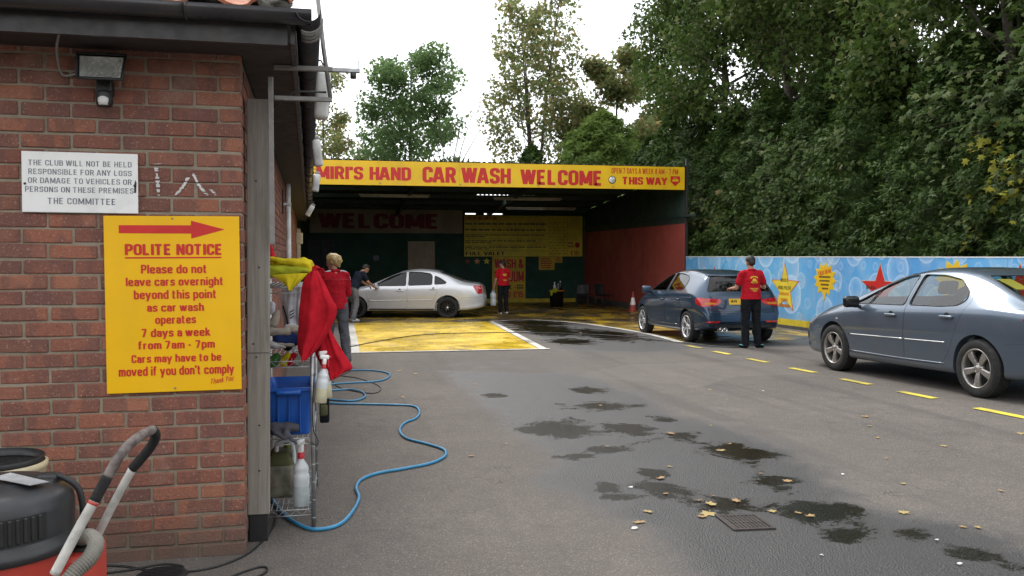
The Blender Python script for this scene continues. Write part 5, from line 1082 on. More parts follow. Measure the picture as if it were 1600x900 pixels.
def make_person(label, loc, rz, J, hair, shirt, trouser, shoe, sleeve='short', slim=1., shirt_hem=.06, extra=None):
    t = thing('person', label, 'person', loc, rz); V = {k: Vector(v) for k, v in J.items() if not isinstance(v, float)}; fwd = V.get('face', Vector((0, 1, 0))); bf = V.get('front', Vector((0, 1, 0)))
    hip, ch, nk, hd = V['hip'], V['chest'], V['neck'], V['head']; q = slim
    body = []; hp, S = head_prims(hd, fwd, V.get('up', Vector((0, 0, 1)))); body += hp
    body += [(nk - (hd - nk) * .3, .054 * q, nk + (hd - nk) * .55, .050 * q), (hip, .125 * q, ch, .128 * q, (bf, .66))]
    arms, legs, sl, tr, sho = [], [], [], [], []
    sh_w = []
    for sd in ('L', 'R'):
        s_, e, w, h = V['sh' + sd], V['el' + sd], V['wr' + sd], V['hp' + sd]; k, a = V['kn' + sd], V['an' + sd]
        body += [(ch, .085 * q, s_ - Vector((0, 0, .012)), .046 * q, (bf, .75)), (s_ - Vector((0, 0, .012)), .046 * q, e, .041 * q), (e, .042 * q, w, .027 * q)]
        body += hand_prims(w, (w - e).normalized() + Vector(J.get('hdir' + sd, (0, 0, 0))), J.get('hup' + sd, (0, 0, 1)), 1., J.get('curl', .7), 1 if sd == 'L' else -1)
        body += [(h, .085 * q, k, .06 * q), (k, .058 * q, k.lerp(a, .35), .056 * q), (k.lerp(a, .35), .056 * q, a, .038 * q)]
        sl += [(ch, .125 * q, s_ - Vector((0, 0, .02)), .07 * q, (bf, .82)), (nk - (nk - ch) * .22, .062 * q, s_, .066 * q, (bf, .9))]
        if sleeve == 'short': sl.append((s_, .068 * q, s_.lerp(e, .62), .066 * q))
        else: sl += [(s_, .066 * q, e, .058 * q), (e, .058 * q, e.lerp(w, .9), .046 * q)]
        tr += [(h, .100 * q, k, .078 * q), (k, .078 * q, a + Vector((0, 0, .0)), .066 * q)]
        ft = Vector(J.get('foot' + sd, bf)).normalized(); sho += [(a + Vector((0, 0, -.045)) - ft * .03, .042, a + Vector((0, 0, -.052)) + ft * .09, .04), (a + Vector((0, 0, -.055)) + ft * .09, .042, a + Vector((0, 0, -.062)) + ft * .15, .033), (a, .045, a + Vector((0, 0, -.05)), .045)]
        body += [(a, .036, a + Vector((0, 0, -.05)) + ft * .09, .03)]
    b = blob('body', body, 'skin', t, .0075, 2)
    ax = (ch - hip).normalized(); hem = hip + ax * (shirt_hem - .06)
    sl += [(hem - ax * .14, .212 * q, hip.lerp(ch, .4), .178 * q, (bf, .76)), (hip.lerp(ch, .4), .172 * q, ch, .176 * q, (bf, .70)), (ch, .14 * q, nk - (nk - ch) * .25, .075 * q, (bf, .8))]
    shirt_o = blob('shirt' if sleeve == 'short' else 'jacket', sl, shirt, t, .010, 3, .011, 13, (1, 1, .55), cut=(hem - ax * .02, ax))
    tr += [(V['hpL'], .102 * q, V['hpR'], .098 * q, (bf, 1.02)), (hip, .155 * q, hip + (ch - hip) * .1, .150 * q, (bf, .70))]
    trouser_o = blob('trousers', tr, trouser, t, .011, 3, .013, 11, (1, 1, .8))
    blob('shoes', sho, shoe, t, .010, 3)
    up = V.get('up', Vector((0, 0, 1)))
    if hair == 'short': blob('hair', [(S(-.030, 0, .045), .088, S(.006, 0, .062), .080, (fwd.cross(up), .93)), (S(-.055, 0, -.01), .062, S(-.045, 0, .03), .07)], 'hair_dark', t, .008, 2, .004, 60)
    else: blob('hair', [(S(-.030, 0, .045), .094, S(.012, 0, .062), .083, (fwd.cross(up), .97)), (S(-.07, 0, -.005), .062, S(-.06, 0, .05), .07), (S(-.105, 0, .02), .048, S(-.10, .01, .055), .045), (S(-.03, -.06, .0), .035, S(-.06, -.05, .04), .05), (S(-.03, .06, .0), .035, S(-.06, .05, .04), .05), (S(-.08, .01, -.055), .03, S(-.085, 0, -.01), .04)], 'hair_blond', t, .008, 2, .007, 45)
    return t, V, S, shirt_o, trouser_o
def on_cloth(t, o, polys, origin, dirn, right, up, mt, name, off=.004):
    """flat print laid on a garment"""
    bm = BVHTree.FromPolygons([v.co for v in o.data.vertices], [tuple(p.vertices) for p in o.data.polygons]); d, r, u, og = Vector(dirn), Vector(right), Vector(up), Vector(origin); m = MB()
    for (x0, x1, y0, y1) in polys:
        n = max(1, int((x1 - x0) / .02)); V = []
        for i in range(n + 1):
            for y in (y0, y1):
                h = bm.ray_cast(og + r * (x0 + (x1 - x0) * i / n) + u * y, d); V.append(h[0] - d * off if h[0] else og + r * x0 + u * y + d * .3)
        m.add(V, [(2 * i, 2 * i + 2, 2 * i + 3, 2 * i + 1) for i in range(n)], True)
    return m.build(name, mt, o, fixn=False)

# man in a red polo behind the hatchback (back towards us)
pa, V, S, so_, to_ = make_person('man in red polo and black trousers working at the hatchback rear', (7.36, 14.92, gz(14.9)), R(4), dict(
    hip=(0, 0, .90), chest=(.0, .0, 1.22), neck=(0, .01, 1.40), head=(.005, .04, 1.525), front=(0, 1, 0), face=(.05, 1, -.35), shL=(-.175, .0, 1.335), shR=(.175, .0, 1.335),
    elL=(-.265, .06, 1.075), elR=(.285, .04, 1.09), wrL=(-.235, .29, 1.06), wrR=(.27, .27, 1.14), hpL=(-.09, 0, .86), hpR=(.09, 0, .86), knL=(-.10, .02, .48), knR=(.115, .0, .48), anL=(-.115, -.02, .09), anR=(.135, -.02, .09), footL=(-.1, 1, 0), footR=(.9, .45, 0)), 'short', 'polo_red', 'cloth_dark', 'cloth_dark')
arc = [( .075 * math.sin(a) - .011, .075 * math.sin(a) + .011, .275 + .03 * math.cos(a * 1.1) - .012, .275 + .03 * math.cos(a * 1.1) + .012) for a in np.linspace(-1.1, 1.1, 8)]
on_cloth(pa, so_, arc + [(-.045, .045, .225, .25), (-.03, .03, .25, .268), (-.06, .06, .212, .222)] + [(.068 * math.sin(a) - .01, .068 * math.sin(a) + .01, .205 - .02 * math.cos(a), .217 - .02 * math.cos(a)) for a in np.linspace(-1.1, 1.1, 8)] + [(x, x + .017, z, z + .016) for z, xs in ((.085, np.arange(-.085, .08, .024)), (.06, np.arange(-.06, .055, .024)), (.038, np.arange(-.035, .03, .024))) for x in xs], (0, -.6, .98), (0, 1, 0), (1, 0, 0), (0, 0, 1), 'print_yellow', 'back_print')
blob('collar', [((-.05, -.035, 1.405), .022, (.05, -.035, 1.405), .022), ((-.055, -.03, 1.405), .02, (-.05, .05, 1.39), .018), ((.055, -.03, 1.405), .02, (.05, .05, 1.39), .018)], 'polo_red', so_, .007, 2)
for x, y in ((-.125, .03), (.2, .01)): MB().rbox(x - .05, x + .05, y - .06, y + .06, .045, .06, .006, 2).build('shoe_flash', 'shoe_teal', pa)

# woman in a red jacket, seen from behind at the left
pw, V, S, so_, to_ = make_person('woman with blond pinned hair in red jacket and grey leggings', (.055, 13.6, gz(13.6)), R(22), dict(
    hip=(0, .03, .92), chest=(-.01, .05, 1.22), neck=(-.01, .06, 1.41), head=(-.02, .09, 1.535), front=(0, 1, 0), face=(-.55, .8, -.12), shL=(-.165, .05, 1.335), shR=(.165, .04, 1.335),
    elL=(-.22, .14, 1.08), elR=(.225, .10, 1.07), wrL=(-.15, .36, 1.06), wrR=(.12, .34, 1.04), hpL=(-.085, .02, .88), hpR=(.085, .0, .88), knL=(-.09, .10, .49), knR=(.10, -.03, .49), anL=(-.10, .06, .09), anR=(.09, -.16, .09)), 'long', 'jacket_red', 'jeans_grey', 'cloth_dark', 'long', .95, .0)
for sx in (-1, 1):
    m = MB().tube(catmull([(sx * .07, .03, 1.412), (sx * .13, .03, 1.405), (sx * .20, .04, 1.37), (sx * .245, .07, 1.27)], 5), .012, 6); m.build('shoulder_stripe', 'cloth_white', so_)
blob('collar', [((-.055, .02, 1.415), .024, (.045, .02, 1.415), .024), ((-.06, .03, 1.415), .022, (-.05, .10, 1.40), .02), ((.05, .03, 1.415), .022, (.045, .10, 1.40), .02)], 'jacket_red', so_, .007, 2)
MB().tube([(-.16, -.078, 1.285), (0, -.086, 1.28), (.15, -.082, 1.285)], .004, 5).build('yoke_seam', 'sign_red_faded', so_)
blob('hair_clip', [(S(-.12, .03, .03), .022, S(-.125, .03, -.005), .017), (S(-.125, .05, .012), .014, S(-.12, .0, .015), .014)], 'cloth_yellow', pw, .006, 2)

# man in navy leaning over the silver car's wing
pn, V, S, so_, to_ = make_person('man in navy shirt and grey joggers leaning on the silver car', (.60, 24.95, gz(25)), R(-62), dict(
    hip=(0, -.06, .93), chest=(0, .10, 1.21), neck=(0, .22, 1.36), head=(0, .33, 1.435), front=(0, .85, -.5), face=(.1, .85, -.75), up=(0, .75, .65), shL=(-.17, .16, 1.31), shR=(.17, .16, 1.31),
    elL=(-.23, .30, 1.10), elR=(.23, .27, 1.08), wrL=(-.2, .50, .98), wrR=(.19, .46, .96), hpL=(-.09, -.06, .89), hpR=(.09, -.06, .89), knL=(-.10, .02, .49), knR=(.10, -.02, .49), anL=(-.11, -.03, .09), anR=(.11, -.12, .09), footL=(0, 1, 0), footR=(0, 1, 0)), 'short', 'shirt_navy', 'jog_grey', 'shoe_white')
MB().rbox(-.135, -.125, -.10, -.02, .80, .83, .004).build('pocket_zip', 'cloth_dark', to_)

# man in red by the poster, canister in hand
pb, V, S, so_, to_ = make_person('man in red shirt standing by the yellow poster with a canister', (5.27, 27.75, gz(27.75)), R(14), dict(
    hip=(0, 0, .93), chest=(0, .0, 1.25), neck=(0, .03, 1.44), head=(0, .08, 1.565), front=(0, 1, 0), face=(-.55, .75, -.35), shL=(-.18, .0, 1.37), shR=(.18, .0, 1.37),
    elL=(-.245, .02, 1.09), elR=(.22, .06, 1.09), wrL=(-.29, .07, .85), wrR=(.13, .26, 1.02), hpL=(-.09, 0, .89), hpR=(.09, 0, .89), knL=(-.10, .02, .49), knR=(.09, .0, .49), anL=(-.10, -.01, .09), anR=(.10, -.03, .09), curl=1.3), 'short', 'polo_red', 'cloth_dark', 'shoe_white')
on_cloth(pb, so_, [(-.07, .07, .25, .275), (-.05, .05, .205, .235), (-.07, .07, .08, .095), (-.05, .05, .055, .07)], (0, -.6, 1.0), (0, 1, 0), (1, 0, 0), (0, 0, 1), 'print_yellow', 'back_print')
c = Matrix.Translation(pb.location) @ Matrix.Rotation(R(14), 4, 'Z') @ Vector((-.31, .085, .775))
t = thing('canister', 'tall white plastic canister held by the man at the poster', 'canister', (c.x, c.y, c.z - .50))
MB().lathe([(0, 0), (.085, 0), (.095, .015), (.095, .20), (.085, .215), (.095, .23), (.095, .36), (.07, .40), (.035, .41), (.035, .44), (0, .44)], 20).build('bottle', 'milky', t); MB().tube([(-.05, 0, .40), (-.035, 0, .49), (.035, 0, .49), (.05, 0, .40)], .009, 6).build('handle', 'milky', t)
# ------------------------------------------------------------------ wire rack at the side wall and what is on it
GX = gz(5.1)
rack = thing('wire_rack', 'galvanised wire shelving rack against the clubhouse side wall', 'rack', (0, 0, GX))
RX0, RX1, RY0, RY1 = -.40, -.115, 5.08, 5.98
for x in (RX0, RX1):
    for y in (RY0, RY1):
        m = MB().tube([(x, y, 0), (x, y, 1.365)], .0125, 10); 
        for z in np.arange(.05, 1.33, .1): m.lathe([(.0126, z), (.0136, z + .003), (.0126, z + .006)], 10, (x, y, 0))
        m.build('post', 'galvanised', rack)
for z in (.10, .50, .93, 1.34):
    m = MB()
    for x in (RX0, RX1):
        m.tube([(x, RY0, z), (x, RY1, z)], .0035, 5); m.tube([(x, RY0, z - .03), (x, RY1, z - .03)], .003, 5)
    for y in (RY0, RY1):
        m.tube([(RX0, y, z), (RX1, y, z)], .0035, 5); m.tube([(RX0, y, z - .032), (RX1, y, z - .032)], .003, 5); n = 9
        m.tube([(RX0 + (RX1 - RX0) * k / n, y, z - (.030 if k % 2 else .002)) for k in range(n + 1)], .002, 4)
    for k in range(1, 10): x = RX0 + (RX1 - RX0) * k / 10; m.tube([(x, RY0, z + .003), (x, RY1, z + .003)], .002, 4)
    for k in range(1, 6): y = RY0 + (RY1 - RY0) * k / 6; m.tube([(RX0, y, z - .002), (RX1, y, z - .002)], .0025, 4)
    m.build('shelf', 'galvanised', rack)
m = MB().tube(catmull([(RX1 + .012, RY0 - .014, .86), (RX1 + .0, RY0 - .016, .70), (RX1 + .004, RY0 - .015, .55), (RX1 + .028, RY0 - .016, .49), (RX1 + .02, RY0 - .016, .46), (RX1 - .01, RY0 - .015, .48)], 5), .0028, 5); m.build('tie_wire', 'cable_black', rack)

def drape(name, label, cat, L, Rr, y0, bulge, ripple, nf, mt, thick=.004, ph=0, group=None, nu=44, nv=46, yb=0, seed=0):
    """hanging cloth between two edge curves (x, z); folds run down it and it bellies towards the yard"""
    Lc = catmull([(a, 0, b) for a, b in L], 8); Rc = catmull([(a, 0, b) for a, b in Rr], 8)
    def at(C, t): f = t * (len(C) - 1); i = min(int(f), len(C) - 2); return C[i].lerp(C[i + 1], f - i)
    def fn(u, v):
        a, b = at(Lc, v), at(Rc, v); p = a.lerp(b, u); e = u * (1 - u) * 4
        ed = min(1, 6 * u, 6 * (1 - u)); w = ripple * (.25 + .75 * v) * (.35 + .65 * ed) * (math.sin(u * PI * nf + ph + 1.2 * v + 1.1 * mnoise.noise(Vector((u * 2, v * 2, seed + 3)))) + .25 * math.sin(u * PI * nf * 2.3 + ph * 2 + 2 * v)); w += .02 * mnoise.noise(Vector((p.x * 5, seed + 9, p.z * 4))) + .012 * mnoise.noise(Vector((p.x * 9, seed, p.z * 9))) + .004 * mnoise.noise(Vector((p.x * 30, seed, p.z * 30)))
        return (p.x + .25 * w, y0 - bulge * e * (.4 + .6 * v) + w + yb * v, p.z + .15 * w)
    return MB().grid(nu, nv, fn).build(name, mt, None, solid=thick, fixn=False, label=label, cat=cat, group=group)
drape('red_towel', 'large red towel draped over the end of the wire rack', 'towel', [(-.118, 1.355), (-.157, 1.301), (-.175, 1.196), (-.188, 1.057), (-.193, .935), (-.172, .872)], [(-.085, 1.36), (-.045, 1.29), (-.006, 1.20), (.020, 1.152), (.0, 1.072), (-.082, .935), (-.150, .868)], 5.04, .075, .017, 3.6, 'cloth_red', ph=.6)
drape('red_towel', 'crumpled red cloth bunched on top of the rack beside the big towel', 'towel', [(-.125, 1.335), (-.13, 1.36), (-.10, 1.385), (-.075, 1.375)], [(-.09, 1.30), (-.05, 1.30), (-.03, 1.31), (-.025, 1.345)], 5.16, .03, .02, 4, 'cloth_red', nu=20, nv=16, ph=2)
drape('red_towel', 'lower red towel hanging with one corner pulled out to the right', 'towel', [(-.10, 1.08), (-.10, .98), (-.105, .90), (-.085, .85), (-.045, .775), (-.02, .738)], [(-.03, 1.05), (.01, .975), (.055, .90), (.105, .812), (.075, .79), (.03, .770)], 5.14, .05, .016, 3.5, 'cloth_red', ph=1.7)
drape('white_jacket', 'white sports jacket with black stripes hanging behind the red towel', 'jacket', [(-.29, 1.26), (-.295, 1.16), (-.285, 1.06), (-.287, .98)], [(-.165, 1.27), (-.165, 1.15), (-.17, 1.02), (-.175, .905)], 5.42, .03, .012, 4, 'cloth_white', thick=.012)
wj = bpy.data.objects[[o.name for o in bpy.data.objects if o.name.startswith('white_jacket')][0]]
for x0, z0, x1, z1 in ((-.287, 1.15, -.258, 1.03), (-.258, 1.03, -.250, .94)): MB().tube([(x0, 5.385, z0), ((x0 + x1) / 2 + .004, 5.382, (z0 + z1) / 2), (x1, 5.382, z1)], .004, 5).build('piping', 'cloth_dark', wj)
for k in range(3):
    MB().tube([(-.247, 5.378, 1.075 + .018 * k), (-.225, 5.375, 1.09 + .018 * k)], .003, 5).build('stripe', 'cloth_dark', wj)
    MB().tube([(-.225, 5.375, .985 + .018 * k), (-.19, 5.378, .987 + .018 * k)], .0035, 5).build('stripe', 'cloth_dark', wj)
blob('cuff', [((-.272, 5.40, .955), .026, (-.262, 5.40, .91), .03)], 'cloth_dark', wj, .008, 3)

def heap(name, label, cat, layers, mt, group=None, seed=0, thick=.5):
    """folded cloth lying in a soft rounded pile: closed lobes with creases"""
    o = blob(name, layers, mt, None, .007, 5, .006, 22, (1, 1, 2.2)); return tag(o, label, cat, group)
heap('folded_towel', 'bright yellow microfibre towel on top of the pile', 'towel', [((-.335, 5.15, 1.425), .022, (-.29, 5.15, 1.412), .026, ((0, 0, 1), .7)), ((-.30, 5.16, 1.415), .03, (-.15, 5.17, 1.392), .036, ((0, 0, 1), .65)), ((-.17, 5.18, 1.40), .034, (-.14, 5.3, 1.385), .034), ((-.32, 5.3, 1.40), .04, (-.15, 5.32, 1.39), .04, ((0, 0, 1), .7)), ((-.135, 5.16, 1.375), .02, (-.13, 5.16, 1.36), .02)], 'cloth_yellow')
heap('folded_towel', 'lime green towel folded in the middle of the yellow pile', 'towel', [((-.335, 5.14, 1.365), .034, (-.15, 5.15, 1.362), .024, ((0, 0, 1), .75)), ((-.335, 5.14, 1.342), .028, (-.20, 5.15, 1.345), .024, ((0, 0, 1), .7)), ((-.32, 5.3, 1.36), .04, (-.16, 5.3, 1.36), .035, ((0, 0, 1), .7))], 'cloth_lime')
drape('folded_towel', 'yellow towel corner hanging down from the pile in a point', 'towel', [(-.335, 1.335), (-.30, 1.315), (-.27, 1.29), (-.238, 1.25)], [(-.135, 1.345), (-.155, 1.32), (-.19, 1.285), (-.228, 1.246)], 5.085, .02, .008, 4, 'cloth_yellow', nu=26, nv=16)
drape('red_cloth', 'small red cloth tip showing behind the yellow pile at the post', 'towel', [(-.36, 1.50), (-.36, 1.44), (-.36, 1.38)], [(-.345, 1.505), (-.325, 1.44), (-.30, 1.39)], 5.30, .02, .006, 2, 'cloth_red', nu=12, nv=12)
heap('cloth_pile', 'navy blue cloth lying on the middle shelf', 'cloth', [((-.30, 5.14, .975), .035, (-.17, 5.14, .968), .032), ((-.25, 5.25, .98), .045, (-.16, 5.25, .975), .04), ((-.17, 5.12, .955), .022, (-.14, 5.12, .945), .018)], 'cloth_navy')
heap('cloth_pile', 'pale grey gloves and rags heaped on the middle shelf', 'cloth', [((-.34, 5.14, 1.02), .025, (-.25, 5.13, 1.015), .022), ((-.33, 5.2, 1.06), .03, (-.31, 5.2, 1.12), .02), ((-.25, 5.16, 1.035), .02, (-.19, 5.2, 1.02), .028), ((-.34, 5.12, .955), .014, (-.22, 5.11, .945), .01)], 'cloth_beige')
heap('cloth_pile', 'white rag on the middle shelf next to the red towel', 'cloth', [((-.24, 5.24, 1.025), .034, (-.19, 5.22, 1.01), .03), ((-.35, 5.3, 1.12), .02, (-.345, 5.3, 1.16), .024)], 'cloth_white')
heap('cloth_pile', 'pale blue cloth hanging over the middle shelf edge', 'cloth', [((-.34, 5.10, .955), .022, (-.31, 5.09, .94), .018), ((-.31, 5.09, .945), .012, (-.26, 5.085, .937), .008)], 'cloth_pale')
for i, (x, mt, nm) in enumerate(((-.335, 'towel_green', 'green'), (-.27, 'cloth_yellow', 'yellow'), (-.24, 'cloth_red', 'orange red'), (-.205, 'cloth_beige', 'beige'))):
    heap('rolled_cloth', '%s cloth tucked between the blue tub and the middle shelf' % nm, 'cloth', [((x, 5.2, .84), .028, (x + .02, 5.2, .875), .022), ((x, 5.2, .84), .03, (x + .01, 5.4, .85), .025)], mt)
# blue tub
t = thing('plastic_tub', 'blue plastic storage tub on the lower wire shelf', 'tub', (-.245, 5.36, GX + .505))
m = MB(); pr = [(.108, .195, 0), (.112, .20, .01), (.125, .235, .25), (.139, .25, .255), (.139, .25, .272), (.128, .238, .274), (.118, .225, .24), (.104, .19, .012)]
def rr(hx, hy, z, n=6): return [(sx * (hx - .03) + .03 * math.cos(a), sy * (hy - .03) + .03 * math.sin(a), z) for sx, sy, a0 in ((1, 1, 0), (-1, 1, PI / 2), (-1, -1, PI), (1, -1, 1.5 * PI)) for a in np.linspace(a0, a0 + PI / 2, n)]
V = []
for hx, hy, z in pr: V += rr(hx, hy, z)
m.add(V, [(i * 24 + k, i * 24 + (k + 1) % 24, i * 24 + 24 + (k + 1) % 24, i * 24 + 24 + k) for i in range(7) for k in range(24)], False); m.f += [tuple(range(24)), tuple(7 * 24 + k for k in range(24))]; m.s += [False] * 2; m.mi += [0, 0]
m.build('tub_body', 'box_blue', t); MB().rbox(-.07, .07, -.275, -.245, .235, .262, .01, 2).build('grip', 'box_blue', t)
for x in (-.06, 0, .06): MB().rbox(x - .004, x + .004, -.243, -.205, .02, .23, .003).build('rib', 'box_blue', t)
heap('cloth_pile', 'grey rag slumped over the shelf below the blue tub', 'cloth', [((-.33, 5.12, .49), .03, (-.21, 5.10, .485), .026), ((-.26, 5.075, .46), .018, (-.205, 5.07, .40), .010, ((0, 1, 0), .6)), ((-.33, 5.1, .47), .016, (-.27, 5.07, .43), .012)], 'cloth_grey')
# bottles
def sprayer(label, loc, rz, liquid, s=1., tilt=0):
    t = thing('spray_bottle', label, 'bottle', loc, rz, 'trigger spray bottles'); t.rotation_euler[1] = tilt; t.scale = (s, s, s)
    MB().lathe([(0, 0), (.036, 0), (.040, .006), (.040, .07), (.0385, .10)], 20).build('filled_part', liquid, t)
    MB().lathe([(.0385, .10), (.040, .13), (.039, .155), (.033, .165), (.037, .178), (.034, .195), (.016, .222), (.0135, .238)], 20).build('bottle', 'milky', t)
    MB().lathe([(0, .262), (.0155, .262), (.0165, .236), (.0165, .232)], 16).build('collar', 'trigger_red', t)
    m = MB(); m.rbox(-.013, .013, -.012, .012, .26, .30, .005, 2); m.rbox(-.035, .03, -.012, .012, .296, .325, .008, 2); m.build('spray_head', 'sign_white', t)
    MB().tube([(.028, 0, .31), (.044, 0, .312)], .009, 8).build('nozzle', 'trigger_red', t); MB().tube(catmull([(.018, 0, .298), (.03, 0, .285), (.028, 0, .262), (.034, 0, .245)], 4), .006, 6).build('trigger', 'trigger_red', t)
    return t
sprayer('white spray bottle standing on the bottom wire shelf', (-.183, 5.14, GX + .106), R(70), 'liquid', 1.16)
sprayer('spray bottle half full of pale liquid hung on the rack post', (-.072, 5.045, GX + .70), R(20), 'straw', .82, R(6))
sprayer('cream spray bottle hung behind the other on the rack post', (-.040, 5.13, GX + .715), R(30), 'straw', .82, R(-4))
t = thing('jerry_can', 'grimy cream jerry can on the bottom wire shelf', 'can', (-.30, 5.42, GX + .106))
MB().rbox(-.10, .08, -.12, .12, 0, .20, .03, 3).build('can_body', 'dirty_can', t)
m = MB(); q = MB().rbox(-.5, .5, -.5, .5, 0, 1, .2, 3); m.add([(x * .18 * (1 - .45 * z) - .01 + .0 * z, y * .24 * (1 - .3 * z), .18 + z * .09) for x, y, z in q.v], q.f, True); m.build('can_shoulder', 'can_olive', t)
MB().tube(catmull([(-.03, -.06, .25), (-.02, -.06, .315), (.05, -.06, .32), (.068, -.06, .25), (.066, -.06, .19)], 5), .013, 8).build('handle', 'milky', t); MB().lathe([(0, .31), (.022, .31), (.024, .265)], 14, (.03, .06, 0)).build('cap', 'leaf_bright', t)
t = thing('sponge', 'yellow green sponge wedged behind the rack post', 'sponge', (-.06, 5.3, GX + .565)); MB().rbox(-.022, .026, -.04, .04, .02, .09, .012, 2).build('foam', 'can_olive', t); MB().rbox(-.02, .035, -.03, .06, -.02, .16, .01, 2).build('backing', 'cloth_dark', t)

# hoses and cables on the ground
def on_ground(path, r, name, label, mt, cat, k=8, n=10, lift=0):
    P = [(p.x, p.y, gz(p.y) + r + lift) for p in catmull([(x, y, 0) for x, y in path], k)]; return MB().tube(P, r, n).build(name, mt, None, label=label, cat=cat)
P = [(-.40, 6.3), (-.41, 6.0), (-.38, 5.72), (-.29, 5.33), (-.17, 5.05), (-.08, 4.98), (.03, 5.06), (.11, 5.34), (.15, 5.63), (.14, 5.88), (.18, 6.11), (.3, 6.28), (.48, 6.38), (.68, 6.51), (.8, 6.68), (.85, 6.86), (.84, 7.04), (.73, 7.28), (.6, 7.53), (.57, 7.9), (.64, 8.28), (.77, 8.54), (.84, 8.92), (.81, 9.3), (.58, 9.44), (.26, 9.56), (-.01, 9.66), (-.1, 9.8), (-.08, 9.97), (.19, 9.80), (.34, 10.07), (.32, 10.49), (.18, 10.75), (-.05, 10.72), (-.15, 10.95), (-.09, 11.22), (.15, 11.36), (.55, 11.46), (.72, 11.9), (.73, 12.34), (.52, 12.71), (.17, 12.79), (-.05, 12.67), (-.3, 12.5)]
m = [(p.x, p.y, gz(p.y) + .012 + max(0, .10 - .25 * abs(i / 8 - 1.2)) * 1.2 * (i < 20)) for i, p in enumerate(catmull([(x, y, 0) for x, y in P], 8))]
MB().tube(m, .0105, 10).build('blue_hose', 'hose_blue', None, label='blue hose snaking from the rack across the tarmac', cat='hose')
on_ground([(-.34, 5.5), (-.335, 5.1), (-.40, 4.73), (-.5, 4.53), (-.64, 4.43), (-.82, 4.45), (-.99, 4.56), (-1.12, 4.60), (-1.17, 4.55), (-1.10, 4.48), (-.97, 4.50), (-.82, 4.56), (-.72, 4.50), (-.74, 4.40), (-.86, 4.34), (-1.05, 4.36), (-1.2, 4.2)], .0055, 'power_cable', 'black power cable coiled along the foot of the brick wall', 'cable_black', 'cable', 8, 6)
on_ground([(-.62, 4.22), (-.52, 4.26), (-.43, 4.36), (-.36, 4.42), (-.32, 4.40), (-.33, 4.32), (-.42, 4.2)], .0055, 'power_cable', 'short loop of black cable on the tarmac below the post', 'cable_black', 'cable', 8, 6)
on_ground([(-.1, 12.4), (.3, 11.9), (.55, 11.0), (.45, 10.4), (.1, 10.9), (.0, 11.8), (.25, 12.9), (.0, 13.4)], .006, 'power_cable', 'thin black cable tangled with the blue hose', 'cable_black', 'cable', 8, 6)
on_ground([(-.1, 15.4), (.3, 16.6), (1.0, 18.0), (1.8, 19.2), (2.8, 19.6), (4.4, 19.3), (5.8, 18.1), (6.4, 16.4), (6.8, 15.2), (7.1, 14.9), (7.25, 15.3), (7.3, 15.55)], .009, 'pressure_hose', 'thin black pressure hose lying across the wash bay', 'cable_black', 'hose', 10, 6, .008)
# access covers and drain
for x, y, s_ in ((-.80, 4.40, 'round dark access cover at the foot of the brick wall, right one'), (-1.06, 4.30, 'round dark access cover beside the vacuum cleaner, left one')):
    t = thing('access_cover', s_, 'cover', (x, y, gz(y) + .001)); MB().lathe([(0, .012), (.10, .012), (.115, .006), (.12, 0)], 28).build('lid', 'black_plastic', t)
    m = MB()
    for k in range(-4, 5): w_ = math.sqrt(max(.0, .095 ** 2 - (k * .02) ** 2)); m.box(-w_, w_, k * .02 - .003, k * .02 + .003, .0125, .0155)
    m.build('tread', 'black_plastic', t)
t = thing('drain_grate', 'rusty iron drain grate set in the wet tarmac', 'drain', (2.27, 4.65, gz(4.65) + .004), R(-4)); t.rotation_euler[0] = -.0142; t.scale = (.78, .78, .5)
fr = MB()
for a in ((-.155, .155, -.185, -.16), (-.155, .155, .16, .185), (-.155, -.13, -.1598, .1598), (.13, .155, -.1598, .1598)): fr.box(*a, -.01, .012)
fr.build('frame', 'rust_iron', t); MB().box(-.13, .13, -.16, .16, .0003, .0012).build('sump', 'ink_black', t)
for k in range(9): MB().rbox(-.126 + k * .0285, -.126 + k * .0285 + .015, -.158, .158, .001, .011, .002).build('bar', 'rust_iron', t)
MB().box(-.129, .129, -.008, .008, .0015, .0105).build('cross_bar', 'rust_iron', t)

# ------------------------------------------------------------------ vacuum cleaner and bucket
vc = thing('vacuum_cleaner', 'red and black drum vacuum cleaner with white push handle', 'vacuum', (-1.135, 3.28, gz(3.3) + .075), R(-8))
MB().lathe([(0, .06), (.225, .06), (.24, .09), (.25, .30), (.252, .42), (.25, .45)], 48).build('drum', 'vac_red', vc)
lid = MB().lathe([(.262, .425), (.27, .43), (.272, .458), (.258, .466), (.254, .485)], 48).build('lid_rim', 'vac_black', vc)
m = MB(); m.lathe([(.254, .485), (.255, .57), (.250, .60), (.235, .622), (.20, .64), (.12, .655), (0, .66)], 48); m.build('lid', 'vac_black', vc)
for k in range(10):
    a = R(-78 + k * 5.2); c_, s_ = math.cos(a), math.sin(a); q = MB().rbox(.247, .262, -.0065, .0065, .495, .575, .003); MB().add([(x * c_ - y * s_, x * s_ + y * c_, z) for x, y, z in q.v], q.f).build('vent_rib', 'black_plastic', vc)
q = MB()
for k in range(13):
    a0, a1 = R(-80 + k * 4.2), R(-80 + (k + 1) * 4.2); q.add([(.2562 * math.cos(a), .2562 * math.sin(a), z) for a in (a0, a1) for z in (.493, .578)], [(0, 2, 3, 1)])
q.build('vent_recess', 'ink_black', vc)
m = MB(); q = MB().rbox(-.20, .20, -.05, .05, .0, .05, .018, 3); m.add([(x, y + .05, z + .622 - .5 * x * x) for x, y, z in q.v], q.f, True); m.build('carry_handle', 'black_plastic', vc)
MB().rbox(.13, .20, .03, .09, .635, .665, .012, 2).build('lid_latch', 'black_plastic', vc)
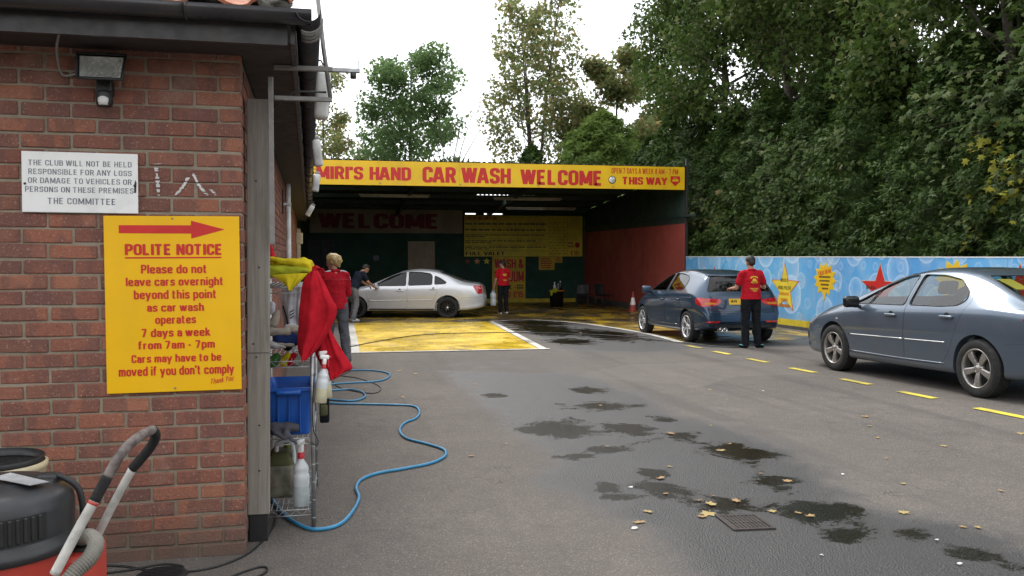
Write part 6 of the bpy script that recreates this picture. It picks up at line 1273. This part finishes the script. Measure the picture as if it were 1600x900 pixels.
m = MB().add([(.02, -.03, .672), (.17, -.09, .660), (.205, -.03, .656), (.05, .03, .674)], [(0, 1, 2, 3)]); m.build('paper_label', 'cloth_pale', vc, solid=.002)
MB().tube(catmull([(.20, .05, .66), (.262, .06, .61), (.275, .07, .50), (.27, .08, .44)], 5), .011, 8).build('clip', 'black_plastic', vc)
MB().rbox(.14, .305, -.02, .20, .10, .395, .02, 3).build('trolley_box', 'vac_red', vc); MB().rbox(.24, .31, .03, .13, .36, .41, .008, 2).build('socket', 'black_plastic', vc)
MB().lathe([(.0, .0), (.035, .0), (.04, .03), (.03, .08), (0, .08)], 16, (-.02, -.262, .40)).build('side_catch', 'rust_iron', vc)
for a in (40, 140, 220, 320): m = MB().lathe([(0, -.015), (.03, -.015), (.035, 0), (.03, .015), (0, .015)], 16, (.20 * math.cos(R(a)), .20 * math.sin(R(a)), -.04), 'x'); m.build('castor', 'black_plastic', vc)
MB().rbox(-.2, .2, -.2, .2, -.015, .075, .02, 2).build('castor_base', 'black_plastic', vc)
def vl(P): inv = Matrix.Rotation(R(8), 4, 'Z') @ Matrix.Translation(-Vector(vc.location)); return [inv @ Vector(p) for p in P]
HANDLE = [(-0.844, 2.94, 0.464), (-0.782, 2.952, 0.586), (-0.735, 2.976, 0.676), (-0.7, 2.992, 0.746), (-0.663, 3.018, 0.813), (-0.64, 3.116, 0.838), (-0.616, 3.265, 0.84), (-0.615, 3.314, 0.808), (-0.641, 3.349, 0.759), (-0.706, 3.379, 0.682), (-0.777, 3.409, 0.553), (-0.83, 3.436, 0.452), (-0.846, 3.438, 0.418), (-0.847, 3.437, 0.371)]
W = [Vector(p) for p in HANDLE]
for seg, mt, r_, nm in (((0, 2), 'handle_white', .0155, 'handle_tube'), ((2, 3), 'grip_foam', .0175, 'grip'), ((3, 6), 'grip_worn', .0165, 'worn_grip'), ((6, 9), 'grip_foam', .0175, 'grip'), ((9, 13), 'handle_white', .0145, 'handle_tube')): MB().tube(vl(catmull(W[seg[0]:seg[1] + 1], 6)), r_, 12).build(nm, mt, vc)
MB().tube(vl([W[2] + (W[1] - W[2]) * .03, W[2] + (W[1] - W[2]) * .12]), .0165, 12).build('red_band', 'vac_red', vc)
C = catmull(vl([(-0.848, 3.05, 0.389), (-0.818, 3.066, 0.426), (-0.784, 3.101, 0.456), (-0.779, 3.162, 0.483), (-0.818, 3.241, 0.486), (-0.87, 3.322, 0.456)]), 14); rs = [.027 if i % 2 else .0235 for i in range(len(C))]; MB().tube(C, rs, 14, smooth=False).build('ribbed_hose', 'hose_grey', vc)
t = thing('cream_bucket', 'cream plastic bucket with dark inside behind the vacuum cleaner', 'bucket', (-1.345, 3.92, gz(3.9) + .015))
MB().lathe([(0, 0), (.15, 0), (.155, .02), (.19, .62), (.197, .625), (.197, .645), (.186, .648)], 40).build('bucket_body', 'bucket_cream', t); MB().lathe([(.186, .648), (.176, .62), (.172, .59), (.0, .585)], 40).build('dark_liner', 'grip_foam', t); MB().lathe([(.181, .648), (.187, .668), (.180, .672), (.174, .64)], 40).build('liner_rim', 'black_plastic', t)

# ------------------------------------------------------------------ things in the shed
t = thing('black_bin', 'black bin with bottles and cloths by the back wall', 'bin', (8.15, 32.3, gz(32.3)))
MB().lathe([(0, 0), (.24, 0), (.27, .6), (.285, .61), (.285, .64), (.26, .64), (.25, .60), (0, .58)], 28).build('bin_body', 'black_gloss', t); MB().lathe([(.288, .60), (.296, .62), (.288, .64)], 28).build('rim_band', 'lamp_amber', t)
heap('cloth_pile', 'olive cloth over the rim of the black bin', 'cloth', [((7.92, 32.15, .12), .07, (8.05, 32.05, .18), .09), ((7.9, 32.1, .02), .05, (7.92, 32.1, .12), .06)], 'cloth_lime')
for i, (x, h_) in enumerate(((8.06, .34), (8.2, .28), (8.28, .38))):
    t = thing('detergent_bottle', ('short', 'small', 'tall')[i] + ' bottle standing in the black bin', 'bottle', (x, 32.25, gz(32.3) + .59), 0, 'bottles in the bin'); MB().lathe([(0, 0), (.05, 0), (.05, h_ * .65), (.02, h_ * .8), (.02, h_ * .92)], 14).build('bottle', ('milky', 'ink_grey', 'black_gloss')[i], t); MB().lathe([(.024, h_ * .9), (.024, h_), (0, h_)], 12).build('cap', 'sign_white', t)
def chair(label, loc, rz):
    t = thing('plastic_chair', label, 'chair', loc, rz, 'chairs by the red wall'); MB().rbox(-.23, .23, -.22, .22, .42, .46, .02, 2).build('seat', 'black_plastic', t)
    for sx in (-.2, .2):
        for sy in (-.19, .2): MB().tube([(sx, sy, .43), (sx * 1.15, sy * 1.15, 0)], .018, 8).build('leg', 'dark_steel', t)
    m = MB(); m.grid(10, 8, lambda u, v: (-.22 + .44 * u, -.22 - .10 * v - .05 * math.sin(u * PI), .46 + .40 * v)); m.build('backrest', 'black_plastic', t, solid=.02)
chair('dark plastic chair nearer the black bin', (9.05, 32.0, gz(32)), R(160)); chair('dark plastic chair nearer the red wall', (9.75, 31.6, gz(31.6)), R(200))
t = thing('traffic_cone', 'orange and white traffic cone beside the hatchback bonnet', 'cone', (9.85, 28.6, gz(28.6))); t.scale = (.85, .85, .85)
MB().rbox(-.19, .19, -.19, .19, 0, .03, .01, 2).build('base', 'cone_orange', t)
for a, b, mt in ((0, .22, 'cone_orange'), (.22, .50, 'sign_white'), (.50, .75, 'cone_orange')):
    f = lambda h: .145 - .155 * h; MB().lathe([(f(a), .03 + a), (f(b), .03 + b)] + ([(0, .03 + b)] if b > .7 else []), 24).build('cone_band', mt, t)

# ------------------------------------------------------------------ fallen leaves and scraps
def leaf_outline(s, lobes=5):
    P = []
    for k in range(2 * lobes + 1):
        a = -2.5 + 5.0 * k / (2 * lobes); r = s * ((1.0 - .25 * abs(a) / 2.5) if k % 2 else .52) * random.uniform(.85, 1.1); P.append((r * math.sin(a), r * math.cos(a)))
    return P + [(0, -.25 * s)]
LM = []
for k in range(8):
    P = leaf_outline(1); cu = random.uniform(.1, .3); m = MB(); n = len(P); V = [(0, 0, .04)] + [(x, y, .05 + cu * (x * x * random.uniform(.2, 1.2) + .3 * y * y * random.random())) for x, y in P]; m.add(V, [(0, i + 1, (i + 1) % n + 1) for i in range(n)], False)
    m.tube([(0, -.2, .05), (.05, -.8, .12)], .03, 4); me = m.mesh('fallen_leaf', True); LM.append(me)
LV = [(4.36, 13.38), (5.39, 13.43), (4.86, 11.62), (2.61, 11.95), (1.72, 10.94), (2.23, 9.66), (2.96, 9.14), (2.73, 8.94), (4.35, 9.85), (4.21, 9.08), (5.01, 7.74), (4.75, 7.26), (4.49, 6.75), (4.07, 6.0), (3.7, 5.27), (4.19, 4.97), (5.81, 6.67), (1.03, 6.74), (1.39, 7.17), (3.37, 7.61), (2.87, 7.3), (3.15, 6.76), (2.98, 6.54), (2.16, 6.89), (2.38, 6.08), (2.18, 5.75), (2.07, 5.35), (1.81, 4.97), (1.69, 4.77), (2.2, 5.15), (2.24, 5.05), (2.08, 4.81), (2.14, 4.86), (2.92, 5.74), (2.99, 5.49), (2.53, 4.82), (2.66, 4.76), (2.69, 4.69), (3.27, 4.65), (3.41, 4.32), (3.48, 4.29), (2.34, 5.23), (2.43, 5.09), (4.8, 6.33), (.62, 10.9), (.38, 10.95), (.42, 11.6), (.9, 12.6), (1.1, 12.2), (.75, 10.0), (2.9, 17.5), (4.6, 20.8), (5.4, 19.2), (5.9, 17.2), (3.6, 14.4), (5.2, 16.2), (2.1, 14.2)]
def leaf_label(x, y):
    if math.hypot(x - 2.27, y - 4.65) < .62: return 'small dry leaf lying close around the drain grate'
    if y > 15.5: return 'tiny leaf on the wet floor between the bay and the hatchback'
    if x < 1.25: return 'small leaf on the dry tarmac near the blue hose'
    if x > 3.75: return 'small leaf on the dry tarmac left of the yellow dashes'
    return 'small dry leaf lying in the wet trail beyond the drain' if y > 5.2 else 'small dry leaf on the damp tarmac in the right foreground'
for i, (x, y) in enumerate(LV):
    big = random.choice((.022, .03, .036, .04, .048, .06)) * random.uniform(.9, 1.1)
    o = link('fallen_leaf', LM[i % 8], None, None, (x, y, gz(y) + .006), random.uniform(0, 6.28), leaf_label(x, y), 'leaf', leaf_label(x, y).replace('small ', '').replace('tiny ', '').replace('leaf', 'leaves', 1)); o.scale = (big, big * random.uniform(.6, 1.1), big * random.uniform(.4, 1.2)); o.rotation_euler[0] = random.uniform(-.15, .15)
for i, me in enumerate(LM):
    if not me.materials: me.materials.append(M['dry_leaf' if i % 3 else 'yellow_leaf'])
for i, (x, y, s_) in enumerate(((3.46, 5.59, .014), (1.62, 4.66, .018), (2.38, 4.03, .012), (3.1, 4.13, .013), (2.96, 3.77, .014), (4.9, 9.6, .02), (1.9, 5.55, .018))):
    V = [(s_ * math.cos(a) * random.uniform(.7, 1.2), s_ * math.sin(a) * random.uniform(.5, 1), .004 + random.uniform(0, .008)) for a in np.linspace(0, 5.4, 6)]; MB().add(V + [(0, 0, .012)], [(k, (k + 1) % 6, 6) for k in range(6)]).build('paper_scrap', 'litter', None, loc=(x, y, gz(y) + .002), label='tiny white scrap of litter on the tarmac', cat='litter', group='litter scraps on the tarmac')
# ------------------------------------------------------------------ trees and hedge
LEAFT = {
 'maple': (np.array([(0, 0, 0), (-.16, .12, .0), (-.5, .18, -.06), (-.27, .36, .0), (-.42, .72, -.07), (-.14, .62, .0), (0, 1.0, -.08), (.14, .62, .0), (.42, .72, -.07), (.27, .36, .0), (.5, .18, -.06), (.16, .12, .0), (0, .42, .05)]), [(12, i, i + 1) for i in range(0, 11)] + [(12, 11, 0)]),
 'leaf3': (np.array([(0, 0, 0), (-.5, .42, -.06), (-.2, .5, .03), (0, 1.0, -.1), (.2, .5, .03), (.5, .42, -.06)]), [(0, 2, 1), (0, 3, 2), (0, 4, 3), (0, 5, 4)]),
 'oval': (np.array([(0, 0, 0), (-.26, .3, .02), (-.24, .65, .0), (0, 1, -.08), (.24, .65, .0), (.26, .3, .02), (0, .5, -.05)]), [(6, i, (i + 1) % 6) for i in range(6)]),
 'spray': (np.array([(0, 0, 0), (-.24, .62, -.04), (-.07, .5, .02), (0, 1.05, -.1), (.08, .48, .02), (.26, .58, -.05)]), [(0, 2, 1), (0, 3, 2), (0, 4, 3), (0, 5, 4)])}
def unit(n): v = RNG.normal(size=(n, 3)); return v / np.linalg.norm(v, axis=1, keepdims=True)
def foliage(name, C, N, size, kind, mt, parent, up=.5, jitter=.7):
    """one mesh of many leaves: centres C, outward directions N"""
    n = len(C); T, F = LEAFT[kind]; z = N * (1 - jitter) + unit(n) * jitter + np.array([0, 0, up * .6]); z /= np.linalg.norm(z, axis=1, keepdims=True)
    y = N * .6 + unit(n) * .7 + np.array([0, 0, -.35]); y -= z * (y * z).sum(1, keepdims=True); y /= np.linalg.norm(y, axis=1, keepdims=True); x = np.cross(y, z)
    s = (size * RNG.uniform(.65, 1.25, n))[:, None, None]; P = (T[None, :, 0:1] * x[:, None, :] + T[None, :, 1:2] * y[:, None, :] + T[None, :, 2:3] * z[:, None, :]) * s + C[:, None, :]
    k = len(T); f = np.array(F); idx = (np.arange(n)[:, None, None] * k + f[None]).reshape(-1, 3)
    me = bpy.data.meshes.new(name); me.vertices.add(n * k); me.vertices.foreach_set('co', P.astype(np.float32).ravel()); me.loops.add(idx.size); me.loops.foreach_set('vertex_index', idx.astype(np.int32).ravel()); me.polygons.add(len(idx)); me.polygons.foreach_set('loop_start', np.arange(0, idx.size, 3, dtype=np.int32)); me.update(calc_edges=True)
    return link(name, me, mt, parent)
def limbs(base, height, spread, n1, lean=(0, 0), r0=.16, seed=0, start=.3, upw=.9):
    """trunk with rising limbs and twigs; returns mesh builder and twig ends"""
    rg = random.Random(seed); m = MB(); ends = []
    tr = [Vector((lean[0] * t * t * height + .06 * math.sin(5 * t + seed), lean[1] * t * t * height + .06 * math.cos(4 * t + seed), t * height)) for t in np.linspace(0, 1, 9)]; m.tube(tr, [r0 * (1 - .88 * t) + .008 for t in np.linspace(0, 1, 9)], 9)
    for k in range(n1):
        t = start + (1 - start) * (k + .5) / n1; i = min(int(t * 8), 7); b = tr[i].lerp(tr[i + 1], t * 8 - i); a = k * 2.4 + rg.uniform(-.5, .5); L = spread * (1.05 - .62 * (t - start) / (1 - start)) * rg.uniform(.75, 1.15)
        d = Vector((math.cos(a), math.sin(a), upw * rg.uniform(.5, 1.2))).normalized(); P = [b + d * L * s_ + Vector((0, 0, .18 * L * s_ * s_)) + Vector((rg.uniform(-1, 1), rg.uniform(-1, 1), rg.uniform(-.5, .5))) * .06 * L * (s_ > 0) for s_ in (0, .25, .5, .75, 1)]; rr_ = r0 * .42 * (1 - .6 * t); m.tube(P, [rr_, rr_ * .75, rr_ * .55, rr_ * .35, rr_ * .15], 6)
        ends.append((P[-1], L)); 
        for j in range(5):
            s_ = .35 + .13 * j; q = P[0].lerp(P[-1], s_); a2 = a + rg.choice((-1, 1)) * rg.uniform(.5, 1.3); d2 = Vector((math.cos(a2), math.sin(a2), rg.uniform(.0, 1.0))).normalized(); L2 = L * rg.uniform(.25, .5); e = q + d2 * L2; m.tube([q, q.lerp(e, .5) + Vector((0, 0, .04 * L2)), e], [rr_ * .35, rr_ * .22, rr_ * .08], 5); ends.append((e, L2)); ends.append((q.lerp(e, .55), L2 * .8))
    return m, ends
def deciduous(label, x, y, height, spread, n1, nleaf, lsize, mt, kind='maple', seed=0, lean=(0, 0), r0=.16, start=.3, clump=.55, lobes=(), upw=.9, stems=1, group='broadleaf trees behind the yard', cull=None):
    t = thing('broadleaf_tree', label, 'tree', (x, y, gz(y)), 0, group); m, ends = MB(), []
    for s_ in range(stems):
        a = s_ * 2.2 + seed; l_ = (lean[0] + (.10 * math.cos(a) if stems > 1 else 0), lean[1] + (.10 * math.sin(a) if stems > 1 else 0)); q, e = limbs((0, 0, 0), height * (1 - .1 * s_), spread, n1, l_, r0, seed + s_, start, upw); m.add(q.v, q.f, True); ends += e
    m.build('trunk', 'bark', t, fixn=False)
    E = np.array([tuple(p) for p, _ in ends] + [c for c, _ in lobes]); S_ = np.array([clump * min(1.3, .45 + l * .35) for _, l in ends] + [r for _, r in lobes]); w = S_ ** 2; w /= w.sum(); i = RNG.choice(len(E), nleaf, p=w)
    d = unit(nleaf) * (RNG.uniform(.15, 1, nleaf) ** .45)[:, None]; d[:, 2] *= .72; C = E[i] + d * S_[i][:, None]; ctr = np.array([0, 0, height * .6]); N = d / (np.linalg.norm(d, axis=1, keepdims=True) + 1e-6) * .7 + (C - ctr) / (np.linalg.norm(C - ctr, axis=1, keepdims=True) + 1e-6) * .5
    ok = C[:, 2] > .8
    if cull is not None: ok &= cull(C)
    f = foliage('crown', C[ok], N[ok], lsize, kind, mt, t); return t
def conifer(label, x, y, height, rad, n, seed, mt='leaf_conifer', size=.24, top=.25, group='evergreen hedge trees behind the hoarding', xcut=None):
    t = thing('conifer_tree', label, 'tree', (x, y, gz(y)), 0, group); MB().tube([(0, 0, 0), (.03, .02, height * .5), (0, 0, height * .97)], [.14, .09, .015], 8).build('trunk', 'bark', t)
    z = RNG.uniform(.0, 1, n) ** .85; a = RNG.uniform(0, 2 * PI, n); prof = np.where(z < .15, .8 + z * 1.33, 1.0) * np.clip((1 - z) / (1 - top), 0, 1) ** .62
    ph = 5.3 * z * height; r = rad * prof * (1 + .20 * np.sin(a * 4 + ph * .6 + seed) + .15 * np.sin(a * 9 - ph * 1.1 + 2 * seed) + .10 * np.sin(ph * 2.2 + a * 2)) * RNG.uniform(.55, 1.03, n) ** .5
    C = np.stack([r * np.cos(a), r * np.sin(a), .25 + z * (height - .25)], 1); N = np.stack([np.cos(a), np.sin(a), .55 + .5 * z], 1); N /= np.linalg.norm(N, axis=1, keepdims=True); ok = np.ones(n, bool)
    if xcut is not None: C[:, 0] = np.maximum(C[:, 0], xcut + .12 * RNG.random(n))
    foliage('crown', C, N, size, 'spray', mt, t, .3, .5)
    MB().lathe([(rad * .55, .3), (rad * .62, height * .3), (rad * .45, height * .65), (.05, height * .9)], 12).build('inner_boughs', 'leaf_conifer', t)
    return t
# hedge row along the yard edge (close behind the hoarding)
HX = [(12.55, 26.6, 6.6, 1.8), (12.5, 24.0, 6.6, 1.75), (12.6, 21.4, 6.6, 1.75), (12.5, 18.9, 6.9, 1.7), (12.6, 16.4, 6.2, 1.7), (12.5, 14.0, 5.4, 1.65), (12.6, 11.6, 5.2, 1.7), (12.6, 9.2, 5.2, 1.7), (12.7, 29.4, 7.2, 1.9), (12.8, 32.4, 7.4, 1.9), (12.9, 35.4, 6.8, 1.8)]
place = ['beside the shed corner', 'second from the shed corner', 'third from the shed corner', 'tallest, above the blue hatchback man', 'behind the red star', 'behind the grey saloon bonnet', 'behind the grey saloon roof', 'outermost at the right edge', 'beside the red wall front', 'beside the red wall middle', 'beside the red wall end']
for i, (x, y, h_, r_) in enumerate(HX): conifer('dense dark green hedge conifer ' + place[i], x, y, h_, r_, 30000 if i < 8 else 10000, i, size=.165 if i < 8 else .24, xcut=-1.75)
for i, (x, y, h_) in enumerate(((15.4, 27, 6.5), (15.4, 22.6, 7.4), (15.4, 18.2, 7.4), (15.4, 13.8, 6.8), (15.4, 9.4, 6.4), (15.6, 32, 7))): conifer('dark conifer in the second row of the hedge, %s' % ('nearest the shed corner', 'behind the third hedge conifer', 'behind the tallest hedge conifer', 'behind the saloon bonnet', 'farthest right', 'beside the red wall')[i], x, y, h_, 2.3, 6000, i + 20, size=.40, group='second row of hedge conifers')
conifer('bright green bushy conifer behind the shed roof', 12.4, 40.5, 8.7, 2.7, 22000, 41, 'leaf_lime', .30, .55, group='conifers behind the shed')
conifer('dark blue green conifer half hidden behind the shed roof', 9.9, 44.5, 7.6, 1.7, 6000, 42, 'leaf_conifer', .34, group='conifers behind the shed')
# sycamores over the hedge
deciduous('large sycamore with dark trunks rising above the hedge centre', 14.2, 25.5, 12.5, 4.6, 13, 34000, .175, 'leaf_maple', 'leaf3', seed=3, r0=.24, start=.34, clump=.95, stems=2)
deciduous('broad sycamore leaning over the shed from the right', 14.9, 32.5, 13.0, 4.4, 14, 30000, .19, 'leaf_maple', 'leaf3', seed=8, r0=.25, start=.42, clump=1.0)
deciduous('sycamore with pale leaves at the right edge', 14.3, 16.6, 11.5, 4.3, 13, 30000, .16, 'leaf_maple', 'leaf3', seed=12, r0=.22, start=.2, clump=.9, stems=2)
deciduous('overhanging sycamore farthest right beyond the saloon', 14.2, 11.2, 11.5, 4.6, 13, 17000, .16, 'leaf_maple', 'leaf3', seed=15, r0=.2, start=.2, clump=.9)
deciduous('tall sycamore filling the sky between the larger crowns', 16.5, 21.0, 14.0, 5.0, 12, 22000, .19, 'leaf_maple', 'leaf3', seed=18, r0=.24, start=.3, clump=1.1)
# sycamore shoots and climbers hanging out of the hedge face
def shoots(label, x, y, z0, z1, y0, y1, n, size, mt, seed):
    t = thing('climbing_shoots', label, 'shrub', (x, y, gz(y)), 0, 'shoots growing out of the hedge'); rg = random.Random(seed); C = []; m = MB()
    for k in range(n):
        b = Vector((.9, rg.uniform(y0, y1), rg.uniform(z0, z1))); e = b + Vector((-rg.uniform(.8, 1.15), rg.uniform(-.5, .5), rg.uniform(-.1, .5))); mid = b.lerp(e, .5) + Vector((0, 0, .2)); m.tube([b, mid, e], [.012, .008, .004], 5)
        for j in range(16): p = mid.lerp(e, rg.uniform(0, 1.1)); C.append((p.x + rg.gauss(0, .10), p.y + rg.gauss(0, .17), p.z + rg.gauss(0, .17)))
    C = np.array(C); N = np.tile(np.array([-.8, -.3, .45]), (len(C), 1)); m.build('stems', 'bark', t, fixn=False); foliage('leaves', C, N, size, 'maple', mt, t, .4, .45)
shoots('pale sycamore shoots hanging from the middle of the hedge', 11.2, 20.6, 2.2, 4.6, -2.4, 2.0, 46, .155, 'leaf_maple', 1)
shoots('sycamore shoots spilling over the hedge near the right edge', 11.2, 14.4, 1.9, 5.2, -2.4, 1.4, 52, .15, 'leaf_maple', 2)
shoots('bright yellow climber on the hedge above the saloon', 11.15, 13.9, 1.75, 3.3, -.9, .5, 9, .15, 'leaf_bright', 3)
shoots('straggling shoots by the shed corner post', 11.2, 25.2, 2.3, 4.2, -.8, .6, 9, .17, 'leaf_yellowing', 4)
# trees seen over the shed roof
deciduous('green tree standing left over the shed roof', 4.6, 54, 13.4, 4.0, 12, 12000, .25, 'leaf_green', 'leaf3', seed=22, r0=.2, start=.38, clump=.95, lobes=(((-.3, 0, 12.4), 1.3), ((-.8, 0, 10.4), 1.7), ((.9, 0, 9.4), 1.7), ((-2.6, 0, 7.8), 1.4), ((2.6, 0, 7.2), 1.3)))
deciduous('tall thin yellowing tree over the middle of the shed roof', 10.6, 47, 17.2, 3.9, 15, 9500, .23, 'leaf_yellowing', 'leaf3', seed=31, r0=.12, start=.3, clump=.62, stems=3, upw=1.6)
deciduous('distant tree just showing beside the eaves', -.6, 60, 13.0, 3.0, 9, 4000, .25, 'leaf_yellowing', 'leaf3', seed=36, r0=.16, start=.4, clump=.8)
deciduous('low yellow green tree behind the conifer', 14.6, 45, 11.5, 3.6, 11, 15000, .25, 'leaf_yellowing', 'leaf3', seed=38, r0=.16, start=.3, clump=.9)
m = MB(); rg = random.Random(5)
for k in range(9):
    a = rg.uniform(-.35, .5); L = rg.uniform(4, 7); m.tube([(0, 0, 5), (a * L * .4, rg.uniform(-.5, .5), 5 + L * .5), (a * L, rg.uniform(-1, 1), 5 + L)], [.05, .03, .01], 5)
m.tube([(0, 0, 0), (.05, 0, 5.2)], [.16, .07], 7); m.build('bare_tree', 'bark', None, loc=(6.6, 52, gz(52)), label='bare leafless stems between the two trees over the shed', cat='tree', fixn=False)
# unseen hedge added behind the viewer to darken reflections on cars and wet ground
n = 9000; X = RNG.uniform(-45, 50, n); top_ = 5.5 + 1.8 * np.sin(X * .31) + 1.1 * np.sin(X * .83 + 1); Cb = np.stack([X, -27 + RNG.normal(0, .8, n), RNG.uniform(0, 1, n) ** .8 * top_], 1)
o = foliage('reflection_hedge', Cb, np.tile(np.array([0, 1., .4]), (n, 1)), 1.15, 'oval', 'leaf_conifer', None, .3, .6); tag(o, 'long dark unseen hedge added behind the viewer for reflections', 'hedge', None, 'stuff')
